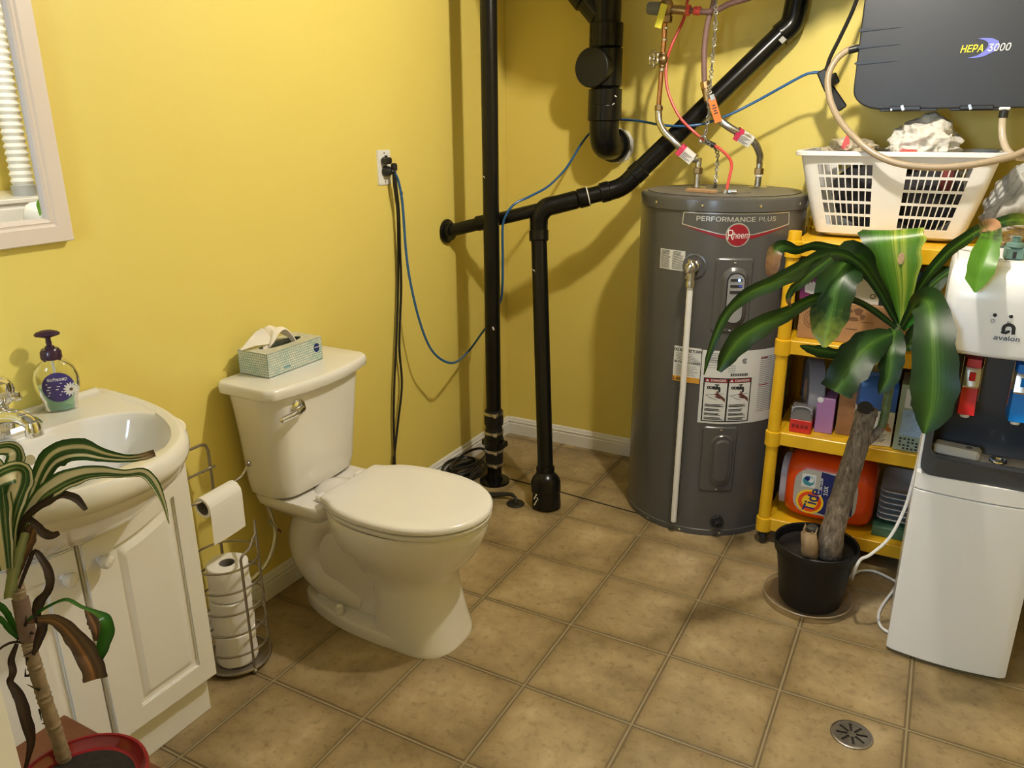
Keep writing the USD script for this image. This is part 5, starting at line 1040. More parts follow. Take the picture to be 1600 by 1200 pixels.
M['nut'] = mat('nut_print', lin(190, 120, 70), .5)
for m_ in [extr(affinity.rotate(affinity.scale(Point(0, 0).buffer(.010, 10), 1.2, .75), r_), .0006, on(u, z), ocx[0], (0, 0, 1)) for u, z, r_ in ((.030, .075, 20), (.040, .062, -30), (.022, .058, 60), (-.03, .020, 10))]: obj('nut_print', m_, M['nut'], oc, False)
obj('carton_print', join(*[extr(sbox(0, 0, .030 - .004 * (k % 3), .0016), .0006, on(.008, .040 - .005 * k), ocx[0], (0, 0, 1)) for k in range(6)]), M['inkgrey'], oc, False)
obj('carton_print', join(*[extr(Polygon([(.0, 0), (.006, .012), (.0, .009), (-.006, .014), (-.004, .002)]), .0006, on(-.048 + .010 * k, .105 - .006 * (k % 2)), ocx[0], (0, 0, 1)) for k in range(4)]), M['blueprint'], oc, False)
gb2 = thing('green_box', 'grey-green box with a pale blue landscape picture at the right of the third rack shelf', 'box', (1.76, -.42, S3))
M['sage'] = mat('sage_board', lin(150, 164, 144), .5)
carton(gb2, (1.690, -.480, S3), (1.870, -.330, .650), M['sage'])
M['skyprint'] = mat('landscape_print', lin(150, 176, 200), .5, var=.35, scale=26)
obj('picture', cbox((1.704, -.4812, S3 + .052), (1.866, -.4800, .566), .0003), M['skyprint'], gb2, False, 'pale blue landscape picture')
obj('white_panel', cbox((1.706, -.4812, .574), (1.866, -.4800, .636), .0003), M['label'], gb2, False); obj('lettering', text('B', .045, (1.716, -.4814, .582), (1, 0, 0), (0, 0, 1), .0006, True), M['inkgrey'], gb2, False)
obj('speckled_base', join(*[cbox((1.706 + .012 * (k % 12), -.4810, S3 + .006 + .011 * (k // 12)), (1.706 + .012 * (k % 12) + .007, -.4800, S3 + .012 + .011 * (k // 12)), .0002) for k in range(48) if (k * 7) % 5 != 0]), M['ink'], gb2, False)

# --- bottom shelf: orange tub lying on its side
S4 = .0975
M['tide'] = mat('orange_plastic', lin(224, 74, 16), .25)
tub = thing('detergent_tub', 'orange laundry detergent tub lying on its side on the bottom rack shelf', 'tub', (1.50, -.38, S4))
tl_ = []
for x, hy, hz, r in ((1.375, .070, .088, .05), (1.380, .080, .102, .06), (1.400, .088, .116, .07), (1.440, .092, .120, .065), (1.560, .092, .120, .065), (1.625, .090, .118, .07), (1.650, .082, .108, .07), (1.662, .066, .09, .06)):
    lp = rloop(0, 0, hy, hz, r, 0); tl_.append(np.c_[np.full(len(lp), x), -.385 + lp[:, 0], S4 + .121 + lp[:, 1]])
obj('body', loft(tl_), M['tide'], tub, 40)
ll = []
for x, hy, hz in ((1.352, .066, .083), (1.355, .071, .089), (1.372, .071, .089), (1.3765, .068, .086)):
    lp = rloop(0, 0, hy, hz, .055, 0); ll.append(np.c_[np.full(len(lp), x), -.385 + lp[:, 0], S4 + .121 + lp[:, 1]])
obj('lid', loft(ll), mat('tub_lid', lin(176, 170, 178), .4), tub, 40, 'pale grey lid')
fy = -.4772
X_, Z_ = (1, 0, 0), (0, 0, 1)
obj('label', extr(affinity.translate(rrect(.205, .165, .05), 1.508, S4 + .122), .0010, (0, fy, 0), X_, Z_), mat('tub_label_grey', lin(178, 172, 160), .4), tub, False, 'grey rounded label')
obj('navy_band', extr(Polygon([(1.478, S4 + .05), (1.540, S4 + .042), (1.600, S4 + .060), (1.600, S4 + .19), (1.490, S4 + .203), (1.487, S4 + .12)]), .0012, (0, fy - .0004, 0), X_, Z_), mat('band_navy', lin(34, 38, 92), .4), tub, False)
obj('logo_rings', extr(Point(1.462, S4 + .085).buffer(.045, 24), .0014, (0, fy - .0006, 0), X_, Z_), mat('logo_yellow', lin(240, 196, 30), .4), tub, False, 'round yellow and orange logo')
obj('logo_ring', extr(Point(1.462, S4 + .085).buffer(.038, 24).difference(Point(1.462, S4 + .085).buffer(.026, 24)), .0018, (0, fy - .0006, 0), X_, Z_), M['tide'], tub, False)
M['bluelogo'] = mat('logo_blue', lin(28, 36, 110), .4)
obj('logo_lettering', text('Tide', .036, (1.476, fy - .0020, S4 + .046), (.22, 0, .95), (-1, 0, .05), .0008, True, False, .92), M['bluelogo'], tub, False)
obj('photo_patch', cbox((1.428, fy - .0016, S4 + .138), (1.474, fy - .0004, S4 + .186), .0004), M['label'], tub, False)
sw = Polygon([(1.451 + .019 * math.cos(a), S4 + .162 + .018 * math.sin(a)) for a in np.linspace(0, 2 * PI, 24)[:-1]])
obj('pod_picture', join(extr(sw.difference(Point(1.458, S4 + .166).buffer(.010)), .0018, (0, fy - .0008, 0), X_, Z_)), mat('pod_teal', lin(60, 140, 150), .3), tub, False); obj('pod_picture', extr(Point(1.446, S4 + .170).buffer(.008), .0020, (0, fy - .0008, 0), X_, Z_), M['bluelogo'], tub, False)
obj('band_lettering', join(text('HYGIENIC CLEAN', .0095, (1.497, fy - .0016, S4 + .110), (0, 0, 1), (-1, 0, 0), .0006, True, False, .62), text('10X', .013, (1.516, fy - .0016, S4 + .118), (0, 0, 1), (-1, 0, 0), .0006, True)), M['label'], tub, False)
obj('count_mark', join(*[extr(Point(1.575, S4 + .052 + .018 * k).buffer(.008).difference(Point(1.575, S4 + .052 + .018 * k).buffer(.006)), .0016, (0, fy - .0006, 0), X_, Z_) for k in range(2)]), M['nut'], tub, False)
for k in range(6):
    w_ = .100 - .006 * k
    tr_ = thing('foam_tray', ('white foam tray %s of the stack on the bottom rack shelf' % ['lowest', 'second from the bottom', 'third from the bottom', 'third from the top', 'second from the top', 'topmost'][k]), 'tray', (1.80, -.33, S4 + .036 + .0205 * k))
    z = S4 + .036 + .0205 * k; rl = lambda hx, hy, zz: rloop(1.800, -.320, hx, hy, .03, zz)
    obj('tray', loft([rl(.080, .070, z), rl(.118, .105, z + .016), rl(.126, .113, z + .017), rl(.126, .113, z + .0195), rl(.117, .104, z + .0195), rl(.079, .069, z + .004)]), M['label'], tr_, 25)
gbk = thing('green_book', 'flat green and white book under the foam trays on the bottom rack shelf', 'book', (1.80, -.33, S4))
obj('cover', join(cbox((1.668, -.455, S4), (1.93, -.20, S4 + .004), .001), cbox((1.668, -.455, S4 + .030), (1.93, -.20, S4 + .034), .001), cbox((1.668, -.459, S4), (1.93, -.455, S4 + .034), .0015)), mat('book_green', lin(70, 110, 84), .5), gbk, False)
obj('pages', cbox((1.672, -.455, S4 + .0042), (1.926, -.204, S4 + .0298), .001), M['paper'], gbk, False)

# ---------------------------------------------------------------- charcoal wall unit
hp = thing('air_cleaner_unit', 'big charcoal HEPA 3000 metal unit hanging on the back wall above the laundry basket', 'air cleaner', (1.80, -.15, 1.47))
hx0, hx1, hz0, hz1, hy = 1.417, 2.20, 1.474, 1.96, -.30
pl = Polygon([(hx0, hz1), (hx0, hz0 + .075)] + [(hx0 + .085 - .085 * math.cos(a), hz0 + .062 - .062 * math.sin(a)) for a in np.linspace(.15, PI / 2, 8)] + [(hx1 - .07, hz0), (hx1 - .01, hz0 + .02), (hx1, hz0 + .07), (hx1, hz1)])
def shell(p, y0, y1, b=.006): return join(extr(p, (y1 - y0) - b * 2, (0, y1 - b, 0), X_, Z_), extr(p.buffer(-b), (y1 - y0), (0, y1, 0), X_, Z_))
def lofty(p, steps, n=120):
    r_ = lambda pg: np.array([pg.exterior.interpolate(t, normalized=True).coords[0] for t in np.arange(n) / n])
    L = [];
    for ins, y in steps: q_ = r_(p.buffer(-ins, join_style=1)); L.append(np.c_[q_[:, 0], np.full(n, y), q_[:, 1]])
    v, f = loft(L); m = trimesh.Trimesh(v, f, process=False); m.fix_normals(); return m.vertices, m.faces
obj('case', lofty(pl, [(.012, -.002), (.012, hy + .03), (.004, hy + .028)], 200), mat('case_black', (.02, .02, .022), .5), hp, 30)
obj('door', lofty(pl, [(.004, hy + .027), (0, hy + .022), (0, hy + .006), (.002, hy + .002), (.006, hy)], 200), M['hepa'], hp, 30, 'charcoal front door with rounded lower corner')
for z, z2 in ((1.7055, 1.7085), (1.6575, 1.6610), (1.6110, 1.6140)):
    obj('groove', join(loft([np.array([(hx0 - .002, hy - .0030, z - .0046), (hx0 + .116, hy - .0018, z2 - .0003), (hx0 + .116, hy - .0018, z2 + .0003), (hx0 - .002, hy - .0030, z + .0046)]), np.array([(hx0 - .002, hy + .010, z - .0042), (hx0 + .116, hy + .004, z2 - .0003), (hx0 + .116, hy + .004, z2 + .0003), (hx0 - .002, hy + .010, z + .0042)])]), cbox((hx0 - .006, hy + .004, z - .0025), (hx0 + .002, hy + .020, z + .0025), .001)), M['black'], hp, False)
for x in (1.572, 1.765): obj('latch', join(cbox((x - .045, hy - .003, hz0 - .004), (x + .045, hy + .02, hz0 + .010), .003), cbox((x - .07, hy + .002, hz0 - .006), (x + .09, hy + .02, hz0 + .002), .002)), M['black'], hp, False)
for x in (1.566, 1.748): obj('latch_catch', obox((x, hy - .004, hz0 + .004), ((.9, 0, .4), (-.4, 0, .9), (0, -1, 0)), (.004, .008, .0012), .0004), M['steel'], hp, False)
obj('screw', lathe([(.004, 0), (.003, .002), (.0, .002)], (1.535, hy - .003, hz0 - .001), (0, -1, 0), 8), M['steel'], hp)
obj('drain_port', join(cbox((1.823, hy - .001, hz0 - .006), (1.853, hy + .022, hz0 + .004), .003)), M['whiteplastic'], hp, False)
zt_ = 1.6300
ital = lambda s, h, x, b=True, k=1.0: text(s, h, (x, hy - .0012, zt_), (k, 0, .012), (.16, 0, 1), .0008, b)
obj('logo_crescent', extr(Polygon([(1.718, 1.614), (1.738, 1.6135), (1.762, 1.618), (1.785, 1.630), (1.797, 1.645), (1.792, 1.658), (1.775, 1.666), (1.752, 1.668), (1.738, 1.666), (1.755, 1.662), (1.766, 1.655), (1.768, 1.645), (1.760, 1.632), (1.745, 1.621)]), .0008, (0, hy - .0006, 0), X_, Z_), mat('logo_violet', lin(112, 118, 205), .4), hp, False)
obj('logo_lettering', ital('HEPA', .0195, 1.6965, True, .84), mat('logo_bright_yellow', lin(250, 226, 40), .4), hp, False, 'yellow HEPA lettering')
obj('logo_lettering', text('3000', .0195, (1.766, hy - .0016, zt_ + .001), (.84, 0, .010), (.16, 0, 1), .0008, True), M['label'], hp, False, 'white 3000 lettering')
# hoses
dh = thing('drain_hose', 'clear tan hose looping from the charcoal unit down across the front of the laundry basket', 'hose', (hx0, -.28, 1.65))
obj('hose', tube([(1.407,-0.275,1.658), (1.381,-0.285,1.649), (1.354,-0.300,1.621), (1.341,-0.320,1.573), (1.358,-0.350,1.506), (1.398,-0.385,1.443), (1.451,-0.420,1.392), (1.513,-0.445,1.347), (1.587,-0.455,1.319), (1.682,-0.455,1.310), (1.778,-0.450,1.320), (1.862,-0.440,1.340), (1.958,-0.420,1.365), (2.15, -.46, 1.27), (2.255, -.42, 1.10), (2.27, -.38, .70), (2.27, -.36, .25), (2.27, -.36, .012)], .0100, 12, 8), M['hose'], dh)
obj('hose_end', pipe(A(*(1.414,-0.275,1.659)) + A(.01, 0, 0), (1.386,-0.283,1.650), .0112, 14), M['black'], dh)
d2_ = thing('short_hose', 'short pale hose curving from the white port under the charcoal unit', 'hose', (1.838, -.29, 1.47))
obj('hose', tube([(1.838, -.289, 1.474), (1.838, -.291, 1.445), (1.842, -.30, 1.41), (1.852, -.32, 1.375), (1.870, -.36, 1.348), (1.90, -.41, 1.340), (1.95, -.43, 1.345)], .0105, 12, 6), mat('pale_hose', (.50, .42, .31), .25), d2_)
obj('hose_end', pipe((1.838, -.289, 1.473), (1.838, -.291, 1.446), .0120, 14), M['black'], d2_)
pc = thing('power_connector', 'black plug connection joining the blue cord and a black cord beside the tan hose', 'plug', (1.339,-0.200,1.559))
e1, e2, e3 = A(*(1.303,-0.200,1.595)), A(*(1.328,-0.200,1.547)), A(*(1.375,-0.200,1.487)); dd = unit(e3 - e1); vv = unit(CAM - e2)
obj('socket', obox((e1 + e2) / 2, (unit(e2 - e1), np.cross(vv, unit(e2 - e1)), vv), (.032, .0155, .012), .004), M['black'], pc)
obj('socket', obox((1.343,-0.210,1.570), (unit(e2 - e1), np.cross(vv, unit(e2 - e1)), vv), (.018, .015, .012), .004), M['black'], pc)
obj('adapter_body', obox((e2 * .9 + e3 * 1.1) / 2, (unit(e3 - e2), np.cross(vv, unit(e3 - e2)), vv), (.046, .0160, .013), .005), M['black'], pc)
obj('cord', tube([(1.324,-0.200,1.583), (1.319,-0.200,1.607), (1.324,-0.200,1.638), (1.346,-0.200,1.694), (1.372,-0.200,1.764), (1.388,-0.200,1.822), (1.400,-0.200,1.876), (1.42, -.20, 2.15), (1.42, -.20, 2.395)], .0062, 8, 6), M['cord'], pc)
obj('cord_collar', pipe((1.318,-0.200,1.599), (1.319,-0.200,1.612), .008, 10), M['black'], pc)

# ---------------------------------------------------------------- water cooler
CX0, CX1, CYF, CYB, CT = 1.762, 2.055, -.981, -.640, 1.112
wc = thing('water_cooler', 'white and grey upright water cooler with red and blue taps at the right picture edge', 'water dispenser', ((CX0 + CX1) / 2, (CYF + CYB) / 2, 0))
cmx, hw_ = (CX0 + CX1) / 2, (CX1 - CX0) / 2
def cplan(z, fy_, r=.005, bow=.015, inset=0.0):
    """plan loop at z: bowed front at y=fy_, square back"""
    pts = []; x0, x1 = CX0 + inset, CX1 - inset
    for t in np.linspace(-1, 1, 25):
        s_ = abs(t); y = fy_ + bow * s_ ** 2
        if s_ > .88: y += r * (1 - math.sqrt(max(0, 1 - ((s_ - .88) / .12) ** 2)))
        pts.append((cmx + t * (x1 - x0) / 2, y, z))
    for y in np.linspace(fy_ + bow + r + .01, CYB, 8): pts.append((x1, y, z))
    for t in np.linspace(1, -1, 10)[1:-1]: pts.append((cmx + t * (x1 - x0) / 2, CYB, z))
    for y in np.linspace(CYB, fy_ + bow + r + .01, 8): pts.append((x0, y, z))
    return np.array(pts)
obj('lower_body', loft([cplan(.012, CYF, inset=.002), cplan(.016, CYF), cplan(.511, CYF), cplan(.513, CYF + .002, inset=.002)]), M['coolerwhite'], wc, 35)
obj('base_plinth', loft([cplan(0, CYF + .02, inset=.012), cplan(.013, CYF + .02, inset=.012)]), M['black'], wc, 35)
obj('middle_body', loft([cplan(.5155, CYF + .002, inset=.002), cplan(.5175, CYF), cplan(.560, CYF + .001), cplan(.562, CYF + .004, inset=.003)]), M['coolerwhite'], wc, 35)
for x0, x1, nm in ((CX0, CX0 + .010, 'side_panel'), (CX1 - .010, CX1, 'side_panel')): obj(nm, cbox((x0, CYF + .038, .56), (x1, CYB, .90), .003), M['coolerwhite'], wc, False)
obj('back_panel', cbox((CX0 + .008, CYB - .03, .56), (CX1 - .008, CYB - .001, .90), .002), M['coolerwhite'], wc, False)
M['dgrey'] = mat('slate_plastic', (.058, .062, .072), .30)
# dark dispensing recess: frame, back, tray
fo_ = rrect(hw_ * 2 - .012, .345, .028, 6); fi_ = affinity.translate(rrect(hw_ * 2 - .048, .290, .020, 6), 0, .022)
fv_, ff_ = extr(fo_.difference(fi_), .030, (cmx, CYF + .036, .562 + .1725), X_, Z_); fv_[:, 1] += .010 * ((fv_[:, 0] - cmx) / hw_) ** 2 - .006
obj('recess_frame', (fv_, ff_), M['dgrey'], wc, False)
bk = []
for z, y in ((.600, -.850), (.640, -.838), (.700, -.868), (.760, -.885), (.900, -.890)): bk.append((y, z))
L = [np.array([(CX0 + .012, y, z), (CX1 - .012, y, z), (CX1 - .012, y + .004, z), (CX0 + .012, y + .004, z)]) for y, z in bk]
obj('recess_back', loft(L), M['dgrey'], wc, 50)
obj('recess_floor', cbox((CX0 + .012, CYF + .030, .575), (CX1 - .012, -.835, .592), .002), M['dgrey'], wc, False)
for s_ in (0, 1): obj('recess_side', cbox((CX0 + .010 + s_ * (2 * hw_ - .024), CYF + .036, .58), (CX0 + .014 + s_ * (2 * hw_ - .024), -.838, .90), .001), M['dgrey'], wc, False)
# drip tray grille
for k in range(13): obj('grille_bar', cbox((CX0 + .026, -.930 + .0068 * k, .594), (CX1 - .026, -.9268 + .0068 * k, .600), .001), M['steel'], wc, False)
for x in (CX0 + .09, cmx, CX1 - .09): obj('grille_rib', cbox((x - .001, -.932, .592), (x + .001, -.846, .5985), .0004), M['steel'], wc, False)
obj('tray_front', cbox((CX0 + .024, -.934, .590), (CX1 - .024, -.930, .6005), .001), M['steel'], wc, False)
obj('grille_ring', tube([(cmx + .035 + .017 * math.cos(a), -.893 + .017 * math.sin(a), .602) for a in np.linspace(0, 2 * PI, 24, endpoint=False)], .0045, 8, 0, True), M['chrome'], wc)
# upper panel
up_ = [cplan(.892, CYF + .012, .02, .014, .003), cplan(.895, CYF + .004, .02, .014, .001), cplan(.905, CYF - .004, .022, .014), cplan(1.03, CYF - .003, .022, .014), cplan(1.066, CYF + .004, .024, .014), cplan(1.088, CYF + .018, .026, .012, .002), cplan(1.100, CYF + .042, .03, .010, .006), cplan(1.103, CYF + .075, .03, .010, .012)]
obj('upper_panel', loft(up_), M['coolerwhite'], wc, 50)
obj('top_lid', loft([cplan(1.102, CYF + .085, .03, .008, .010), cplan(1.111, CYF + .092, .03, .008, .013), cplan(1.113, CYF + .105, .03, .008, .02)]), M['coolerwhite'], wc, 40)
yF = CYF - .0042
for k, x in enumerate((cmx - .041, cmx - .008, cmx + .027)):
    obj('button_dot', lathe([(.0042, 0), (.0042, .0012), (.0, .0014)], (x, yF, 1.0005), (0, -1, 0), 14), M['ink'] if k < 2 else M['inkgrey'], wc)
    obj('button_symbol', extr(Point(0, 0).buffer(.0042).difference(Point(0, 0).buffer(.0032)) if k == 0 else (sbox(-.0035, -.002, .0035, .002).difference(sbox(-.0025, -.001, .0025, .001)) if k == 1 else Point(0, 0).buffer(.003).difference(Point(0, .001).buffer(.002))), .0008, (x - .002, yF, .986), X_, Z_), M['inkgrey'], wc, False)
arc = [(.0125 * math.cos(a), .0125 * math.sin(a)) for a in np.radians(np.linspace(-35, 205, 24))]
from shapely.geometry import LineString
mk = LineString([(-.011, -.009), (-.004, -.0095), (.001, -.006)] ).buffer(.0032, cap_style=1).union(LineString([(.0105 * math.cos(a), .0105 * math.sin(a)) for a in np.radians(np.linspace(-20, 215, 24))]).buffer(.0038, cap_style=2)).union(LineString([(.0100, -.002), (.0115, -.012)]).buffer(.0038, cap_style=2))
obj('logo_mark', extr(mk, .0008, (cmx - .008, yF, .9700), X_, Z_), M['ink'], wc, False)
obj('logo_lettering', text('avalon', .0108, (cmx - .008, yF, .9420), (1.18, 0, 0), (0, 0, 1), .0008, False, True), M['ink'], wc, False)
def tap(x, colr, name, lab):
    t = thing
    y0 = -.895
    tp_ = obj(name, loft([np.array([(x + a * w, y, z) for a, y in ((-1, y1), (-.85, y1 - d), (.85, y1 - d), (1, y1), (1, y1 + .02), (-1, y1 + .02))]) for z, w, y1, d in ((.872, .018, -.905, .022), (.850, .019, -.906, .026), (.80, .020, -.908, .034), (.755, .021, -.912, .044), (.737, .0215, -.916, .050), (.735, .020, -.916, .046))]), colr, wc, 30, lab)
    obj('tap_band', loft([np.array([(x + a * w, y, z) for a, y in ((-1, y1), (-.85, y1 - d), (0, y1 - d - .003), (.85, y1 - d), (1, y1), (1, y1 + .01), (-1, y1 + .01))]) for z, w, y1, d in ((.852, .0200, -.908, .027), (.845, .0206, -.908, .031), (.808, .0212, -.911, .038), (.803, .0206, -.911, .036))]), M['steel'], tp_, 30, 'silver band around the tap')
    obj('tap_window', cbox((x - .007, -.951, .822), (x + .007, -.940, .843), .001), colr, tp_, False)
    obj('tap_guide', join(cbox((x - .024, -.914, .76), (x - .021, -.890, .874), .001), cbox((x + .021, -.914, .76), (x + .024, -.890, .874), .001)), M['chrome'], wc, False)
M['tapred'] = mat('tap_red', lin(196, 34, 40), .25); M['tapblue'] = mat('tap_blue', lin(10, 122, 214), .25)
tap(1.848, M['tapred'], 'hot_tap', 'red hot water tap'); tap(1.958, M['tapblue'], 'cold_tap', 'blue cold water tap')
obj('tap_spout', lathe([(.0, 0), (.010, 0), (.0115, .004), (.0115, .016), (.0, .016)], (1.848, -.935, .722), n=16), M['whiteplastic'], wc); obj('tap_spout', lathe([(.0, 0), (.010, 0), (.0115, .004), (.0115, .016), (.0, .016)], (1.958, -.935, .722), n=16), M['whiteplastic'], wc)
rm = thing('white_remote', 'off-white plastic remote-like piece lying on the drip tray of the water cooler', 'remote control', (1.845, -.895, .601))
ra = unit((1, -.16, 0)); rb_ = np.cross((0, 0, 1), ra)
obj('case', obox((1.846, -.903, .6155), (ra, rb_, (0, 0, 1)), (.056, .025, .014), .007), mat('ivory_plastic', (.60, .56, .48), .4), rm); obj('button', lathe([(.0, 0), (.008, 0), (.008, .0012), (.0, .0015)], A(1.846, -.903, .6292) + ra * .028, n=16), M['inkgrey'], rm)
gn = thing('teal_valve', 'small teal plastic valve standing on top of the water cooler', 'valve', (1.90, -.76, 1.113))
M['teal'] = mat('teal_plastic', lin(96, 128, 120), .4)
gc = A(*(1.884,-0.988,1.113)); gc = A(1.893, -.835, 1.1135)
obj('body', join(obox(gc + A(0, 0, .016), ((1, 0, 0), (0, 1, 0), (0, 0, 1)), (.023, .018, .0158), .005), lathe([(.020, .030), (.022, .032), (.020, .040), (.010, .042), (.010, .054), (.012, .056), (.0, .056)], gc, n=18)), M['teal'], gn); obj('slot', cbox(gc + A(-.004, -.0192, .004), gc + A(.004, -.0175, .020), .001), M['black'], gn, False)
wcord = thing('white_power_cord', 'white power cord dropping beside the water cooler and looping on the floor', 'cord', (1.75, -.80, 0))
obj('cord', tube([(1.790, -.655, .66), (1.768,-0.796,0.566), (1.761,-0.809,0.481), (1.751,-0.816,0.380), (1.725,-0.850,0.297), (1.684,-0.890,0.251), (1.661,-0.897,0.232), (1.650,-0.884,0.188), (1.639,-0.703,0.050), (1.633,-0.617,0.012), (1.657,-0.558,0.006), (1.705,-0.541,0.006), (1.776,-0.582,0.006), (1.80, -.62, .006)], .0046, 8, 7), M['whiteplastic'], wcord)
obj('cord', tube([(1.83, -.78, .006), (1.781,-0.587,0.006), (1.753,-0.669,0.006), (1.731,-0.778,0.006), (1.737,-0.848,0.006), (1.758,-0.876,0.006), (1.784,-0.876,0.006), (1.83, -.89, .006)], .0046, 8, 7), M['whiteplastic'], wcord)

# ---------------------------------------------------------------- floor drain
fd = thing('floor_drain', 'round slotted metal floor drain in the tan floor at the bottom right', 'drain', (1.714, -1.362, 0))
dc = A(1.714, -1.362, 0)
sl_ = __import__('shapely').union_all([affinity.rotate(sbox(.010, -.0032, .036, .0032), 45 * k + 12, origin=(0, 0)) for k in range(8)])
M['drainm'] = mat('tarnished_steel', (.34, .31, .27), .35, 1.0, var=.3, scale=60)
obj('grate', extr(Point(0, 0).buffer(.043, 24).difference(sl_), .003, dc + A(0, 0, .0008)), M['drainm'], fd, False)
obj('rim', lathe([(.042, 0), (.050, .0), (.049, .003), (.045, .0045), (.0425, .004), (.042, 0)], dc, n=40, cap=False), M['drainm'], fd)
obj('sump', lathe([(.0, 0), (.0425, 0), (.0425, .0006), (.0, .0006)], dc, n=32), M['gap'], fd)

# ---------------------------------------------------------------- plants
def leafmat(name, stops, rough=.42, along=None, vein=.12):
    """colour across the blade from the leaf's own width coordinate, faint lengthwise veins"""
    n = {'t': ('texture_coordinate', {}), 's': ('separate_xyz', {}), 'c': ('combine_xyz', {}), 'm1': ('math', {'math_type': 'multiply', 'value2': 42.0}), 'm2': ('math', {'math_type': 'multiply', 'value2': 2.2}),
         'n': ('noise_texture', {'scale': 1.0, 'detail': 2.0}), 'w': ('math', {'math_type': 'multiply_add', 'value2': .16, 'value3': -.08}), 'a': ('math', {'math_type': 'add'}), 'r': ('rgb_ramp', {'ramp': stops}),
         'vr': ('rgb_ramp', {'ramp': [(.3, (1 - vein * 2, 1 - vein * 2, 1 - vein * 2)), (.7, (1, 1, 1))]}), 'mx': ('mix', {'mix_type': 'multiply', 'fac': 1.0}),
         'p': ('principled_bsdf', {'roughness': rough, 'specular_ior_level': .35}), 'tr': ('translucent_bsdf', {}), 'mc': ('mix_closure', {'fac': .22})}
    l = [('t.UV', 's.vector'), ('s.x', 'm1.value1'), ('s.y', 'm2.value1'), ('m1.value', 'c.x'), ('m2.value', 'c.y'), ('c.vector', 'n.vector'), ('n.fac', 'w.value1'), ('s.x', 'a.value1'), ('w.value', 'a.value2'), ('a.value', 'r.fac'), ('n.fac', 'vr.fac'), ('r.color', 'mx.color1'), ('vr.color', 'mx.color2')]
    col = 'mx.color'
    if along:   # browned or pale stretch along the blade: list of (position, colour, amount) with noise-ragged limits
        n['n2'] = ('noise_texture', {'scale': 60.0, 'detail': 3.0}); n['g'] = ('geometry', {}); n['w2'] = ('math', {'math_type': 'multiply_add', 'value2': .20, 'value3': -.10}); n['a2'] = ('math', {'math_type': 'add'})
        n['rm'] = ('rgb_ramp', {'ramp': [(p, (k, k, k)) for p, k in along[0]]}); n['rc'] = ('rgb_ramp', {'ramp': along[1]}); n['m3'] = ('mix', {'mix_type': 'mix'})
        l += [('g.position', 'n2.vector'), ('n2.fac', 'w2.value1'), ('s.y', 'a2.value1'), ('w2.value', 'a2.value2'), ('a2.value', 'rm.fac'), ('a2.value', 'rc.fac'), ('rm.color', 'm3.fac'), ('mx.color', 'm3.color1'), ('rc.color', 'm3.color2')]; col = 'm3.color'
    l += [(col, 'p.base_color'), (col, 'tr.color'), ('p.BSDF', 'mc.closure1'), ('tr.BSDF', 'mc.closure2')]
    return usdkit.material(stage, '/World/Looks/' + name, n, l, 'mc.closure')
DG, MG, LG, YG = (.010, .032, .008), (.017, .058, .010), (.13, .27, .02), (.42, .50, .06)
BR, BR2, TAN = (.075, .035, .016), (.035, .020, .012), (.36, .20, .09)
L1 = leafmat('leaf_deep_green', [(0, DG), (.30, MG), (.46, (.05, .13, .015)), (.52, (.10, .20, .03)), (.58, (.045, .12, .015)), (.75, MG), (1, DG)])
L2 = leafmat('leaf_lime_centre', [(0, MG), (.20, (.045, .14, .012)), (.36, (.08, .22, .015)), (.48, LG), (.54, YG), (.60, LG), (.66, YG), (.74, LG), (.88, (.08, .22, .015)), (1, YG)], .33, ([(0, 0), (.55, 0), (.60, .0), (1, 0)], [(0, TAN), (1, TAN)]))
L3 = leafmat('leaf_green_brown_tip', [(0, DG), (.35, MG), (.5, (.06, .15, .02)), (.65, MG), (1, DG)], .4, ([(0, 0), (.74, 0), (.84, 1), (1, 1)], [(0, TAN), (.8, (.26, .14, .06)), (1, BR)]))
L4 = leafmat('leaf_yellow_tip', [(0, DG), (.35, MG), (.5, (.06, .16, .02)), (.65, MG), (1, DG)], .36, ([(0, 0), (.76, 0), (.97, .45), (1, .8)], [(0, YG), (1, YG)]))
CR, GA, GB = (.70, .66, .44), (.022, .070, .014), (.045, .13, .028)
V1 = leafmat('leaf_white_striped', [(0, GA), (.13, GB), (.18, CR), (.47, (.76, .71, .50)), (.52, GB), (.64, GA), (.68, (.34, .40, .18)), (.71, GB), (.83, GA), (.87, CR), (.93, CR), (.96, GB), (1, GA)], .45)
V2 = leafmat('leaf_white_striped_brown_tip', [(0, GA), (.24, GB), (.29, CR), (.40, CR), (.44, GB), (.62, GA), (.66, CR), (.76, CR), (.80, GA), (1, GA)], .45, ([(0, 0), (.80, 0), (.92, .9), (1, 1)], [(0, TAN), (.9, (.36, .25, .16)), (1, BR)]))
V3 = leafmat('leaf_dried_brown', [(0, (.050, .030, .018)), (.3, (.14, .085, .045)), (.45, (.085, .052, .03)), (.60, (.34, .16, .055)), (.70, (.16, .085, .04)), (1, (.055, .034, .02))], .6)
V4 = leafmat('leaf_dried_dark', [(0, (.022, .013, .009)), (.5, (.060, .036, .022)), (1, (.028, .017, .012))], .6)
V5 = leafmat('leaf_pale_petiole', [(0, (.20, .26, .09)), (.5, (.44, .46, .22)), (1, (.18, .24, .08))], .45)
V6 = leafmat('leaf_plain_green', [(0, (.02, .10, .015)), (.5, (.035, .17, .02)), (1, (.02, .10, .012))], .36)

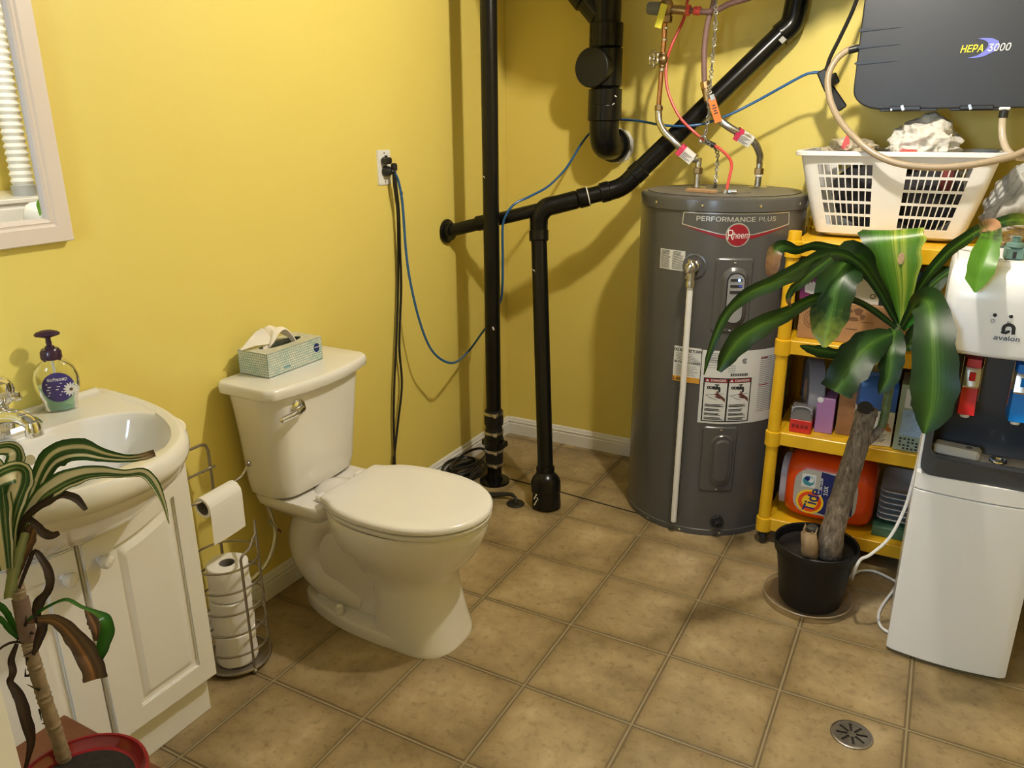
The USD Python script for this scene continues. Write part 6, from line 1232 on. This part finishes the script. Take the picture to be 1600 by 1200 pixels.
def leaf(parent, pts, widths, m, roll=0, fold=.16, wave=.035, name='leaf', na=30, nu=9, seed=0):
    """a strap leaf along pts (world), full widths at even steps; roll in degrees turns the blade about its own length"""
    C_ = spline(pts, max(4, na // (len(pts) - 1))); n = len(C_)
    w = np.interp(np.linspace(0, 1, n), np.linspace(0, 1, len(widths)), widths)
    rl = np.radians(np.interp(np.linspace(0, 1, n), np.linspace(0, 1, np.size(roll)), np.atleast_1d(roll)))
    T = np.array([unit(C_[min(i + 1, n - 1)] - C_[max(i - 1, 0)]) for i in range(n)])
    ref = unit(CAM - C_.mean(0)); V, UV = [], []; q = random.Random(seed); ph = q.uniform(0, 6)
    prev = None
    for i in range(n):
        s = np.cross(T[i], ref)
        s = unit(s) if np.linalg.norm(s) > .15 else (prev if prev is not None else unit(np.cross(T[i], (0, 0, 1))))
        if prev is not None and np.dot(s, prev) < -.5: s = -s
        s = unit(.6 * s + .4 * (prev if prev is not None else s)); s = unit(s - T[i] * np.dot(s, T[i])); prev = s
        nn = np.cross(s, T[i]); s2 = s * math.cos(rl[i]) + nn * math.sin(rl[i]); n2 = np.cross(s2, T[i])
        for k in range(nu):
            u = k / (nu - 1) * 2 - 1
            lift = fold * w[i] * (.5 - abs(u)) * .6 + wave * w[i] * math.sin(i * .55 + ph + u * 1.5) * abs(u)
            rag = 1 + (.10 * (meshkit.noise(np.array([i * .45, seed * 7.3 + (u > 0) * 31, ph])) - .5) * 2 if abs(u) > .6 else 0)
            V.append(C_[i] + s2 * (u * w[i] / 2 * rag) - n2 * lift); UV.append(((u + 1) / 2, i / (n - 1)))
    F = [t for i in range(n - 1) for k in range(nu - 1) for t in ((i * nu + k, (i + 1) * nu + k, (i + 1) * nu + k + 1), (i * nu + k, (i + 1) * nu + k + 1, i * nu + k + 1))]
    return obj(name, (np.array(V), np.array(F)), m, parent, True, None, np.array(UV))
def P_(w, d): return [x * d / 1220.8 for x in w]          # apparent widths at a distance -> metres

barkn = {'g': ('geometry', {}), 'm': ('mapping', {'scale': (1, 1, .30)}), 'v': ('voronoi_texture', {'scale': 95.0}), 'n': ('noise_texture', {'scale': 95.0, 'detail': 6.0, 'roughness': .72}), 'r': ('rgb_ramp', {'ramp': [(.30, (.040, .028, .020)), (.46, (.15, .115, .08)), (.60, (.25, .20, .145)), (.74, (.50, .42, .32))]}), 'b': ('bump', {'strength': .9, 'distance': .004}), 'p': ('principled_bsdf', {'roughness': .85})}
M['bark'] = usdkit.material(stage, '/World/Looks/rough_bark', barkn, [('g.position', 'm.vector'), ('m.vector', 'n.vector'), ('n.fac', 'r.fac'), ('r.color', 'p.base_color'), ('n.fac', 'b.height'), ('b.normal', 'p.normal')], 'p.BSDF')
M['greenstem'] = mat('green_ringed_stem', (.085, .12, .03), .5, var=.35, scale=50)
M['cutwood'] = mat('pale_broken_wood', (.36, .25, .14), .8, var=.3, scale=60, stretch=(1, 1, .2))
M['potblack'] = mat('matt_black_pot', (.006, .0065, .0065), .45, specular_ior_level=.35)

# --- big plant in the black nursery pot
pp = thing('potted_corn_plant', 'broad-leaved green plant on a thick bare trunk growing from the black pot', 'plant', (1.54, -.81, .19))
pt = thing('black_plant_pot', 'black plastic nursery pot standing in a clear saucer in front of the rack', 'pot', (1.53, -.815, .008))
pc_ = A(1.530, -.812, 0)
obj('pot', lathe([(.0, .010), (.088, .010), (.092, .016), (.094, .022), (.112, .176), (.115, .180), (.121, .182), (.122, .200), (.124, .203), (.124, .212), (.1205, .214), (.117, .210), (.114, .176), (.092, .03), (.0, .026)], pc_, n=48), M['potblack'], pt)
for k in range(40):
    a = 2 * PI * k / 40; n_ = A(math.cos(a), math.sin(a), 0)
obj('soil', lathe([(.0, .188), (.06, .190), (.1125, .186), (.1125, .180), (.0, .180)], pc_, n=36), M['soil'], pt)
sc = thing('clear_saucer', 'clear plastic plant saucer on the floor under the black pot', 'saucer', (1.522, -.806, 0))
M['saucer'] = usdkit.material(stage, '/World/Looks/saucer_clear', {'t': ('transparent_bsdf', {'color': (.93, .88, .78)}), 'g': ('principled_bsdf', {'base_color': (.55, .48, .38), 'roughness': .2}), 'm': ('mix_closure', {'fac': .16})}, [('t.BSDF', 'm.closure1'), ('g.BSDF', 'm.closure2')], 'm.closure')
obj('saucer', lathe([(.0, .001), (.112, .001), (.130, .020), (.133, .021), (.133, .023), (.129, .0225), (.111, .004), (.0, .004)], (1.522, -.806, 0), n=48), M['saucer'], sc)
obj('saucer_rim', tube([(1.522 + .1315 * math.cos(a), -.806 + .1315 * math.sin(a), .0222) for a in np.linspace(0, 2 * PI, 48, endpoint=False)], .0022, 6, 0, True), M['hose'], sc)
D0 = 2.34
tk_ = [A(*(1.574,-0.830,0.185)), A(*(1.572,-0.864,0.242)), A(*(1.577,-0.849,0.321)), A(*(1.589,-0.825,0.429)), A(*(1.602,-0.802,0.535)), A(*(1.611,-0.781,0.610)), A(*(1.613,-0.770,0.636))]
def bumpy(pts, r, seed, n=22, m=10, amp=.10, fr=55):
    P = spline(pts, m); v, f = tube(P, np.interp(np.linspace(0, 1, len(P)), np.linspace(0, 1, len(r)), r), n); c = np.repeat(P, n, 0); c = np.vstack([c, P[:1], P[-1:]])
    return c + (v - c) * (1 + amp * 2 * (meshkit.fbm(v * A(fr, fr, fr * .45), 3, seed)[:, None] - .5)), f
obj('trunk', bumpy(tk_, [.036, .035, .033, .0315, .030, .0295, .029], 4, amp=.16), M['bark'], pp, 60, 'thick rough grey-brown bare trunk')
tdir = unit(tk_[-1] - tk_[-3]); tcut = unit(tdir * .5 + unit(CAM - tk_[-1]) * .85)
obj('cut_top', join(lathe([(.0, -.016), (.021, -.014), (.0215, .001), (.019, .004), (.0, .003)], A(*(1.609,-0.783,0.655)), tcut, 24)), mat('dark_cut_wood', (.020, .013, .010), .7, var=.3, scale=80), pp)
obj('cut_rim', bumpy([A(*(1.615,-0.770,0.626)), A(*(1.612,-0.769,0.646))], [.0295, .0285], 8, n=22, m=4), M['bark'], pp, 60)
sh_ = [A(*(1.622,-0.789,0.558)), A(*(1.643,-0.782,0.576)), A(*(1.658,-0.772,0.599)), A(*(1.661,-0.758,0.631)), A(*(1.661,-0.741,0.674)), A(*(1.662,-0.724,0.718)), A(*(1.659,-0.706,0.771)), A(*(1.656,-0.684,0.832)), A(*(1.654,-0.661,0.894))]
obj('shoot_base', bumpy(sh_[:3], [.018, .014, .012], 5, n=14, amp=.2), M['bark'], pp, 60)
Ps = spline(sh_[2:], 12); obj('side_shoot', tube(Ps, [.0115 * (1 + .10 * abs(math.sin(i * .9))) for i in range(len(Ps))], 14), M['greenstem'], pp, 40, 'green ringed side shoot')
sb_ = [A(*(1.521,-0.858,0.185)), A(*(1.520,-0.917,0.255)), A(*(1.514,-0.913,0.290))]
obj('broken_stump', bumpy(sb_, [.026, .0235, .022], 9, n=18, amp=.10), M['cutwood'], pp, 40, 'short pale broken stump in the pot')
q = random.Random(3); sv = sb_[-1]
obj('stump_splinters', join(*[loft([np.array([sv + .020 * A(math.cos(a + e), math.sin(a + e), 0) * k2 + A(0, 0, z) for e, k2 in ((-.2, 1.08), (.2, 1.08), (.2, .86), (-.2, .86))]) for z in (-.01, .006)] + [np.array([sv + .022 * A(math.cos(a), math.sin(a), 0) + A(0, 0, h_)] * 4)]) for a, h_ in ((q.uniform(0, 6.28), q.uniform(.010, .026)) for _ in range(9))]), M['cutwood'], pp, False)
obj('stump_cap', lathe([(.0, 0), (.017, .0), (.018, .014), (.012, .020), (.0, .021)], sv + A(.006, .012, -.002), (0.1, 0, 1), 14), mat('dark_wax', (.03, .026, .02), .6), pp)
def L(pix): return [A(*p) for p in pix]
# upright lime leaf folded back at the top
leaf(pp, L([(1.663,-0.677,0.887), (1.654,-0.676,0.934), (1.644,-0.684,0.991), (1.626,-0.690,1.063), (1.612,-0.683,1.118), (1.606,-0.658,1.145), (1.604,-0.629,1.145), (1.603,-0.594,1.128), (1.604,-0.559,1.076)]), P_([14, 30, 52, 74, 89, 94, 94, 88, 70], 2.2), L2, [0, 0, 0, -2, -3, -3, -3], .03, .012)
spot = A(*(1.639,-0.690,1.075)); 
sz_, sx2 = unit(CAM - spot), unit(np.cross((0, .15, 1), CAM - spot)); obj('leaf_spot', extr(affinity.scale(Point(0, 0).buffer(1, 7), .0085, .0165), .0006, spot, sx2, np.cross(sz_, sx2)), mat('dry_leaf_spot', (.36, .24, .12), .7, var=.35, scale=200), pp, label='dry tan spot on the upright leaf')
# big left leaf hanging down
leaf(pp, L([(1.654,-0.676,0.887), (1.611,-0.703,0.973), (1.572,-0.735,1.039), (1.543,-0.770,1.081), (1.522,-0.817,1.085), (1.506,-0.861,1.054), (1.498,-0.895,1.007), (1.497,-0.923,0.951), (1.495,-0.942,0.902), (1.496,-0.951,0.863)]), P_([10, 18, 26, 38, 56, 62, 62, 58, 42, 6], 2.12), L4, [35, 40, 30, 10, 0, -8, -10, -10], .18)
# far left leaf with brown patch, arching over the heater
leaf(pp, L([(1.654,-0.676,0.887), (1.591,-0.741,0.996), (1.539,-0.812,1.071), (1.495,-0.884,1.103), (1.449,-0.959,1.099), (1.408,-1.027,1.073), (1.367,-1.094,1.051), (1.318,-1.153,1.026), (1.285,-1.199,0.986), (1.269,-1.227,0.933), (1.258,-1.243,0.877), (1.253,-1.249,0.835)]), P_([8, 13, 18, 22, 26, 30, 24, 22, 17, 13, 9, 2], 2.0), L1, [30, 30, 25, 20, 30, 30], .3, .09)
leaf(pp, L([(1.484,-0.927,1.101), (1.448,-0.977,1.068), (1.421,-1.009,1.039), (1.406,-1.023,1.022), (1.402,-1.028,1.000), (1.410,-1.025,0.980)]), P_([16, 18, 15, 12, 9, 2], 2.04), L3, 15, .2, name='torn_leaf_strip')
# long lower-left leaf
leaf(pp, L([(1.653,-0.681,0.875), (1.599,-0.727,0.924), (1.550,-0.787,0.964), (1.489,-0.859,0.987), (1.443,-0.934,0.982), (1.396,-1.005,0.957), (1.348,-1.064,0.933), (1.308,-1.110,0.901), (1.284,-1.139,0.860), (1.267,-1.152,0.819)]), P_([8, 11, 13, 15, 20, 26, 34, 38, 30, 8], 2.08), L1, [20, 30, 30, 20, 15, 20], .25, .07)
# short leaf with the shrivelled brown end
leaf(pp, L([(1.627,-0.651,0.927), (1.574,-0.669,1.019), (1.518,-0.690,1.077), (1.461,-0.737,1.097), (1.415,-0.782,1.108), (1.378,-0.817,1.099), (1.346,-0.836,1.110), (1.328,-0.857,1.098), (1.327,-0.870,1.064), (1.326,-0.884,1.030)]), P_([9, 14, 18, 18, 16, 15, 20, 22, 22, 14], 2.2), L3, [20, 20, 40, 30, 10, 0, 0], .25, .08)
# lower-left broad leaf, cut short
leaf(pp, L([(1.649,-0.723,0.866), (1.624,-0.773,0.863), (1.600,-0.820,0.853), (1.577,-0.860,0.829), (1.559,-0.895,0.794), (1.544,-0.918,0.754), (1.537,-0.928,0.737)]), P_([16, 34, 52, 58, 58, 52, 48], 2.15), L1, [0, -5, -8, -8], .12)
leaf(pp, L([(1.556,-0.837,0.826), (1.516,-0.858,0.826), (1.476,-0.877,0.833), (1.446,-0.890,0.841), (1.427,-0.899,0.847)]), P_([22, 20, 22, 14, 3], 2.18), L1, 30, .2)
# drooping middle leaf
leaf(pp, L([(1.653,-0.700,0.874), (1.650,-0.744,0.856), (1.654,-0.777,0.827), (1.658,-0.794,0.791), (1.657,-0.808,0.757), (1.648,-0.816,0.732), (1.641,-0.821,0.714)]), P_([20, 34, 38, 36, 28, 20, 3], 2.2), L1, [0, 5, 8], .20)
# big right leaf hanging in front of the cooler
leaf(pp, L([(1.666,-0.674,0.875), (1.681,-0.718,0.928), (1.696,-0.799,0.978), (1.715,-0.898,1.006), (1.731,-0.975,1.000), (1.745,-1.039,0.955), (1.756,-1.077,0.902), (1.766,-1.104,0.847), (1.769,-1.127,0.798), (1.765,-1.143,0.763), (1.762,-1.154,0.737)]), P_([10, 16, 28, 44, 52, 60, 66, 68, 60, 38, 7], 1.88), L1, [30, 25, 10, 0, 0, 4, 6, 6], .14)
leaf(pp, L([(1.670,-0.663,0.867), (1.712,-0.679,0.923), (1.743,-0.710,0.954), (1.768,-0.766,0.961), (1.788,-0.799,0.939), (1.803,-0.813,0.913), (1.810,-0.816,0.896)]), P_([9, 14, 18, 20, 22, 16, 3], 2.1), V6, [20, 20, 30], .2)
# right arching leaf with a bright hanging tip
leaf(pp, L([(1.664,-0.660,0.883), (1.682,-0.615,0.944), (1.712,-0.629,1.024), (1.750,-0.676,1.097), (1.787,-0.745,1.147), (1.816,-0.812,1.182), (1.831,-0.881,1.198), (1.833,-0.934,1.183), (1.827,-0.973,1.151), (1.820,-1.002,1.118), (1.817,-1.016,1.085), (1.817,-1.026,1.058)]), P_([9, 14, 18, 20, 20, 18, 20, 24, 32, 36, 28, 3], 2.1), leafmat('leaf_bright_tip', [(0, DG), (.35, MG), (.5, (.09, .22, .02)), (.65, MG), (1, DG)], .36, ([(0, 0), (.42, 0), (.50, .9), (.58, .9), (.62, .0), (.68, .75), (1, .85)], [(0, (.42, .22, .12)), (.58, (.42, .22, .12)), (.66, (.10, .26, .02)), (1, (.12, .30, .03))])), [30, 30, 25, 20, 10, 0, 0, 0], .2)
leaf(pp, L([(1.662,-0.639,0.880), (1.687,-0.562,0.950), (1.725,-0.524,1.026), (1.780,-0.502,1.102), (1.845,-0.484,1.150), (1.913,-0.463,1.173), (1.993,-0.449,1.159)]), P_([8, 13, 16, 17, 18, 20, 10], 2.25), L4, [30, 30, 20, 10], .2)
leaf(pp, L([(1.665,-0.644,0.891), (1.717,-0.594,0.981), (1.773,-0.589,1.041), (1.831,-0.580,1.076), (1.889,-0.575,1.101), (1.949,-0.566,1.101), (2.013,-0.551,1.082)]), P_([8, 12, 15, 16, 18, 16, 8], 2.2), L1, [40, 40, 30], .2)
leaf(pp, L([(1.673,-0.617,0.890), (1.694,-0.567,0.926), (1.718,-0.539,0.967), (1.735,-0.515,1.007), (1.744,-0.499,1.034), (1.739,-0.475,1.043), (1.729,-0.454,1.016)]), P_([10, 20, 32, 40, 40, 36, 20], 2.3), L1, [20, 10, 5], .25)
leaf(pp, L([(1.654,-0.654,0.882), (1.614,-0.646,0.958), (1.578,-0.656,1.017), (1.549,-0.682,1.052), (1.527,-0.715,1.059), (1.515,-0.740,1.044)]), P_([9, 22, 32, 34, 24, 6], 2.24), L1, [25, 15, 10], .2)
leaf(pp, L([(1.658,-0.683,0.861), (1.689,-0.658,0.821), (1.700,-0.617,0.851), (1.706,-0.574,0.890)]), P_([10, 20, 22, 12], 2.28), L1, 20, .2)

# --- striped plant in the foreground
so_ = thing('wooden_stool', 'small brown wooden stool in the lower left corner carrying the red pot', 'stool', (.62, -2.68, 0))
M['stoolwood'] = mat('brown_stool_wood', lin(118, 74, 48), .45, var=.14, scale=14, stretch=(1.5, 14, 1.5))
sx0, sy1, sz = .420, -2.484, .400
SW, SD = .40, .36
obj('stool_top', cbox((sx0, sy1 - SD, sz - .022), (sx0 + SW, sy1, sz), .003), M['stoolwood'], so_, False)
for a in (.03, SW - .065):
    for b in (.03, SD - .065): obj('leg', cbox((sx0 + a, sy1 - b - .035, 0), (sx0 + a + .035, sy1 - b, sz - .0222), .003), M['stoolwood'], so_, False)
for a0, a1, b0, b1 in ((.065, SW - .065, .035, .055), (.065, SW - .065, SD - .055, SD - .035), (.035, .055, .065, SD - .065), (SW - .055, SW - .035, .065, SD - .065)): obj('apron', cbox((sx0 + a0, sy1 - b1, sz - .082), (sx0 + a1, sy1 - b0, sz - .0222), .002), M['stoolwood'], so_, False)
rp = thing('red_plant_pot', 'glossy dark red plant pot on the wooden stool, cut by the bottom picture edge', 'pot', (.69, -2.66, sz))
rc_ = A(.694, -2.622, sz); RP = .098
M['redpot'] = mat('red_glaze', (.26, .012, .020), .16, coat_weight=.4)
obj('pot', lathe([(.0, .0), (.068, .0), (.073, .004), (.087, .062), (.094, .084), (.098, .086), (.0995, .090), (.098, .096), (.094, .096), (.0925, .090), (.085, .08), (.0, .075)], rc_, n=56), M['redpot'], rp)
obj('soil', lathe([(.0, .0805), (.05, .0815), (.0875, .079), (.0875, .075), (.0, .075)], rc_, n=36), M['soil'], rp)
dp = thing('striped_house_plant', 'white-striped green house plant with withered brown leaves on a ringed stem in the red pot', 'plant', (.66, -2.63, .5))
st2 = L([(0.622,-2.596,0.435), (0.619,-2.597,0.468), (0.614,-2.598,0.519), (0.609,-2.599,0.573), (0.601,-2.598,0.618), (0.595,-2.597,0.662), (0.588,-2.594,0.693), (0.583,-2.590,0.726), (0.578,-2.587,0.760), (0.572,-2.584,0.790), (0.565,-2.581,0.823)])
Ps = spline(st2, 10); nS = len(Ps)
obj('stem', tube(Ps, [(.0106 - .0018 * i / nS) * (1 + .11 * (((i * .55) % 1) > .62) + .03 * math.sin(i * 2.3)) for i in range(nS)], 16), mat('ringed_cane', (.26, .19, .11), .75, var=.4, scale=55, bump=.5, bscale=120), dp, 30, 'ringed tan cane stem')
obj('stem_sheath', tube(spline(st2[6:9], 8), [.0115, .0125, .0120, .0115], 16), mat('brown_sheath', (.16, .10, .075), .7, var=.3, scale=50), dp, 40)
q = random.Random(11)
obj('dry_stubs', join(*[tube([Ps[i], Ps[i] + A(*(unit((q.uniform(-1, 1), q.uniform(-1, .2), q.uniform(.1, .6))) * .016)), Ps[i] + A(*(unit((q.uniform(-1, 1), q.uniform(-1, .2), q.uniform(.1, .8))) * .024))], [.003, .002, .0004], 6) for i in range(24, nS - 28, 5)]), V4, dp)
K = .92
def leaf2(pix, w, m, roll=0, fold=.18, wave=.03, seed=0): return leaf(dp, L(pix), P_(w, K), m, roll, fold, wave, seed=seed)
leaf2([(0.572,-2.581,0.816), (0.580,-2.564,0.864), (0.592,-2.544,0.916), (0.607,-2.525,0.960), (0.623,-2.509,0.978), (0.647,-2.489,0.980), (0.669,-2.470,0.968), (0.690,-2.449,0.960), (0.707,-2.434,0.961), (0.717,-2.422,0.964)], [12, 20, 28, 40, 50, 44, 26, 15, 16, 15], V2, [30, 25, 15, 5, 0, 0, 10], .2, .05)
leaf2([(0.575,-2.585,0.814), (0.589,-2.569,0.869), (0.612,-2.550,0.916), (0.645,-2.535,0.943), (0.676,-2.518,0.958), (0.704,-2.501,0.961), (0.733,-2.486,0.959), (0.755,-2.474,0.961), (0.771,-2.470,0.949), (0.787,-2.471,0.922), (0.800,-2.476,0.890)], [10, 20, 30, 40, 34, 24, 16, 18, 19, 10, 2], V1, [35, 20, 10, 0, 0, 5], .2, .05)
leaf2([(0.581,-2.594,0.815), (0.592,-2.591,0.870), (0.612,-2.584,0.923), (0.631,-2.577,0.960), (0.642,-2.581,0.981), (0.646,-2.602,0.986), (0.633,-2.625,0.974)], [24, 32, 38, 42, 44, 40, 26], V1, [10, 5, 0, 0], .2)
leaf2([(0.555,-2.585,0.813), (0.539,-2.556,0.882), (0.531,-2.532,0.940), (0.529,-2.523,0.965), (0.511,-2.525,0.970), (0.490,-2.538,0.965)], [20, 30, 34, 34, 30, 20], V1, [0, 10, 10], .25)
leaf2([(0.587,-2.600,0.820), (0.603,-2.602,0.888), (0.610,-2.599,0.950), (0.607,-2.598,0.988), (0.597,-2.614,0.992)], [26, 40, 46, 44, 30], V1, 0, .2)
leaf2([(0.583,-2.586,0.833), (0.597,-2.573,0.878), (0.613,-2.561,0.903), (0.636,-2.548,0.919), (0.654,-2.536,0.928), (0.671,-2.528,0.922), (0.686,-2.526,0.907)], [8, 12, 14, 16, 18, 18, 12], V4, [20, 10, 30, 40], .5, .06)
leaf2([(0.592,-2.564,0.893), (0.608,-2.563,0.889), (0.623,-2.563,0.883), (0.639,-2.564,0.875), (0.649,-2.559,0.873), (0.657,-2.553,0.876)], [10, 12, 13, 18, 17, 8], V4, [30, 0, -20], .3, .1)
leaf2([(0.577,-2.587,0.793), (0.590,-2.578,0.828), (0.605,-2.571,0.857), (0.613,-2.565,0.877), (0.626,-2.562,0.883)], [12, 24, 28, 24, 12], V3, [10, 20, 10], .3)
leaf2([(0.573,-2.599,0.765), (0.588,-2.592,0.810), (0.602,-2.583,0.847), (0.609,-2.574,0.874)], [20, 20, 18, 14], V5, 0, .4, 0)
leaf2([(0.584,-2.588,0.779), (0.596,-2.573,0.818), (0.606,-2.566,0.837), (0.620,-2.564,0.822), (0.631,-2.566,0.801), (0.631,-2.573,0.783), (0.617,-2.582,0.762), (0.618,-2.589,0.743), (0.627,-2.589,0.729), (0.620,-2.598,0.701), (0.613,-2.604,0.681)], [6, 8, 10, 14, 18, 20, 22, 14, 20, 16, 6], V4, [20, 10, 30, 10, -20], .3, .1)
leaf2([(0.590,-2.593,0.725), (0.618,-2.588,0.747), (0.650,-2.580,0.768), (0.676,-2.573,0.780), (0.702,-2.568,0.773), (0.726,-2.563,0.768), (0.742,-2.562,0.764), (0.749,-2.565,0.747), (0.746,-2.575,0.723), (0.745,-2.582,0.707)], [7, 10, 10, 10, 10, 14, 22, 26, 24, 12], V6, [40, 50, 55, 50, 40, 20, 0, 0], .15)
leaf2([(0.704,-2.563,0.767), (0.718,-2.564,0.754), (0.727,-2.567,0.741), (0.728,-2.572,0.726)], [10, 26, 24, 6], V3, 0, .2)
leaf2([(0.590,-2.593,0.724), (0.627,-2.591,0.741), (0.668,-2.589,0.751), (0.704,-2.591,0.742), (0.733,-2.594,0.724), (0.752,-2.597,0.703), (0.757,-2.600,0.689)], [6, 14, 22, 32, 40, 42, 40], V3, [0, -5, -10, -10], .22, .04)
leaf2([(0.578,-2.601,0.706), (0.581,-2.607,0.733), (0.583,-2.614,0.760), (0.578,-2.623,0.775)], [8, 12, 14, 12], V6, 20, .3)
leaf2([(0.581,-2.602,0.698), (0.581,-2.612,0.720), (0.582,-2.620,0.744), (0.578,-2.630,0.756)], [7, 10, 12, 12], V6, 20, .3)
leaf2([(0.594,-2.598,0.691), (0.586,-2.611,0.700), (0.583,-2.624,0.702), (0.576,-2.637,0.694)], [4, 5, 5, 4], V4, 0, .3)
leaf2([(0.578,-2.606,0.691), (0.579,-2.619,0.672), (0.589,-2.626,0.657), (0.588,-2.632,0.642), (0.601,-2.631,0.625), (0.611,-2.634,0.604), (0.617,-2.636,0.575), (0.619,-2.638,0.549), (0.614,-2.647,0.517), (0.607,-2.655,0.490)], [8, 12, 16, 12, 20, 22, 22, 16, 9, 5], V4, [0, 20, -10, 20, 0], .3, .12)
